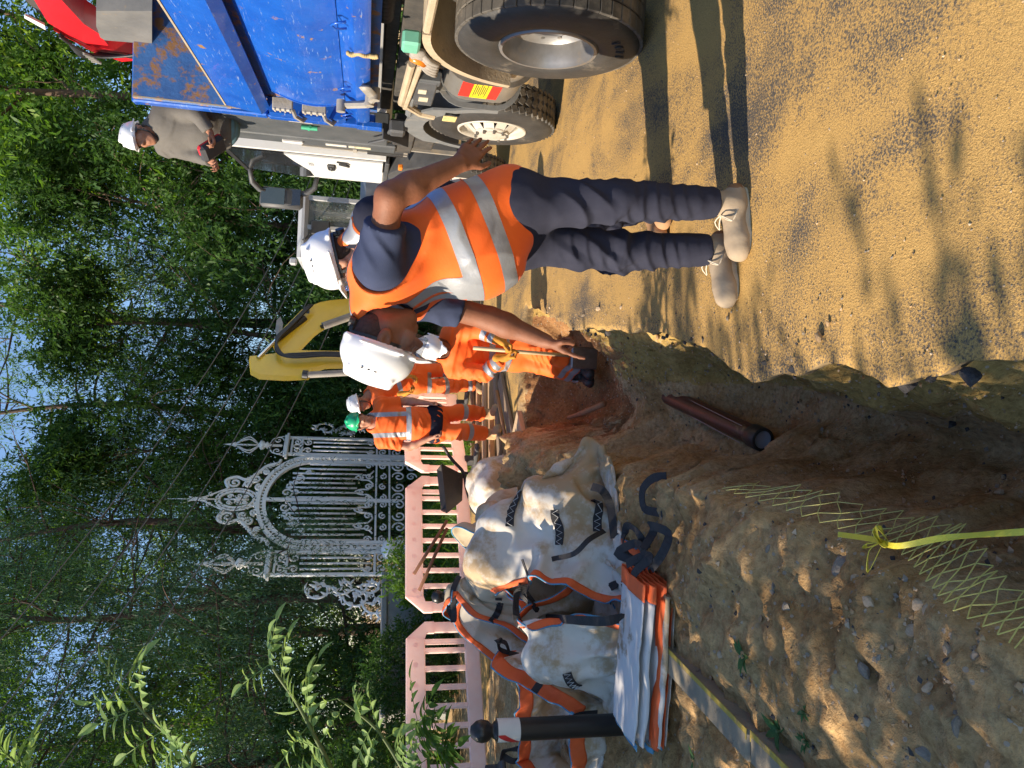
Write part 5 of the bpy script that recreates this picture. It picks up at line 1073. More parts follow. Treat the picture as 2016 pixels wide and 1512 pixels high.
TROUS = mat('dark_blue_trousers', (.026, .028, .045), (.038, .04, .06), 8, .85, .3, 260, bdist=.003, spec=.12)
HELM = mat('white_helmet', (.80, .80, .80), (.77, .77, .77), 4, .28, coat=.3)
VISOR = mat('clear_visor', (.75, .75, .78), (.7, .7, .72), 4, .05, trans=.9, alpha=.45)
def build_helmet(parent, c, up, fwd, s=1., material=HELM, visor=False, strap=True, kind='climb', h=.005):
    """shell with peak, ridges and rear adjuster; c = head centre (as in add_head)"""
    r, f, u = basis(up, fwd); A = np.array([r, f, u]); c = np.array(c); P = lambda x, y, z: c+(r*x+f*y+u*z)*s
    S = SDF(c-.21*s, c+.21*s, h)
    S.ell(P(0, -.008, .05), np.array([.104, .132, .108])*s, .01, ax=A)
    S.cone(P(0, .06, .148), P(0, -.09, .139), .012*s, .012*s, .03)                       # crown ridge
    for q in (-1, 1): S.cone(P(q*.05, .06, .130), P(q*.055, -.09, .122), .007*s, .007*s, .02)
    for q in (-1, 1): S.cone(P(q*.099, .07, .03), P(q*.108, -.08, .03), .006*s, .007*s, .012)   # side rim
    S.cone(P(-.06, .108, .028), P(.06, .108, .028), .012*s, .012*s, .02, flat=(u, .5)); S.cone(P(0, .10, .03), P(0, .158, .018), .055*s, .028*s, .02, flat=(u, .14))   # peak
    S.cone(P(-.05, -.128, .018), P(.05, -.128, .018), .01*s, .01*s, .02)
    S.ell(P(0, -.008, .033), np.array([.091, .117, .098])*s, .004, 's', ax=A)
    # lower rim: dips at the back, rises over the ears
    S.cut(P(0, 0, .012), -u*1.0+f*.0)
    V, Q = S.mesh(); V = relax(V, Q, 1, .4)
    o = fastmesh('helmet', V, Q, material, parent)
    m = MB(); pts = [P(.088*math.cos(a), -.006+.118*math.sin(a), .012) for a in np.linspace(R(150), R(390), 20)]; m2 = ribbon([Vector(p) for p in pts], .024, [Vector(P(math.cos(a), math.sin(a), 0)-c) for a in np.linspace(R(150), R(390), 20)], .004); m2.build('head_band', BLACK, o)
    m = MB(); m.cyl(P(0, -.118, -.03), P(0, -.137, -.03), .019*s, n=14); m.cyl(P(0, -.118, .0), P(0, -.118, -.04), .012*s, n=8); m.build('adjuster', BLACK, o)
    if strap:
        for q in (-1, 1): ribbon([Vector(P(q*.082, .03, .02)), Vector(P(q*.083, .022, -.03)), Vector(P(q*.066, .03, -.085)), Vector(P(q*.02, .045, -.135))], .014, [Vector(r*q)]*4, .003).build('chin_strap', BLACK, o)
    for q in (-1, 1):
        m = MB()
        for k in range(3): m.box(P(q*.082, -.03+.024*k-.02, .115), (.006*s, .009*s, .004*s), Matrix(((r[0], f[0], u[0]), (r[1], f[1], u[1]), (r[2], f[2], u[2]))))
        m.build('vent', BLACK, o)
    if visor:
        n = 16; vs = []; fs = []
        for i in range(n+1):
            a = R(15)+R(150)*i/n
            for z, k in ((.015, 1.02), (-.055, 1.06)): vs.append(P(.108*math.cos(a)*k, .012+.125*math.sin(a)*k, z))
        for i in range(n): fs.append((2*i, 2*i+1, 2*i+3, 2*i+2))
        v = raw('visor', vs, fs, VISOR, o, True)
    return o
def split_bands(V, Q, name, mats, parent, planes, smooth=True):
    """cloth mesh cut by pairs of planes; the bands between them become parts of their own (reflective_strip).
    planes: list of (p, n, width, test) ; test(center)->bool limits the band"""
    me = bpy.data.meshes.new(name); o0 = fastmesh(name, V, Q, mats[0], parent, smooth); bm = bmesh.new(); bm.from_mesh(o0.data); lay = bm.faces.layers.int.new('band')
    for bi, (p, n, w_, test) in enumerate(planes):
        p = Vector(p); n = Vector(n).normalized()
        for sgn in (-.5, .5): bmesh.ops.bisect_plane(bm, geom=bm.verts[:]+bm.edges[:]+bm.faces[:], plane_co=p+n*w_*sgn, plane_no=n)
        for f in bm.faces:
            c = f.calc_center_median()
            if abs((c-p).dot(n)) < w_/2 and (test is None or test(c)): f[lay] = bi+1
    for bi in range(len(planes)):
        fs = [f for f in bm.faces if f[lay] == bi+1]
        if not fs: continue
        b2 = bm.copy(); b2.faces.ensure_lookup_table(); l2 = b2.faces.layers.int['band']
        bmesh.ops.delete(b2, geom=[f for f in b2.faces if f[l2] != bi+1], context='FACES'); b2.normal_update()
        for v in b2.verts: v.co += v.normal*.002
        m2 = bpy.data.meshes.new('reflective_strip'); b2.to_mesh(m2); b2.free(); m2.polygons.foreach_set('use_smooth', [smooth]*len(m2.polygons)); link('reflective_strip', m2, mats[1], o0)
    bm.to_mesh(o0.data); bm.free(); return o0
def add_arm(S, sh, el, wr, k=1., up=(.05, .043), fo=(.044, .028), grow=0):
    S.cone(sh, el, up[0]*k+grow, up[1]*k+grow, .03); m = el+(wr-el)*.28; S.cone(el, m, up[1]*k+grow, fo[0]*k+grow, .03); S.cone(m, wr, fo[0]*k+grow, fo[1]*k+grow, .03)
def add_leg(S, hp, kn, an, k=1., r=(.088, .06, .055, .042), grow=0):
    S.cone(hp, kn, r[0]*k+grow, r[1]*k+grow, .04); m = kn+(an-kn)*.35; S.cone(kn, m, r[1]*k+grow, r[2]*k+grow, .03); S.cone(m, an, r[2]*k+grow, r[3]*k+grow, .03)
def add_torso(S, pe, wa, ch, nk, sl, sr, k=1., grow=0, belly=0, depth=.6, fwd=None):
    lat = sr-sl; lat = lat/np.linalg.norm(lat); ax = np.cross(lat, nk-pe); ax /= np.linalg.norm(ax)
    if fwd is not None and ax@np.array(fwd) < 0: ax = -ax
    fl = lambda r, t: dict(flat=(ax, t))
    S.cone(pe, wa, .165*k+grow, .158*k+grow, .05, flat=(ax, .74)); S.cone(wa, ch, .158*k+grow, .178*k+grow, .06, flat=(ax, .68))
    S.cone(ch, nk, .172*k+grow, .09*k+grow, .06, flat=(ax, .6))
    S.cone(sl, sr, .062*k+grow, .062*k+grow, .06)
    if belly: S.ell(wa+ax*belly*.55+(pe-wa)*.1, np.array([.15, .13, .17])*k+grow, .08)
    return lat, ax
def boot(S, an, toe, r=.05, sole_z=0., k=.02, heel=.05):
    an = np.array(an, float); toe = np.array(toe, float); d = toe-an; d[2] = 0; L = np.linalg.norm(d); d /= L; z = sole_z
    he = np.array([an[0], an[1], z+.045])-d*heel
    S.cone(he, [an[0], an[1], z+.06], .042, .046, .02); S.cone([an[0], an[1], z+.06], np.array([toe[0], toe[1], z+.04])-d*.045, .05, .046, .03); S.cone(np.array([toe[0], toe[1], z+.038])-d*.08, np.array([toe[0], toe[1], z+.036])-d*.04, .049, .040, .03)
    S.cone([an[0], an[1], z+.05], [an[0], an[1], z+.13], .047, .05, .03)
    S.cut([0, 0, z+.012], [0, 0, -1])
def sole_mesh(an, toe, z, mat_, parent, wid=.098):
    an = Vector(an); toe = Vector(toe); d = toe-an; d.z = 0; L = d.length; d.normalize(); s_ = Vector((-d.y, d.x, 0)); o = Vector((an.x, an.y, z)); m = MB(); out = []
    n = 28
    for i in range(n):
        a = 2*math.pi*i/n; x = (L+.06)/2*math.cos(a)+(L-.06)/2-.02; wv = wid/2*(1.0 if x > L*.45 else .82)*abs(math.sin(a))**.6*(1 if math.sin(a) > 0 else -1); out.append(o+d*x+s_*wv)
    m.add([p for p in out]+[p+Vector((0, 0, .024)) for p in out], [tuple(range(n))[::-1], tuple(range(n, 2*n))]+[(i, (i+1) % n, n+(i+1) % n, n+i) for i in range(n)]); return m.build('sole', mat_, parent)
def v3(p): return np.array(p, float)
def worker(label, J, skinm, h=.008, hk=1., trous=None, trous_r=(.10, .075, .07, .066), cuff=.07, tband=(), top=None, top_r=.022, sleeve=.5, cband=(), vest=None, vest_r=.038, vband=(), helmet=HELM, hat_s=1., visor=False, bootm=None, boot_top=None, bulk=1., belly=0., hair=None, beard=None, glove=None, wamp=.006, name='person', headband=True, sleevem=None, armk=1., top_end=.1, low=None, hips=None):
    ps = [J[k] for k in ('pe', 'nk', 'hd', 'sl', 'sr', 'el', 'er', 'wl', 'wr', 'hl', 'hr', 'kl', 'kr', 'al', 'ar', 'tl', 'tr')]; lo, hi = bounds(ps, .24)
    base = Vector(((J['al'][0]+J['ar'][0])/2, (J['al'][1]+J['ar'][1])/2, min(J.get('zl', 0), J.get('zr', 0)))); root = empty(name, base, 0, label, 'person'); INV = Matrix.Translation(-base)
    def fm(nm, V, Q, m_, par=root): return fastmesh(nm, V, Q, m_, par)
    off = v3(base)
    # ---- body
    S = SDF(lo, hi, h); lat, ax = add_torso(S, J['pe'], J['wa'], J['ch'], J['nk'], J['sl'], J['sr'], .92*bulk, 0, belly*.8, fwd=J['bf'])
    for a, b, c in (('sl', 'el', 'wl'), ('sr', 'er', 'wr')): add_arm(S, J[a], J[b], J[c], armk)
    for a, b, c in (('hl', 'kl', 'al'), ('hr', 'kr', 'ar')): add_leg(S, J[a], J[b], J[c], .85)
    r_, f_, u_ = basis(J['up'], J['fw']); S.cone(J['nk'], J['hd']-u_*.05*hk-f_*.02*hk, .068*bulk, .058*hk, .03)
    add_head(S, J['hd'], J['up'], J['fw'], hk)
    for side, w_, q in ((-1, 'wl', 'ml'), (1, 'wr', 'mr')):
        d_, pn, pose = J[q]; add_hand(S, J[w_], d_, pn, pose, 1.0*J.get('hs', 1.0), side)
    V, Q = S.mesh(); V = relax(V, Q, 1, .35); bodyo = fm('body', V-off, Q, skinm)
    # ---- trousers
    if trous:
        S = SDF(lo, hi, h)
        for a, b, c in (('hl', 'kl', 'al'), ('hr', 'kr', 'ar')):
            e = J[b]+(J[c]-J[b])*(low or .97); add_leg(S, J[a], J[b], e, 1., (trous_r[0]*bulk, trous_r[1]*bulk, trous_r[2]*bulk, cuff))
        S.cone(J['pe'], J['wa'], .165*bulk+.012, .15*bulk, .05, flat=(ax, .76)); S.cone(J['hl'], J['hr'], .11*bulk, .11*bulk, .06)
        for b, c in (('kl', 'al'), ('kr', 'ar')):
            e = J[b]+(J[c]-J[b])*(low or .97); d_ = (J[c]-J[b]); sl_, P = S._reg(e-.16, e+.16); pl = ((P-e)@(d_/np.linalg.norm(d_))).astype(np.float32); S.F[sl_] = np.where(np.linalg.norm(P-e, axis=-1) < .14, np.maximum(S.F[sl_], pl), S.F[sl_])
        V, Q = S.mesh(); V = relax(V, Q, 2, .4); N = vnormals(V, Q); V = wrinkle(V, N, wamp*.7, 5, None, 3); V = folds(V, N, wamp*1.5, 5) if bulk < 1.1 else V+(folds(V, N, wamp*1.5, 5)-V)*(np.clip((J['hl'][2]-.12-V[:, 2])*8, 0, 1)*np.clip(.3+(V[:, 2]-.12)*1.6, .3, 1))[:, None]
        pl = []
        for (leg, t) in tband:
            a, b, c = (J['h'+leg], J['k'+leg], J['a'+leg]); p = a+(b-a)*t if t < 1 else b+(c-b)*(t-1); nn = (b-a) if t < 1 else (c-b); p2 = p-off
            pl.append((p2, nn, .055, (lambda C_, q=Vector(p2): (C_-q).length < .17)))
        if pl: split_bands(V-off, Q, 'trousers', (trous, REFL), root, pl)
        else: fm('trousers', V-off, Q, trous)
    # ---- shirt / jacket
    if top:
        S = SDF(lo, hi, h); add_torso(S, J['pe'], J['wa'], J['ch'], J['nk'], J['sl'], J['sr'], .96*bulk, top_r, belly, fwd=J['bf'])
        for a, b, c in (('sl', 'el', 'wl'), ('sr', 'er', 'wr')):
            if sleeve <= 1: e = J[a]+(J[b]-J[a])*sleeve; S.cone(J[a], e, .062*armk+top_r*.6, .058*armk+top_r*.45, .04)
            else: S.cone(J[a], J[b], .055+top_r, .048+top_r*.8, .04); e = J[b]+(J[c]-J[b])*(sleeve-1); S.cone(J[b], e, .047+top_r*.8, .034+top_r*.7, .03)
            p, q = (J[a], J[b]) if sleeve <= 1 else (J[b], J[c]); d_ = (q-p)/np.linalg.norm(q-p); sl_, P = S._reg(e-.14, e+.14); pl_ = ((P-e)@d_).astype(np.float32)
            near = np.linalg.norm((P-e)-((P-e)@d_)[..., None]*d_, axis=-1) < .095; S.F[sl_] = np.where(near & (pl_ > -.03), np.maximum(S.F[sl_], pl_), S.F[sl_])
        if J.get('cutneck', True): S.ell(J['nk']+u_*.03+f_*.01, (.085, .085, .09), .01, 's')
        pe2 = J['pe']-(J['wa']-J['pe'])/np.linalg.norm(J['wa']-J['pe'])*top_end; S.cut(pe2, J['pe']-J['wa'])
        V, Q = S.mesh(); V = relax(V, Q, 2, .4); N = vnormals(V, Q); V = wrinkle(V, N, wamp*.7, 6, (J['ch']-J['pe'])+np.array([.2, 0, .2]), 21); V = folds(V, N, wamp*1.1, 15)
        pl = []
        axis = J['ch']-J['pe']
        for b in cband:
            if b[0] == 't': p = J['pe']+axis*b[1]-off; pl.append((p, axis, .055, (lambda C_, q=Vector(p): (C_-q).length < .26)))
            elif b[0] in 'lr': a_ = J['s'+b[0]]; e_ = J['e'+b[0]]; p = a_+(e_-a_)*b[1]-off; pl.append((p, e_-a_, .055, (lambda C_, q=Vector(p): (C_-q).length < .13)))
            elif b[0] in 'LR': a_ = J['e'+b[0].lower()]; e_ = J['w'+b[0].lower()]; p = a_+(e_-a_)*b[1]-off; pl.append((p, e_-a_, .05, (lambda C_, q=Vector(p): (C_-q).length < .11)))
            elif b[0] == 'v':
                for q_ in (-1, 1):
                    p = J['ch']+lat*q_*.115-off; lim = Vector(J['pe']+axis*b[1]-off); av = Vector(axis).normalized(); pl.append((p, lat, .05, (lambda C_, q=lim, av=av: (C_-q).dot(av) > 0)))
        if pl: split_bands(V-off, Q, 'shirt' if sleeve <= 1 else 'jacket', (top, REFL), root, pl)
        else: fm('shirt' if sleeve <= 1 else 'jacket', V-off, Q, top)
    # ---- vest
    if vest:
        S = SDF(lo, hi, h); vr = vest_r; add_torso(S, J['pe'], J['wa'], J['ch'], J['nk'], J['sl']+(J['sr']-J['sl'])*.1, J['sr']+(J['sl']-J['sr'])*.1, .96*bulk, vr, belly*1.08, fwd=J['bf'])
        axn = (J['ch']-J['pe'])/np.linalg.norm(J['ch']-J['pe'])
        for sname, q_ in (('sl', -1), ('sr', 1)):
            c_ = J[sname]+lat*q_*.055-axn*.10; S.ell(c_, np.array([.085, .16, .19]), .012, 's', ax=np.array([lat, ax, axn])*1.0 if True else None)
            S.ell(J[sname]+lat*q_*.03, (.11, .11, .11), .012, 's')
        S.ell(J['nk']+u_*.02+ax*.03, (.10, .10, .10), .012, 's')
        vo = J.get('vopen', 0.); S.cone(J['nk']+ax*.10+lat*vo, J['pe']+ax*.30+lat*vo*1.3, .05, .075, .01, 's')
        pe2 = J['pe']-axn*J.get('vhem', .12); S.cut(pe2, -axn)
        V, Q = S.mesh(); V = relax(V, Q, 2, .4); N = vnormals(V, Q); V = wrinkle(V, N, wamp*1.5, 4.2, axn+np.array([.3, 0, 0]), 51); V = folds(V, N, wamp*.8, 25, axn, (.1, .22))
        pl = []
        for b in vband:
            if b[0] == 't': p = J['pe']+axn*b[1]-off; nn = axn+ax*b[2] if len(b) > 2 else axn; pl.append((p, nn, .062, None))
            elif b[0] == 'v':
                lim = Vector(J['pe']+axn*b[1]-off); av = Vector(axn)
                for q_ in (-1, 1): p = J['ch']+lat*q_*b[2]-off; pl.append((p, lat+ax*q_*b[3], .06, (lambda C_, q=lim, av=av: (C_-q).dot(av) > 0)))
        split_bands(V-off, Q, 'hi_vis_vest', (vest, REFL), root, pl)
    if hips:
        S = SDF(lo, hi, h); S.cone(J['pe'], J['wa'], .165*bulk+.022, .15*bulk+.01, .05, flat=(ax, .78)); S.cone(J['hl'], J['hr'], .118*bulk, .118*bulk, .06); S.cut(J['pe']+(J['wa']-J['pe'])*.25, J['wa']-J['pe']); S.cut(J['hl']-np.array([0, 0, .07]), [0, 0, -1]); V, Q = S.mesh(); V = relax(V, Q, 2); V = wrinkle(V, vnormals(V, Q), .008, 9, None, 3); fm('waistband', V-off, Q, hips)
    # ---- boots
    if bootm:
        for a, t_, z in (('al', 'tl', J.get('zl', 0)), ('ar', 'tr', J.get('zr', 0))):
            S = SDF(np.minimum(J[a], J[t_])-.16, np.maximum(J[a], J[t_])+.2+(.2 if boot_top else 0), min(h, .007)); boot(S, J[a], J[t_], sole_z=z)
            if boot_top: kn = J['k'+a[1]]; e = J[a]+(kn-J[a])*boot_top; S.cone(np.array([J[a][0], J[a][1], z+.08]), e, .055, .062, .03)
            V, Q = S.mesh(); V = relax(V, Q, 1, .4); N = vnormals(V, Q); V = wrinkle(V, N, .003, 14, None, 71); bo = fm('boot', V-off, Q, bootm)
            sole_mesh(Vector(J[a]-off), Vector(J[t_]-off), z-off[2]+.001, J.get('solem', BLACK), bo)
    # ---- hair, beard, helmet, gloves
    if hair:
        S = SDF(J['hd']-.2, J['hd']+.2, .006); A = np.array([r_, f_, u_]); S.ell(J['hd']+(u_*.035-f_*.012)*hk, np.array([.0755, .099, .089])*hk, .01, ax=A); S.ell(J['hd']+(-u_*.02-f_*.045)*hk, np.array([.064, .060, .07])*hk, .02, ax=A)
        S.cut(J['hd']+(f_*.04+u_*.04)*hk, f_*.8-u_*.35); S.cut(J['hd']-u_*.075*hk, -u_); V, Q = S.mesh(); fm('hair', V-off, Q, hair, bodyo)
    if beard:
        S = SDF(J['hd']-.2, J['hd']+.2, .006); c = J['hd']
        for q in (-1, 1): S.cone(c+(r_*q*.055+f_*.0-u_*.045)*hk, c+(r_*q*.024+f_*.046-u_*.104)*hk, .021*hk, .021*hk, .02)
        S.cone(c+(f_*.045-u_*.116)*hk, c+(f_*.05-u_*.11)*hk, .026*hk, .024*hk, .02); V, Q = S.mesh(); fm('beard', V-off, Q, beard, bodyo)
    if helmet: build_helmet(root, J['hd']-off, J['up'], J['fw'], hk*hat_s, helmet, visor, J.get('strap', True), h=min(h, .0055))
    if glove:
        for side, w_, q in ((-1, 'wl', 'ml'), (1, 'wr', 'mr')):
            S = SDF(J[w_]-.26, J[w_]+.26, .006); d_, pn, pose = J[q]; add_hand(S, J[w_], d_, pn, pose, 1.12, side); S.cone(J[w_]-v3(d_)/np.linalg.norm(d_)*.05, J[w_]+v3(d_)/np.linalg.norm(d_)*.02, .042, .036, .02); V, Q = S.mesh(); V = relax(V, Q, 1); fm('glove', V-off, Q, glove)
    return root
def yp(a, b, c): return v3(Yp(a, b, c))
# ---- the man in front, bending over the trench and pointing down
SK1 = skin('brown', (.26, .105, .056), (.21, .082, .042)); SK2 = skin('light', (.50, .25, .16), (.42, .2, .125)); SK3 = skin('tan', (.36, .17, .10), (.3, .135, .08))
A_ = dict(pe=yp(985, 428, 2.95), wa=yp(890, 468, 2.94), ch=yp(800, 525, 2.93), nk=yp(752, 592, 2.91), sl=yp(745, 520, 2.73), sr=yp(815, 585, 3.10), el=yp(768, 388, 2.58), wl=yp(905, 322, 2.66), er=yp(965, 628, 3.08), wr=yp(1075, 672, 3.02),
          hl=yp(1015, 402, 2.86), hr=yp(1015, 470, 3.03), kl=yp(1215, 396, 2.84), kr=yp(1212, 496, 3.02), al=yp(1412, 400, 2.885), ar=yp(1398, 492, 3.0), tl=v3(G(1472, 512, 0)), tr=v3(G(1449, 603, 0)),
          hd=yp(757, 672, 2.86), up=(-.96, -.02, .27), fw=(-.27, .05, -.96), bf=(-.85, 0, -.4), vhem=.13, vopen=.095, strap=False, cutneck=True, solem=mat('cream_sole', (.52, .45, .33), (.42, .35, .25), 20, .8))
A_['ml'] = (yp(950, 276, 2.72)-A_['wl'], (-.1, 1, -.1), 'flat'); A_['mr'] = (yp(1150, 710, 2.99)-A_['wr'], (.8, -.25, -.6), 'point')
SUEDE = mat('beige_suede', (.36, .285, .20), (.29, .225, .155), 14, .9, .3, 90, bdist=.003)
manA = worker('man in orange vest bending over the trench and pointing down into it', A_, SK1, .0065, 1.14, TROUS, (.094, .074, .068, .066), .066, (), BLUEGREY, .02, .62, (), ORANGE, .043, (('t', .24, -.12), ('t', .09, -.12), ('v', .26, .085, .25)), HELM, .95, True, SUEDE, None, 1.13, .14, mat('black_short_hair', (.03, .02, .017), (.07, .045, .035), 90, .9, .5, 300), wamp=.011, armk=1.12)
bA = manA.location.copy(); LA = lambda px, py, y: Yp(px, py, y)-bA
m = MB(); cr = []
r_, f_, u_ = basis(A_['nk']-A_['ch'], A_['bf'])
for i in range(25):
    a = 2*math.pi*i/24; cr.append(Vector(A_['nk']+r_*math.cos(a)*.088+f_*(math.sin(a)*.09+.012)+u_*(.035-.03*math.sin(a))-v3(bA)))
ribbon(cr, .055, [Vector(r_*math.cos(2*math.pi*i/24)+f_*math.sin(2*math.pi*i/24)+u_*.5) for i in range(25)], .006).build('collar', mat('grey_collar', (.13, .14, .19), (.10, .11, .155), 12, .9), manA, smooth=False)
# spectacles
r_, f_, u_ = basis(A_['up'], A_['fw']); hc = A_['hd']-v3(bA); hp = lambda x, y, z: Vector(hc+(r_*x+f_*y+u_*z)*1.14)
m = MB()
for q in (-1, 1):
    m.tube([hp(q*.082, .0, .02), hp(q*.076, .05, .016), hp(q*.066, .092, .012)], .0028, 6); m.tube([hp(q*.033+.026*math.cos(a), .104-.012*abs(math.cos(a)), .006+.02*math.sin(a)) for a in np.linspace(0, 6.28, 16)], .0018, 5)
m.tube([hp(-.008, .108, .01), hp(.008, .108, .01)], .002, 5); m.build('spectacles', mat('spectacle_frame', (.35, .35, .36), None, 9, .3, metal=.6), manA)
for a, t_, d in (('al', 'tl', -1), ('ar', 'tr', 1)):           # laces and heel patches
    an = Vector(A_[a])-bA; to = Vector(A_[t_])-bA; d_ = (to-an); d_.z = 0; d_.normalize(); s_ = Vector((-d_.y, d_.x, 0)); o = Vector((an.x, an.y, 0))
    S = SDF(v3(o)-.14, v3(o)+.16, .005); S.cone(v3(o-d_*.05+Vector((0, 0, .045))), v3(o+d_*.0+Vector((0, 0, .06))), .0445, .048, .02); S.cut(v3(o+d_*.005), v3(d_)+np.array([0, 0, .5])); S.cut([0, 0, .09], [0, 0, 1]); S.cut([0, 0, .026], [0, 0, -1]); V, Q = S.mesh(); fastmesh('heel_patch', relax(V, Q, 1), Q, mat('brown_leather', (.25, .12, .05), (.2, .09, .04), 14, .6), manA)
    m = MB(); m.tube(spline([o+d_*.02+s_*.05+Vector((0, 0, .06)), o+d_*.07+s_*.046+Vector((0, 0, .075)), o+d_*.12+Vector((0, 0, .092)), o+d_*.07-s_*.046+Vector((0, 0, .075)), o+d_*.02-s_*.05+Vector((0, 0, .06))], 20), .003, 5); m.build('seam', mat('cream_lace', (.6, .52, .4)), manA)
    m = MB()
    for k in range(4): c = o+d_*(.03+.028*k)+Vector((0, 0, .113-.010*k)); m.tube([c-s_*.028-Vector((0, 0, .012)), c+Vector((0, 0, .004)), c+s_*.028-Vector((0, 0, .012))], .0035, 5)
    for q in (-1, 1): c = o+d_*.05+Vector((0, 0, .113)); m.tube(spline([c, c+s_*q*.035+d_*.02+Vector((0, 0, .012)), c+s_*q*.055+d_*.045-Vector((0, 0, .02)), c+s_*q*.03+d_*.03-Vector((0, 0, .005)), c], 14), .003, 5)
    m.build('laces', mat('cream_lace', (.6, .52, .4), None, 9, .9), manA)
# ---- the man standing behind him
B_ = dict(pe=yp(1010, 415, 3.78), wa=yp(900, 428, 3.78), ch=yp(790, 445, 3.78), nk=yp(712, 480, 3.78), sl=yp(735, 425, 3.62), sr=yp(735, 485, 3.95), el=yp(880, 385, 3.62), wl=yp(970, 440, 3.66), er=yp(870, 500, 3.98), wr=yp(930, 520, 3.85),
          hl=yp(1020, 395, 3.70), hr=yp(1020, 440, 3.88), kl=yp(1160, 390, 3.72), kr=yp(1160, 440, 3.85), al=yp(1295, 400, 3.72), ar=yp(1290, 400, 3.86), tl=v3(G(1322, 448, 0)), tr=v3(G(1315, 480, 0)), hd=yp(671, 512, 3.80), up=(-.26, .1, .95), fw=(-.8, .42, -.35), bf=(-.9, .3, 0), ml=((-.3, 0, -1), (0, 1, 0), 'relaxed'), mr=((-.3, 0, -1), (0, 1, 0), 'relaxed'))
worker('man in white helmet and orange vest standing behind the pointing man', B_, SK2, .009, 1.08, TROUS, (.09, .075, .07, .07), .075, (), NAVY, .024, 1.3, (), ORANGE, .036, (('t', .3), ('t', .12), ('v', .3, .1, .0)), HELM, 1.05, True, mat('tan_boot', (.42, .24, .12), (.34, .19, .1), 9, .8, .3), None, 1.08, .06, mat('brown_hair', (.05, .03, .02), None, 60, .9, .5, 200), wamp=.008)
# ---- man on the lorry deck working the remote control
TW = truck.matrix_world; tl_ = lambda x, y, z: v3(TW @ Vector((x, y, z)))
C_ = dict(pe=yp(428, 252, 7.1), wa=yp(390, 248, 7.08), ch=yp(345, 250, 7.05), nk=yp(308, 258, 7.05), sl=yp(325, 215, 6.98), sr=yp(328, 288, 7.2), el=yp(385, 222, 6.8), wl=yp(415, 262, 6.85), er=yp(392, 305, 7.15), wr=yp(418, 318, 7.0),
          hl=yp(440, 240, 7.05), hr=yp(440, 268, 7.15), kl=yp(495, 285, 7.25), kr=yp(492, 300, 7.35), al=yp(590, 285, 7.3), ar=yp(590, 298, 7.4), tl=yp(605, 305, 7.2), tr=yp(605, 318, 7.3), hd=yp(276, 268, 7.02), up=(-.12, 0, .99), fw=(-.75, -.6, -.30), bf=(-.75, -.6, 0), zl=1.97, zr=1.97)
C_['zl'] = C_['zr'] = 1.965; C_['al'] = tl_(.55, 3.25, 2.06); C_['ar'] = tl_(.8, 3.3, 2.06); C_['tl'] = tl_(.5, 3.48, 1.97); C_['tr'] = tl_(.75, 3.52, 1.97); C_['kl'] = tl_(.22, 3.72, 2.62); C_['kr'] = tl_(.5, 3.72, 2.62); C_['hl'] = tl_(.42, 3.1, 2.72); C_['hr'] = tl_(.62, 3.15, 2.72)
C_['ml'] = ((-.7, -.1, -.3), (0, 0, 1), 'hold'); C_['mr'] = ((-.3, -.5, -.4), (0, .3, 1), 'hold')
GREYC = mat('grey_jacket', (.115, .105, .093), (.09, .083, .073), 8, .85, .3, 90)
manC = worker('man in grey jacket and white helmet on the lorry deck holding a remote control', C_, SK3, .010, 1.06, mat('teal_trousers', (.10, .2, .24), (.08, .16, .2), 8, .85, .3), (.085, .075, .065, .065), .07, (), GREYC, .03, 1.85, (), None, 0, (), HELM, 1.0, False, mat('dark_boot', (.03, .03, .03)), None, 1.08, .05, mat('dark_hair', (.02, .018, .017)), mat('dark_beard', (.045, .028, .022), (.07, .045, .035), 60, .9, .4, 200), wamp=.006, top_end=.12)
rc = empty('remote_control', Yp(418, 292, 6.9), R(35), 'red and black crane remote control held by the man on the lorry', 'remote control')
m = MB(); rr_ = Matrix.Rotation(R(35), 3, 'Y') @ Matrix.Rotation(R(-15), 3, 'X'); m.box((0, 0, 0), (.26, .15, .09), rr_, .025); m.build('case', mat('remote_black', (.03, .03, .032)), rc)
m = MB(); m.box(rr_ @ Vector((.0, -.03, .012)), (.27, .1, .05), rr_, .02); m.build('red_band', mat('remote_red', (.6, .02, .03), None, 9, .4), rc)
m = MB(); m.box(rr_ @ Vector((0, .0, .047)), (.14, .08, .01), rr_, .004); m.build('panel', mat('remote_panel', (.4, .36, .28), None, 9, .5), rc)
for k in range(4): m = MB(); m.cyl(rr_ @ Vector((-.08+.05*k, .045, .04)), rr_ @ Vector((-.08+.05*k, .045, .085)), .008, n=8); m.build('lever', BLACK, rc)
# ---- three men round the far end of the trench
TANB = mat('sandy_boot', (.52, .33, .17), (.44, .27, .14), 9, .85, .3)
F_ = dict(pe=yp(850, 835, 8.42), wa=yp(815, 836, 8.42), ch=yp(775, 836, 8.42), nk=yp(735, 832, 8.42), sl=yp(750, 795, 8.45), sr=yp(752, 868, 8.42), el=yp(800, 790, 8.5), wl=yp(842, 794, 8.4), er=yp(805, 880, 8.38), wr=yp(848, 862, 8.25), hl=yp(858, 818, 8.45), hr=yp(858, 850, 8.42), kl=yp(905, 812, 8.5), kr=yp(915, 850, 8.3), al=yp(955, 815, 8.6), ar=yp(970, 855, 8.42),
          tl=v3(G(973, 795, 0)), tr=v3(G(990, 838, 0)), hd=yp(708, 830, 8.38), up=(.0, -.08, 1), fw=(.15, -.95, -.15), bf=(.1, -1, 0))
for a, t_ in (('al', 'tl'), ('ar', 'tr')): F_[t_] = v3(F_[a])+np.array([.1, -.24, 0]); F_[t_][2] = 0; F_[a][2] = .09
F_['ml'] = ((.1, -.1, -1), (-1, 0, 0), 'relaxed'); F_['mr'] = ((.1, -.3, -1), (1, 0, 0), 'hold')
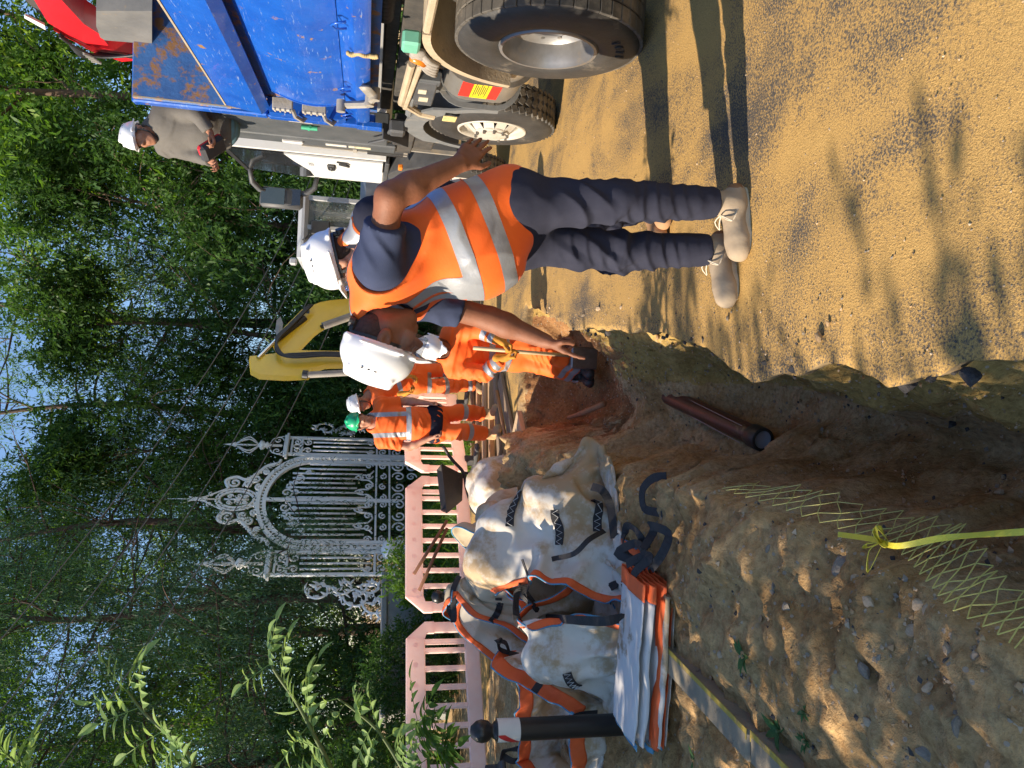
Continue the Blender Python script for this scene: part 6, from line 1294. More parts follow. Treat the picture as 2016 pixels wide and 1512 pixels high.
worker('man in green helmet and orange hi-vis standing beside the wheelbarrow', F_, SK2, .010, 1.0, ORANGE, (.09, .085, .085, .08), .085, (('l', 1.12), ('r', 1.12)), ORANGE, .022, .75, (('t', .62), ('v', .64)), None, 0, (), mat('green_helmet', (.01, .36, .16), (.012, .3, .13), 5, .35), 1.0, False, TANB, .5, 1.05, .06, mat('brown_hair', (.05, .03, .02)), wamp=.012, low=.78, top_end=-.02, hips=NAVY)
m = MB(); 
D_ = dict(pe=yp(815, 745, 9.85), wa=yp(790, 750, 9.83), ch=yp(758, 762, 9.8), nk=yp(730, 778, 9.78), sl=yp(745, 790, 9.65), sr=yp(742, 742, 9.9), el=yp(772, 798, 9.5), wl=yp(795, 775, 9.45), er=yp(780, 730, 9.8), wr=yp(800, 740, 9.6), hl=yp(820, 758, 9.8), hr=yp(820, 732, 9.9), kl=yp(875, 760, 9.8), kr=yp(875, 728, 9.9), al=yp(935, 756, 9.85), ar=yp(935, 728, 9.95), tl=(0, 0, 0), tr=(0, 0, 0), hd=yp(708, 795, 9.72), up=(-.2, -.1, .95), fw=(-.7, -.6, -.4), bf=(-.4, -.8, 0))
for a, t_ in (('al', 'tl'), ('ar', 'tr')): D_[a][2] = .09; D_[t_] = v3(D_[a])+np.array([-.1, -.23, 0]); D_[t_][2] = 0
D_['ml'] = ((.2, -.4, -.8), (1, 0, 0), 'hold'); D_['mr'] = ((.0, -.4, -.8), (-1, 0, 0), 'hold')
YGLOVE = mat('orange_glove', (.62, .27, .03), (.5, .2, .02), 14, .85, .3)
worker('man in white helmet, orange trousers and gloves behind the green-helmeted man', D_, SK3, .011, 1.0, ORANGE, (.09, .085, .082, .08), .085, (('l', 1.05), ('r', 1.05), ('l', 1.8), ('r', 1.8), ('l', .45)), ORANGE, .022, .8, (('t', .6),), None, 0, (), HELM, 1.0, False, TANB, None, 1.05, .04, None, glove=YGLOVE, wamp=.012)
E_ = dict(pe=yp(1010, 690, 6.72), wa=yp(965, 688, 6.7), ch=yp(915, 690, 6.62), nk=yp(872, 688, 6.52), sl=yp(890, 655, 6.5), sr=yp(895, 725, 6.6), el=yp(945, 650, 6.4), wl=yp(985, 672, 6.3), er=yp(955, 735, 6.45), wr=yp(990, 705, 6.32), hl=yp(1015, 675, 6.66), hr=yp(1015, 705, 6.74), kl=yp(1080, 695, 6.5), kr=yp(1085, 722, 6.62), al=yp(1140, 722, 6.6), ar=yp(1140, 738, 6.68), tl=(0, 0, 0), tr=(0, 0, 0), hd=yp(857, 684, 6.42), up=(-.05, -.55, .83), fw=(-.15, -.75, -.6), bf=(-.1, -1, 0))
for a, t_, z in (('al', 'tl', 'zl'), ('ar', 'tr', 'zr')): E_[z] = float(E_[a][2])-.09; E_[t_] = v3(E_[a])+np.array([-.08, -.22, 0])
E_['ml'] = ((-.3, -.2, -.8), (-1, 0, 0), 'grip'); E_['mr'] = ((.1, -.2, -.9), (1, 0, 0), 'grip')
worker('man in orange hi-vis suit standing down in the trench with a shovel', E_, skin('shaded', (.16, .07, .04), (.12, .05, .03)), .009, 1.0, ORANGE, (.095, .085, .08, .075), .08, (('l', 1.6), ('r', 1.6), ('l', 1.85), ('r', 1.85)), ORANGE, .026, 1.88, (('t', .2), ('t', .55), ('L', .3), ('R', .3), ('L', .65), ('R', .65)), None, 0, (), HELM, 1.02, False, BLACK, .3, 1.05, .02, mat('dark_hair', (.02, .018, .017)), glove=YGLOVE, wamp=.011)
sh = empty('shovel', Yp(990, 688, 6.28), 0, 'shovel with pale wooden shaft held upright by the man in the trench', 'shovel'); z0 = sh.location
m = MB(); m.cyl(Yp(932, 685, 6.26)-z0, Yp(1120, 700, 6.35)-z0, .017, n=10); m.build('shaft', mat('pale_wood', (.55, .42, .26), (.48, .36, .2), 12, .7), sh, smooth=True)
m = MB(); m.box(Yp(1150, 705, 6.38)-z0, (.2, .03, .26), Matrix.Rotation(R(10), 3, 'X'), .012); m.build('blade', STEEL, sh)
# ------------------------------------------------------------------ bulk bags: woven sacks let fall as cloth
def cloth_box(nx, ny, nz, a, b, c):
    """open-topped box as a cloth mesh: returns verts, quads, side index array [row][col]"""
    V = []; idx = {}
    def add(p):
        k = tuple(np.round(p, 5))
        if k not in idx: idx[k] = len(V); V.append(p)
        return idx[k]
    per = [(-a/2+a*i/nx, -b/2) for i in range(nx)]+[(a/2, -b/2+b*i/ny) for i in range(ny)]+[(a/2-a*i/nx, b/2) for i in range(nx)]+[(-a/2, b/2-b*i/ny) for i in range(ny)]
    side = [[add(np.array([x, y, c*j/nz])) for x, y in per] for j in range(nz+1)]
    Q = []; n = len(per)
    for j in range(nz):
        for i in range(n): Q.append((side[j][i], side[j][(i+1) % n], side[j+1][(i+1) % n], side[j+1][i]))
    g = [[add(np.array([-a/2+a*i/nx, -b/2+b*j/ny, 0])) for j in range(ny+1)] for i in range(nx+1)]
    nb = len(Q)
    for i in range(nx):
        for j in range(ny): Q.append((g[i][j], g[i][j+1], g[i+1][j+1], g[i+1][j]))
    return np.array(V, float), np.array(Q), np.array(side), nb
def simulate(V0, Q, M3, loc, squash=(1, 1, 1), cores=(), walls=(), steps=70, iters=10, seed=1, grav=-.0035, floor=0., stiff=.12):
    g = np.random.RandomState(seed)
    E = np.concatenate([Q[:, [0, 1]], Q[:, [1, 2]], Q[:, [2, 3]], Q[:, [3, 0]]]); E = np.unique(np.sort(E, 1), axis=0); Dg = np.concatenate([Q[:, [0, 2]], Q[:, [1, 3]]])
    # bending: opposite verts across shared neighbours
    nb = {}
    for a, b in E: nb.setdefault(a, []).append(b); nb.setdefault(b, []).append(a)
    Bd = []
    for v, ns in nb.items():
        for i in range(len(ns)):
            for j in range(i):
                d1 = V0[ns[i]]-V0[v]; d2 = V0[ns[j]]-V0[v]
                if d1@d2 < -.6*np.linalg.norm(d1)*np.linalg.norm(d2): Bd.append((ns[i], ns[j]))
    Bd = np.array(Bd); C = np.concatenate([E, Dg, Bd]); wgt = np.concatenate([np.ones(len(E)), np.full(len(Dg), .55), np.full(len(Bd), stiff)])
    rest = np.linalg.norm(V0[C[:, 0]]-V0[C[:, 1]], axis=1)
    X = (V0*np.array(squash))@np.array(M3).T+np.array(loc)+.008*g.randn(*V0.shape)+.07*np.stack([fbm(V0, 4.5, 2, seed*3+q*9) for q in range(3)], -1); Pv = X.copy(); n = len(X)
    a, b = C.T; cnt = np.bincount(a, wgt, n)+np.bincount(b, wgt, n)
    for s_ in range(steps):
        vel = (X-Pv)*.90; Pv = X.copy(); X = X+vel; X[:, 2] += grav
        for it in range(iters):
            d = X[b]-X[a]; L = np.linalg.norm(d, axis=1)+1e-9; k = wgt*(L-rest)/L*.5; k[len(E)+len(Dg):] *= 1.0
            c = d*k[:, None]*1.6
            for q in range(3): X[:, q] += (np.bincount(a, c[:, q], n)-np.bincount(b, c[:, q], n))/cnt*1.0
        for (cc, rr) in cores:
            q = (X-np.array(cc))/np.array(rr); l = np.linalg.norm(q, axis=1); m_ = l < 1; Z_ = np.array(cc)+q[m_]/(l[m_][:, None]+1e-6)*np.array(rr); X[m_] = Z_*.35+(Pv[m_]+(Z_-Pv[m_])*.25)*.65; q = (X-np.array(cc))/np.array(rr); l = np.linalg.norm(q, axis=1); m_ = l < 1; X[m_] = np.array(cc)+q[m_]/(l[m_][:, None]+1e-6)*np.array(rr)
        fz = floor; m_ = X[:, 2] < fz; X[m_, 2] = fz; X[m_, :2] = X[m_, :2]*.2+Pv[m_, :2]*.8
    return X
def bag_mat(name, c1, c2, dirt, sth, sscale=2.4):
    m = mat(name, c1, c2, 3, .72, .3, 300, spots=dirt, sscale=sscale, sth=sth, soft=.11, bdist=.002); return m
BAGW = bag_mat('white_woven_bag', (.66, .62, .56), (.57, .53, .46), (.42, .30, .17), .46)
BAGD = bag_mat('muddy_woven_bag', (.55, .46, .33), (.46, .36, .23), (.33, .22, .11), .5)
BAGO = mat('orange_bag_band', (.82, .14, .03), (.72, .11, .025), 8, .7, .3, 200, spots=(.5, .25, .12), sscale=6, sth=.66, soft=.15)
STRAP = mat('black_webbing', (.014, .014, .017), (.03, .028, .03), 40, .7, .4, 300, spots=(.14, .11, .08), sscale=12, sth=.68, soft=.15)
STITCH = mat('white_stitch', (.6, .6, .58), None, 9, .8); BLUEST = mat('blue_stitch', (.06, .2, .36), (.1, .3, .46), 40, .8)
def creases(P, N, seed, amp):
    """straight sharp folds: triangle waves along random directions"""
    g = np.random.RandomState(seed+100); d = np.zeros(len(P)); w_ = .09*fbm(P, 2.5, 2, seed)
    for k in range(7):
        n = g.randn(3); n /= np.linalg.norm(n); lam = g.uniform(.08, .2); t = (P@n+w_)/lam+g.rand()*2; tri = np.abs((t % 2)-1)-.5; gate_ = np.clip(fbm(P, 2.0, 2, seed+k*11)*2.2+.45, 0, 1); d += tri*lam*.16*gate_
    return P+N*(d*amp+.004*fbm(P, 14, 3, seed))[:, None]
def refine(o, seed, amp, lv=2):
    md = o.modifiers.new('s', 'SUBSURF'); md.levels = lv; bpy.context.view_layer.update(); dg = bpy.context.evaluated_depsgraph_get(); e = o.evaluated_get(dg); me = e.to_mesh()
    n = len(me.vertices); V = np.empty(n*3, np.float32); me.vertices.foreach_get('co', V); V = V.reshape(-1, 3).astype(float); q = np.empty(len(me.loops), np.int32); me.loops.foreach_get('vertex_index', q); Q = q.reshape(-1, 4); e.to_mesh_clear()
    N = vnormals(V, Q); V = creases(V, N, seed, amp); nm = o.name; mt = o.data.materials[0]; par = o.parent; bpy.data.objects.remove(o); return fastmesh(nm.split('.')[0], V, Q, mt, par)
def bag(label, loc, dirv, spin, size, squash, cores, seed, mats=(BAGW, BAGO), n=18, band=1, loops=True, floor=0.0, steps=30, patches=0, stiff=.04, grav=-.0035, orange=True, amp=1.5):
    a, b, c = size; nz = max(8, int(n*c/a)); ny = max(6, int(n*b/a)); V0, Q, side, nb = cloth_box(n, ny, nz, a, b, c); V0[:, 2] -= c/2
    M3 = Vector(dirv).to_track_quat('Z', 'Y').to_matrix() @ Matrix.Rotation(R(spin), 3, 'Z'); X = simulate(V0, Q, M3, loc, squash, cores, (), steps, 10, seed, grav, floor, stiff)
    base = np.array([X[:, 0].mean(), X[:, 1].mean(), X[:, 2].min()]); X = X-base; root = empty('bulk_bag', base, 0, label, 'bag', 'bulk bags heaped beside the trench'); nc = side.shape[1]
    rows = np.arange(len(Q)); rim = (rows < nb) & (rows >= nb-band*nc); N = vnormals(X, Q); Xc = creases(X, N, seed, amp)
    body = refine(fastmesh('sack', X, Q, mats[0], root), seed, amp); so2 = body.modifiers.new('th', 'SOLIDIFY'); so2.thickness = .004; so2.offset = 0
    if orange and band:
        use = Q[rim]; u_, inv = np.unique(use, return_inverse=True); o = refine(fastmesh('rim_band', X[u_], inv.reshape(use.shape), mats[1], root), seed, amp); s2 = o.modifiers.new('th', 'SOLIDIFY'); s2.thickness = .014; s2.offset = 0
    m = MB(); rp = spline([Vector(Xc[i]) for i in side[-1]], nc*2, True); m.tube(rp, .006, 5, closed=True); m.build('rim_stitching', BLUEST, root, smooth=True)
    cd = CAM-base; score = np.array([np.mean([N[i]@(cd-X[i])/np.linalg.norm(cd-X[i]) for i in side[nz//3:, k]]) for k in range(nc)])
    order = list(np.argsort(-score)); used = []
    for k in order:
        if len(used) >= max(patches, 1): break
        if all(min((k-u) % nc, (u-k) % nc) > 4 for u in used): used.append(k)
    def strip(ids, nm, wd, par, lift=.012):
        pts = [Vector(Xc[i]+N[i]*lift) for i in ids]; nn = [Vector(N[i]) for i in ids]; sp = spline(pts, len(pts)*3); n3 = [nn[min(len(nn)-1, int(j/3))] for j in range(len(sp))]; return ribbon(sp, wd, n3, .005).build(nm, STRAP, par), pts, nn
    for q, k in enumerate(used):
        if patches:
            r0 = int(nz*(.42 if q % 2 == 0 else .55)); r1 = r0+max(4, nz//4); ids = [side[j][k] for j in range(r0, min(r1, nz))]; pp, pts, nn = strip(ids, 'sewn_patch', .055, root); m = MB(); zz = []
            sp = spline(pts, 14)
            for j in range(len(sp)): nj = nn[min(len(nn)-1, j*len(nn)//len(sp))]; sd_ = (sp[min(j+1, len(sp)-1)]-sp[max(j-1, 0)]).cross(nj).normalized(); zz.append(sp[j]+nj*.006+sd_*(.018 if j % 2 else -.018))
            m.tube(zz, .0022, 4); m.build('stitching', STITCH, pp)
        else: strip([side[j][k] for j in range(nz//2, nz+1)], 'strap', .05, root)
    for q in range(int(loops)):                                # lifting loops at the rim
        k = (used[0]+(2*q-1)*nc//8) % nc; i0, i1 = side[-1][k], side[-1][(k+3) % nc]; p0, p1 = Vector(Xc[i0]), Vector(Xc[i1]); out = (Vector(Xc[side[-1][(k+1) % nc]])-Vector(Xc[side[-4][(k+1) % nc]])).normalized(); c_ = (p0+p1)/2+out*.16+Vector(N[i0])*.06; c_.z = max(c_.z-.07, .02); nn = Vector(N[i0])
        sp = spline([p0-out*.14+nn*.014, p0+nn*.014, p0.lerp(c_, .6)+nn*.05, c_, p1.lerp(c_, .6)+nn*.05, p1+nn*.014, p1-out*.14+nn*.014], 30); ribbon(sp, .045, nn, .004).build('lift_loop', STRAP, root)
    return root
def gz(px, py, z): return v3(G(px, py, z))
c1 = gz(1185, 1080, 0.)
bag('largest white bulk bag with black sewn patches, leaning in the middle of the heap', c1+np.array([.0, .15, .55]), (-.80, -.42, .42), 20, (.98, .92, 1.1), (.86, .72, .86), [(c1+np.array([.24, .14, .24]), (.24, .26, .30)), (c1+np.array([-.12, .2, .66]), (.2, .2, .22)), (c1+np.array([-.26, .18, .3]), (.18, .2, .3)), (c1+np.array([.10, .25, .62]), (.16, .16, .16))], 3, patches=3, n=22, loops=2, steps=30)
c2 = gz(1225, 1260, 0.)
bag('white bulk bag slumped in front with orange rim and muddy fold on top', c2+np.array([.05, .12, .36]), (.55, -.25, .6), 35, (.95, .85, .9), (.85, .62, .85), [(c2+np.array([.18, .12, .14]), (.2, .2, .16)), (c2+np.array([-.16, .2, .30]), (.18, .16, .26)), (c2+np.array([.04, .25, .46]), (.12, .12, .12))], 8, n=20, patches=1, loops=2, steps=30)
c4 = gz(1185, 1450, 0.)
bag('tall white bulk bag behind the bollard with wide orange rim', c4+np.array([-.12, .45, .52]), (-.1, -.25, 1), 15, (.95, .9, 1.1), (.85, .85, .8), [(c4+np.array([-.22, .45, .3]), (.22, .26, .36)), (c4+np.array([.16, .46, .42]), (.18, .2, .3)), (c4+np.array([.05, .5, .86]), (.16, .16, .16))], 12, n=20, band=2, loops=3, steps=30)
c6 = gz(1120, 1215, 0.)
bag('muddy tan bulk bag crumpled behind the largest white bag', c6+np.array([-.14, .6, .66]), (-.5, -.1, .8), 40, (.8, .75, .8), (.85, .62, .85), [(c6+np.array([-.12, .6, .5]), (.3, .26, .36)), (c6+np.array([.2, .5, .4]), (.24, .26, .3)), (c6+np.array([-.3, .55, .75]), (.14, .14, .14))], 17, mats=(BAGD, BAGO), n=18, loops=2, steps=30)
c5 = gz(1010, 965, 0.)
bag('far white bulk bag lying beside the wheelbarrow', c5+np.array([-.05, .1, .25]), (-.9, -.3, .3), 10, (.7, .6, .8), (.85, .62, .85), [(c5+np.array([-.0, .15, .2]), (.32, .3, .24))], 23, n=16, loops=1, patches=1, steps=30, band=1)
c7 = gz(1150, 1130, 0.)
bag('stained bulk bag flattened under the largest white bag', c7+np.array([.02, -.05, .2]), (.75, -.5, .25), 0, (.85, .6, .75), (1, .5, 1), [(c7+np.array([-.05, .05, .06]), (.35, .25, .12))], 29, mats=(BAGD, BAGO), n=18, loops=2, steps=70)
c8 = Yp(900, 1250, 5.6)
bag('pale bulk bag at the back of the heap against the barrier', (c8.x, c8.y, .7), (-.2, -.2, 1), 30, (.8, .75, .8), (.85, .8, .8), [((c8.x, c8.y, .5), (.34, .32, .5)), ((c8.x+.2, c8.y, .8), (.16, .16, .2))], 31, n=16, loops=2, steps=30, band=1)
c9 = Yp(930, 1060, 6.0)
bag('tan bulk bag folded at the back beside the stakes', (c9.x, c9.y, .6), (-.4, -.3, .8), 10, (.7, .6, .7), (.85, .62, .85), [((c9.x-.1, c9.y, .5), (.2, .22, .46)), ((c9.x+.18, c9.y, .3), (.18, .2, .3))], 37, mats=(BAGD, BAGO), n=14, loops=0, steps=30, orange=False)
# folded bag laid flat in front
f0 = gz(1325, 1310, 0.); fb = empty('folded_bulk_bag', (f0[0], f0[1]+.05, 0), R(-3), 'white bulk bag folded flat on the ground in front of the heap', 'bag')
def fold(y0, y1, zs, x0, x1, mt, nm, seed, thick=.004, ex=48):
    prof = []
    for k, z in enumerate(zs):
        ya, yb = (y0, y1) if k % 2 == 0 else (y1, y0); prof += [(ya+(yb-ya)*t, z) for t in np.linspace(.04, .96, 14)]
        if k < len(zs)-1: prof.append(((y1+.018 if k % 2 == 0 else y0-.018), (z+zs[k+1])/2))
    P = np.array(prof); n = len(P); xs_ = np.linspace(x0, x1, ex); V = np.stack([np.repeat(xs_, n), np.tile(P[:, 0], ex), np.tile(P[:, 1], ex)], -1); V[:, 2] += .022*fbm(V*np.array([1, 1.6, .3]), 4.2, 3, seed)+.010*fbm(V*np.array([1.2, 4, .3]), 7, 2, seed+4); V[:, 1] += .03*fbm(V*np.array([1, 0, .6]), 2.2, 2, seed+9); V[:, 2] = np.maximum(V[:, 2], .004)
    I_ = np.arange(ex*n).reshape(ex, n); Qf = np.stack([I_[:-1, :-1], I_[1:, :-1], I_[1:, 1:], I_[:-1, 1:]], -1).reshape(-1, 4); o = fastmesh(nm, V, Qf, mt, fb); s_ = o.modifiers.new('t', 'SOLIDIFY'); s_.thickness = thick; return o
BAGM = bag_mat('mud_streaked_bag', (.66, .64, .62), (.58, .56, .54), (.27, .17, .08), .55, 4.5)
fold(0, .34, (.018, .045, .07, .098, .125, .15), -.43, .30, BAGM, 'folded_panel', 3); fold(-.012, .345, (.016, .045, .072, .098, .127, .153), .302, .39, BAGO, 'rim_band', 3, ex=10); fold(-.045, .02, (.016, .04, .066), -.43, .33, BAGO, 'orange_edge', 6, ex=36); fold(-.01, .33, (.016, .05, .09, .142), -.46, -.432, BLUEST, 'blue_hem', 9, ex=5)
fold(-.06, .1, (.01, .036, .058), -.41, .35, BAGW, 'folded_panel', 14, ex=36)
for k, ctrl in enumerate(([(1275, 1120), (1255, 1085), (1240, 1050), (1250, 1035), (1275, 1045), (1280, 1080)], [(1310, 1120), (1330, 1090), (1332, 1050), (1315, 1035), (1298, 1045), (1300, 1080)], [(1265, 1150), (1270, 1110), (1255, 1090), (1270, 1070), (1300, 1085), (1290, 1120)], [(1280, 1160), (1295, 1130), (1315, 1100), (1300, 1095), (1280, 1110)])):
    pts = []
    for j, (px, py) in enumerate(ctrl): q = G(px, py, .03); pts.append(Vector((q.x, q.y, .04+.07*math.sin(j*1.3+k)**2+.02*k)))
    m = ribbon([p-Vector(fb.location) for p in spline(pts, 24)], .045, Vector((.2*k-.3, -.6, .8)), .004); o = m.build('lift_loop', STRAP, fb); o.rotation_euler = (0, 0, R(3))
def loose(label, ctrl, wd=.045, nrm=(0, -.4, 1)):
    pts = [G(px, py, z) for px, py, z in ctrl]; pts = [Vector((p.x, p.y, max(p.z, hz(p.x, p.y)+.012))) for p in pts]; sp = spline(pts, 26); o = ribbon([p-sp[0] for p in sp], wd, Vector(nrm), .004).build('webbing_strap', STRAP, None); o.location = sp[0]; tag(o, label, 'strap', 'loose black straps')
loose('loose black strap lying on the earth bank nearest the trench', [(1312, 1010, .0), (1292, 1008, .02), (1268, 1000, .04), (1265, 965, .06), (1285, 942, .05), (1312, 938, .02)])
loose('black strap with white cross-stitching hanging at the right end of the bag heap', [(1165, 958, .16), (1185, 965, .12), (1200, 990, .06), (1205, 1020, .05), (1210, 1060, .04)], .05, (.3, -.8, .5))
loose('thin black strap draped across the front of the heap', [(1060, 1110, .38), (1090, 1100, .36), (1130, 1090, .32), (1160, 1062, .25), (1190, 1045, .12)], .03, (.2, -.8, .5))
loose('long dark muddy strap lying over the slumped front bag', [(1050, 1215, .34), (1100, 1218, .36), (1150, 1222, .33), (1200, 1222, .25), (1235, 1210, .12)], .05, (0, -.7, .7))
# ------------------------------------------------------------------ trees and plants
BARK = mat('bark', (.075, .05, .035), (.13, .085, .06), 5, .9, .8, 14, stretch=(3, 3, .6)); BARK2 = mat('reddish_bark', (.085, .05, .035), (.055, .034, .025), 5, .9, .8, 14, stretch=(3, 3, .5))
LEAFS = dict(dark=leafmat('dark_leaves', (.022, .064, .016), (.07, .145, .028), .40, .6), mid=leafmat('green_leaves', (.045, .12, .018), (.13, .24, .036), .45, .6), light=leafmat('yellow_green_leaves', (.09, .19, .022), (.24, .36, .05), .48, .6), blue=leafmat('blue_green_needles', (.024, .066, .036), (.065, .13, .06), .32, .6), elder=leafmat('elder_leaves', (.2, .32, .09), (.30, .42, .14), .35, 12))
def sprays(P, D, nl, ln, lw, spread, droop, g, tw=.5):
    """P spray origins, D directions: each spray is a twig of nl narrow leaflets; returns tris"""
    n = len(P); D = D/(np.linalg.norm(D, axis=1, keepdims=True)+1e-9); t = np.linspace(.05, 1, nl)[None, :, None]; L = spread*(.6+.8*g.rand(n))[:, None, None]
    base = P[:, None]+D[:, None]*t*L; base[..., 2] -= droop*(t[..., 0]*L[..., 0])**1.5
    A = g.randn(n, 1, 3); A = np.cross(D[:, None], A); A /= np.linalg.norm(A, axis=-1, keepdims=True)+1e-9
    sgn = np.where(np.arange(nl) % 2, 1., -1.)[None, :, None]; d = A*sgn*(.9)+D[:, None]*.65+.35*g.randn(n, nl, 3); d[..., 2] -= droop*.6; d /= np.linalg.norm(d, axis=-1, keepdims=True)
    w_ = np.cross(d, g.randn(n, nl, 3)*tw+np.array([0, 0, 1.])); w_ /= np.linalg.norm(w_, axis=-1, keepdims=True)+1e-9
    l = ln*(.6+.8*g.rand(n, nl, 1)); a = base; b = base+d*l; m_ = base+d*l*.45; V = np.stack([a, m_+w_*lw*.5, b, m_-w_*lw*.5], 2).reshape(-1, 3)
    return V
def quads(nv): return np.arange(nv).reshape(-1, 4)
def grow(g, H, spread, levels=3, lean=(0, 0), first=.25, up=.35, k0=16, kn=6):
    """trunk and limbs; returns list of (points, radii) and tip positions/directions"""
    limbs = []; tips = []
    n = 12; tr = [np.array([lean[0]*(i/n)**1.4+.5*math.sin(i*.55+H)*i/n, lean[1]*(i/n)**1.4+.4*math.cos(i*.5)*i/n, H*i/n]) for i in range(n+1)]; r0 = .0135*H
    limbs.append((tr, [max(.02, r0*(1-.9*i/n)) for i in range(n+1)]))
    def branch(p, d, L, r, lv):
        m = 6; pts = [p]; q = p.copy(); dd = d.copy()
        for i in range(m): dd = dd+g.randn(3)*.16+np.array([0, 0, .02 if lv < 2 else -.06]); dd /= np.linalg.norm(dd); q = q+dd*L/m; pts.append(q.copy())
        if lv < 3: limbs.append((pts, [max(.006, r*(1-.8*i/m)) for i in range(m+1)]))
        for i in range(1, m+1): tips.append((pts[i], dd, lv))
        if lv < levels:
            for k in range(kn):
                i = g.randint(1, m+1); e = dd*.6+g.randn(3)*.7; e[2] += .1; e /= np.linalg.norm(e); branch(pts[i], e, L*g.uniform(.4, .65), r*.45, lv+1)
    for k in range(k0):
        t = first+(1-first)*(k+g.rand())/k0; i = min(n-1, int(t*n)); p = tr[i]+(tr[i+1]-tr[i])*(t*n-i); a = g.rand()*6.28; prof = math.sin(math.pi*min(1, (t-first)/(1-first)*.85+.12))**.7
        branch(p, np.array([math.cos(a), math.sin(a), up+g.randn()*.15])/1.05, spread*prof*g.uniform(.7, 1.15), r0*.35*(1-.6*t), 1)
    return limbs, tips
def tree_mesh(seed, H, spread, leaf, nspray, nl, ln, lw, sp, droop, jit=.25, **kw):
    g = np.random.RandomState(seed); limbs, tips = grow(g, H, spread, **kw)
    m = MB()
    for pts, rr in limbs: m.tube([Vector(p) for p in pts], rr, 6 if rr[0] > .05 else 4, cap=False)
    wood = bpy.data.meshes.new('trunk'); wood.from_pydata(m.v, [], m.f); wood.polygons.foreach_set('use_smooth', [True]*len(wood.polygons))
    tp = [t for t in tips if t[2] >= 2]; T = np.array([t[0] for t in tp]); Dm = np.array([t[1] for t in tp]); cl = g.randint(0, len(T), max(60, nspray//16)); k = cl[g.randint(0, len(cl), nspray)]; P = T[k]+g.randn(nspray, 3)*jit; D = Dm[k]+g.randn(nspray, 3)*.8
    V = sprays(P, D, nl, ln, lw, sp, droop, g); o = fastmesh('tmp', V, quads(len(V)), leaf, None, True); me = o.data; bpy.data.objects.remove(o); return wood, me
KINDS = {}
def kind(name, bark, *a, **k): w_, l_ = tree_mesh(*a, **k); w_.materials.append(bark); KINDS[name] = (w_, l_)
kind('cypress', BARK2, 1, 13, 2.6, LEAFS['blue'], 6400, 11, .13, .022, .55, 1.0, .42, first=.04, up=-.05, k0=34, kn=5)
kind('dark_broad', BARK, 2, 12, 3.6, LEAFS['dark'], 5600, 9, .165, .068, .42, .3, .42, first=.06, k0=20, kn=6)
kind('mid_broad', BARK, 3, 13, 3.8, LEAFS['mid'], 4300, 9, .155, .064, .42, .35, .42, first=.1, k0=18, kn=6)
kind('light_broad', BARK, 4, 12, 3.4, LEAFS['light'], 2300, 9, .15, .06, .45, .4, .40, first=.12, k0=16, kn=6)
kind('larch', BARK2, 5, 14, 3.0, LEAFS['mid'], 2000, 12, .12, .026, .55, .9, .38, first=.1, up=.0, k0=30, kn=5)
def plant_tree(k, x, y, s, rz, label, sz=1., bump=True, group='trees beyond the gate and barriers', z=-.15):
    o = empty('tree', (x, y, z), rz, label, 'tree', group); w_, l_ = KINDS[k]; a = bpy.data.objects.new('trunk', w_); b = bpy.data.objects.new('crown', l_)
    for q in (a, b): COL.objects.link(q); q.parent = o; q.scale = (s, s, s*sz)
    return o
TL = [('cypress', -4.6, 15.5, .78, .3, 'feathery blue-green conifer drooping at the left of the gate'), ('dark_broad', -2.0, 20.5, .78, 1.0, 'dark leafy tree directly behind the white gate'), ('dark_broad', .9, 19.5, .76, 2.2, 'dark leafy tree behind the excavator arm'),
      ('dark_broad', 3.6, 18.0, .76, 3.9, 'dark leafy tree behind the excavator cab'), ('mid_broad', 5.8, 17.5, 1.0, .7, 'green tree behind the man on the lorry'), ('light_broad', 8.6, 17.0, 1.05, 1.5, 'yellow-green sunlit tree above the red crane arm'), ('mid_broad', 9.5, 22, 1.15, 5.1, 'tall green tree at the far right behind the lorry'),
      ('larch', 1.6, 24.5, 1.15, .4, 'tall larch-like tree with fine foliage over the excavator'), ('light_broad', 5.0, 26, 1.2, 2.8, 'pale green tall tree far behind the excavator'), ('larch', -1.6, 27, 1.2, 1.9, 'tall feathery tree far behind the gate spire'), ('cypress', -4.8, 24, 1.1, 4.1, 'tall dark conifer behind the left gate pier'),
      ('light_broad', -7.5, 26, 1.15, 2.0, 'sunlit yellow-green tree far back on the left'), ('cypress', -8.6, 17.0, 1.0, 5.5, 'tall drooping conifer at the left edge'), ('mid_broad', -6.8, 20.5, .95, 3.3, 'green leafy tree between the two left conifers'), ('dark_broad', -10.5, 23, 1.1, .9, 'dark broad tree at the far left'), ('larch', -3.9, 18.8, .85, 2.7, 'slender larch-like tree just behind the gate'), ('dark_broad', 6.9, 23.5, 1.0, 2.3, 'dark broad tree in the gap behind the lorry'), ('mid_broad', -11.5, 14.5, .95, 4.4, 'green tree beyond the verge outside the left edge')]
TL += [('cypress', -2.6, 22.0, .7, 2.9, 'dark drooping conifer right behind the gate'), ('cypress', .2, 23.0, .7, .2, 'dark drooping conifer right of the gate spire'), ('cypress', 3.2, 21.0, .68, 5.0, 'drooping conifer behind the excavator boom')]
for a in TL: plant_tree(*a)
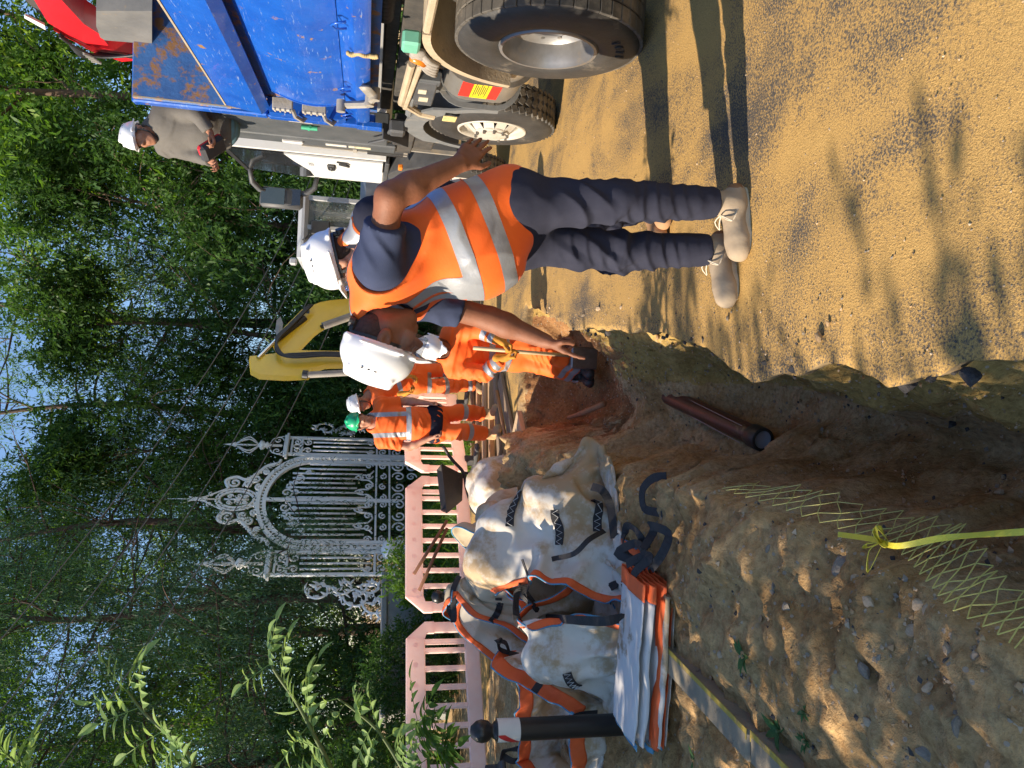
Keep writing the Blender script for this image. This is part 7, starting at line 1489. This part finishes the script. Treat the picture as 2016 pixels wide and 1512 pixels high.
# hedge of shrubs along the left verge: it shades the heap of bags and the trench
g = np.random.RandomState(40)
def shrub_mesh(seed, H, W_, leaf, n, nl, ln, lw, sp, droop):
    g = np.random.RandomState(seed); u = g.randn(n, 3); u /= np.linalg.norm(u, axis=1, keepdims=True); r = .45+.6*g.rand(n, 1)**.5; P = u*r*np.array([W_, W_, H*.5])+np.array([0, 0, H*.5]); P += .25*np.stack([fbm(P, 1.3, 3, seed+q*7) for q in range(3)], -1)
    P = P[P[:, 2] > .02]; D = (P-np.array([0, 0, H*.4]))+.4*g.randn(len(P), 3); V = sprays(P, D, nl, ln, lw, sp, droop, g); o = fastmesh('tmp', V, quads(len(V)), leaf); me = o.data; bpy.data.objects.remove(o)
    m = MB()
    for k in range(7): a = g.rand()*6.28; m.tube(spline([Vector((0, 0, 0)), Vector((math.cos(a)*.2, math.sin(a)*.2, H*.35)), Vector((math.cos(a)*W_*.6, math.sin(a)*W_*.6, H*.75))], 8), [.03-.003*i for i in range(9)], 5)
    wd = bpy.data.meshes.new('stem'); wd.from_pydata(m.v, [], m.f); wd.materials.append(BARK); return wd, me
SHR = [shrub_mesh(60, 2.6, 1.25, LEAFS['mid'], 1500, 9, .11, .05, .26, .3), shrub_mesh(61, 2.3, 1.1, LEAFS['dark'], 1300, 9, .10, .045, .24, .3), shrub_mesh(62, 1.0, .6, LEAFS['mid'], 420, 9, .08, .04, .2, .2)]
def shrub(k, x, y, s, label, sz=1, group='shrubs of the left verge', rz=0):
    o = empty('shrub', (x, y, -.1), rz, label, 'shrub', group); w_, l_ = SHR[k]
    for nm, me in (('stem', w_), ('foliage', l_)): q = bpy.data.objects.new(nm, me); COL.objects.link(q); q.parent = o; q.scale = (s, s, s*sz)
for i, (x, y, s, sz) in enumerate([(-6.1, -1.6, 1.0, 1.2), (-6.0, .1, 1.15, 1.35), (-6.2, 2.0, 1.05, 1.38), (-6.0, 4.0, 1.05, 1.4), (-6.3, 5.9, .95, 1.2), (-6.4, 7.6, 1.0, 1.15)]): shrub(i % 2, x, y, s, ('first leafy hedge shrub of the left verge, behind the camera', 'second leafy hedge shrub of the left verge', 'third hedge shrub, abreast of the folded bag', 'fourth hedge shrub, abreast of the bag heap', 'fifth hedge shrub, beyond the bag heap', 'last hedge shrub, beside the left barrier')[i], sz, rz=i*1.3)
shrub(1, -4.5, 11.6, .62, 'dark shrub spilling over the low wall by the gate', 1); shrub(2, -3.3, 12.6, .95, 'small leafy shrub against the stone wall left of the gate', 1.2); shrub(1, -6.0, 10.5, .9, 'dark bush behind the left barrier', 1); shrub(1, .2, 17.0, 1.1, 'dark bush behind the right gate pier', 1.1, 'dark bushes under the trees'); shrub(1, 2.2, 16.0, 1.1, 'dark bush behind the excavator boom', 1.2, 'dark bushes under the trees'); shrub(1, 4.6, 15.2, 1.2, 'dark bush behind the excavator cab', 1.3, 'dark bushes under the trees'); shrub(1, 7.2, 14.8, 1.3, 'dark bush behind the lorry cab', 1.2, 'dark bushes under the trees'); shrub(1, -2.6, 19, 1.3, 'dark bush seen through the gate bars', 1.2, 'dark bushes under the trees'); shrub(1, -6.5, 15, 1.2, 'dark bush at the foot of the left conifer', 1.1, 'dark bushes under the trees'); shrub(1, -.8, 20.5, 1.4, 'dark bush between gate and excavator', 1.3, 'dark bushes under the trees')
# elder branches reaching into the picture at the left
def leaflet(m, p, d, n_, L, w_):
    d = d.normalized(); s_ = d.cross(n_).normalized(); n2 = s_.cross(d); vs = []; fs = []; k = 6
    for i in range(k+1):
        t = i/k; ww = w_*math.sin(math.pi*min(1, t**.8))*.5; c = p+d*L*t-n2*L*.25*t*t
        vs += [c-s_*ww+n2*ww*.35, c, c+s_*ww+n2*ww*.35]
    for i in range(k): a = i*3; fs += [(a, a+1, a+4, a+3), (a+1, a+2, a+5, a+4)]
    m.add(vs, fs)
eb = empty('elder_bush', (-2.3, 3.2, -.05), 0, 'elder bush with pale sunlit leaflets reaching in at the left edge', 'bush'); eo = Vector((-2.3, 3.2, -.05)); rg = random.Random(5)
ELD = LEAFS['elder']; TW = mat('green_twig', (.12, .17, .05), (.1, .13, .05), 9, .7)
brs = [[(420, 1600, 3.0), (380, 1500, 3.0), (335, 1450, 3.05), (285, 1405, 3.1), (250, 1360, 3.1)], [(700, 1640, 3.1), (660, 1530, 3.1), (620, 1450, 3.15), (585, 1385, 3.2), (540, 1320, 3.2), (530, 1290, 3.2)], [(840, 1600, 3.3), (790, 1510, 3.3), (745, 1440, 3.35), (700, 1400, 3.4), (665, 1375, 3.4)], [(90, 1600, 3.0), (50, 1530, 3.0), (20, 1490, 3.0)], [(930, 1560, 3.4), (880, 1500, 3.4), (850, 1460, 3.4), (820, 1420, 3.45)]]
for bi, br in enumerate(brs):
    sp = [Yp(a, b, y)-eo for a, b, y in br]; full = [Vector((-.3, -.2+.1*bi, 0)), Vector((-.45, 0, .5+.2*bi))]+sp if bi < 4 else [Vector((-.1, 0, 0))]+sp; pts = spline(full, 40); m = MB(); m.tube(pts, [.014-.010*i/len(pts) for i in range(len(pts))], 6); m.build('stem', TW, eb, smooth=True)
    spp = spline(sp, 18); m = MB()
    for i in range(3, len(spp)):
        p = spp[i]; t = (spp[i]-spp[i-1]).normalized()
        for sgn in (-1, 1):
            if rg.random() < .55: continue
            out = (t*.5+Vector((rg.uniform(-1, 1), rg.uniform(-.8, .3), rg.uniform(-.3, .7))).normalized()*1.0).normalized(); Lr = rg.uniform(.13, .2); rach = [p+out*Lr*k/4-Vector((0, 0, .10*(k/4)**2*Lr)) for k in range(5)]; m.tube(rach, .0018, 4); nn = Vector((rg.uniform(-.6, .2), rg.uniform(-.7, .0), 1)).normalized()
            for k in range(1, 5):
                dd = (rach[k]-rach[k-1]).normalized(); s_ = dd.cross(nn).normalized()
                if k == 4: leaflet(m, rach[k], dd, nn, rg.uniform(.08, .105), .036)
                else:
                    for q in (-1, 1): leaflet(m, rach[k], (dd*.6+s_*q).normalized(), nn, rg.uniform(.065, .09), .030)
    m.build('leaves', ELD if bi < 4 else LEAFS['mid'], eb)
# rough grass beyond the barriers
g = np.random.RandomState(77); n = 5200; gx = -12+11.2*g.rand(n)**.8; gy = 9.6+9*g.rand(n)**1.3; ok = gy > 10.0-.62*(gx+1.0); gx, gy = gx[ok], gy[ok]; n = len(gx); P = np.stack([gx, gy, height(gx[:, None], gy[:, None])[:, 0]-.02], -1)
V = sprays(P, np.stack([.3*g.randn(n), .3*g.randn(n), np.ones(n)], -1), 7, .22, .03, .3, .3, g); o = fastmesh('grass', V, quads(len(V)), LEAFS['mid']); tag(o, 'rough green grass and undergrowth beyond the barriers', 'grass', kind='stuff')
# weeds on the bank
for i, (px, py, L_) in enumerate([(1500, 1290, .085), (1530, 1440, .09), (1445, 1465, .06), (1590, 1460, .05), (1350, 1495, .07), (1610, 1400, .045)]):
    p = G(px, py, .0); p.z = hz(p.x, p.y); w_ = empty('weed', p, i, ('broad-leaved weed in the bank near the folded bag', 'largest broad-leaved weed beside the kerb stones', 'small weed at the left of the kerb', 'low weed in the shaded rubble', 'weed at the left edge by the folded bag', 'tiny weed sprig among the stones')[i], 'weed', 'weeds on the bank'); rg = random.Random(i)
    m = MB()
    for k in range(7): a = k*.95+rg.random(); d_ = Vector((math.cos(a), math.sin(a), rg.uniform(.25, .8))); leaflet(m, Vector((0, 0, .005)), d_, Vector((-d_.x*.5, -d_.y*.5, 1)), L_*rg.uniform(.7, 1.1), L_*.33)
    m.build('leaves', leafmat('weed_leaves', (.045, .12, .03), (.09, .18, .05), .3, 14), w_)
    m = MB(); m.tube([(0, 0, -.02), (0, 0, .02)], .006, 5); m.build('stem', TW, w_)
# overhead cables
CAB = mat('grey_cable', (.12, .12, .11), None, 9, .6)
for i, (a, b) in enumerate((((640, 420), (-40, 1450)), ((655, 470), (20, 1500)), ((600, 380), (-60, 1330)), ((690, 540), (80, 1560)))):
    p = Yp(*a, 13.5); q = Yp(*b, 9.5); pts = [p.lerp(q, t)-Vector((0, 0, .35*4*t*(1-t))) for t in np.linspace(-.25, 1.2, 30)]; m = MB(); m.tube([z-p for z in pts], .008, 5); o = m.build('overhead_cable', CAB, None, smooth=True); o.location = p; tag(o, ('highest of the overhead cables crossing before the trees', 'second overhead cable from the bottom', 'topmost faint overhead cable at the left', 'lowest overhead cable crossing above the gate')[i], 'cable', 'overhead cables')
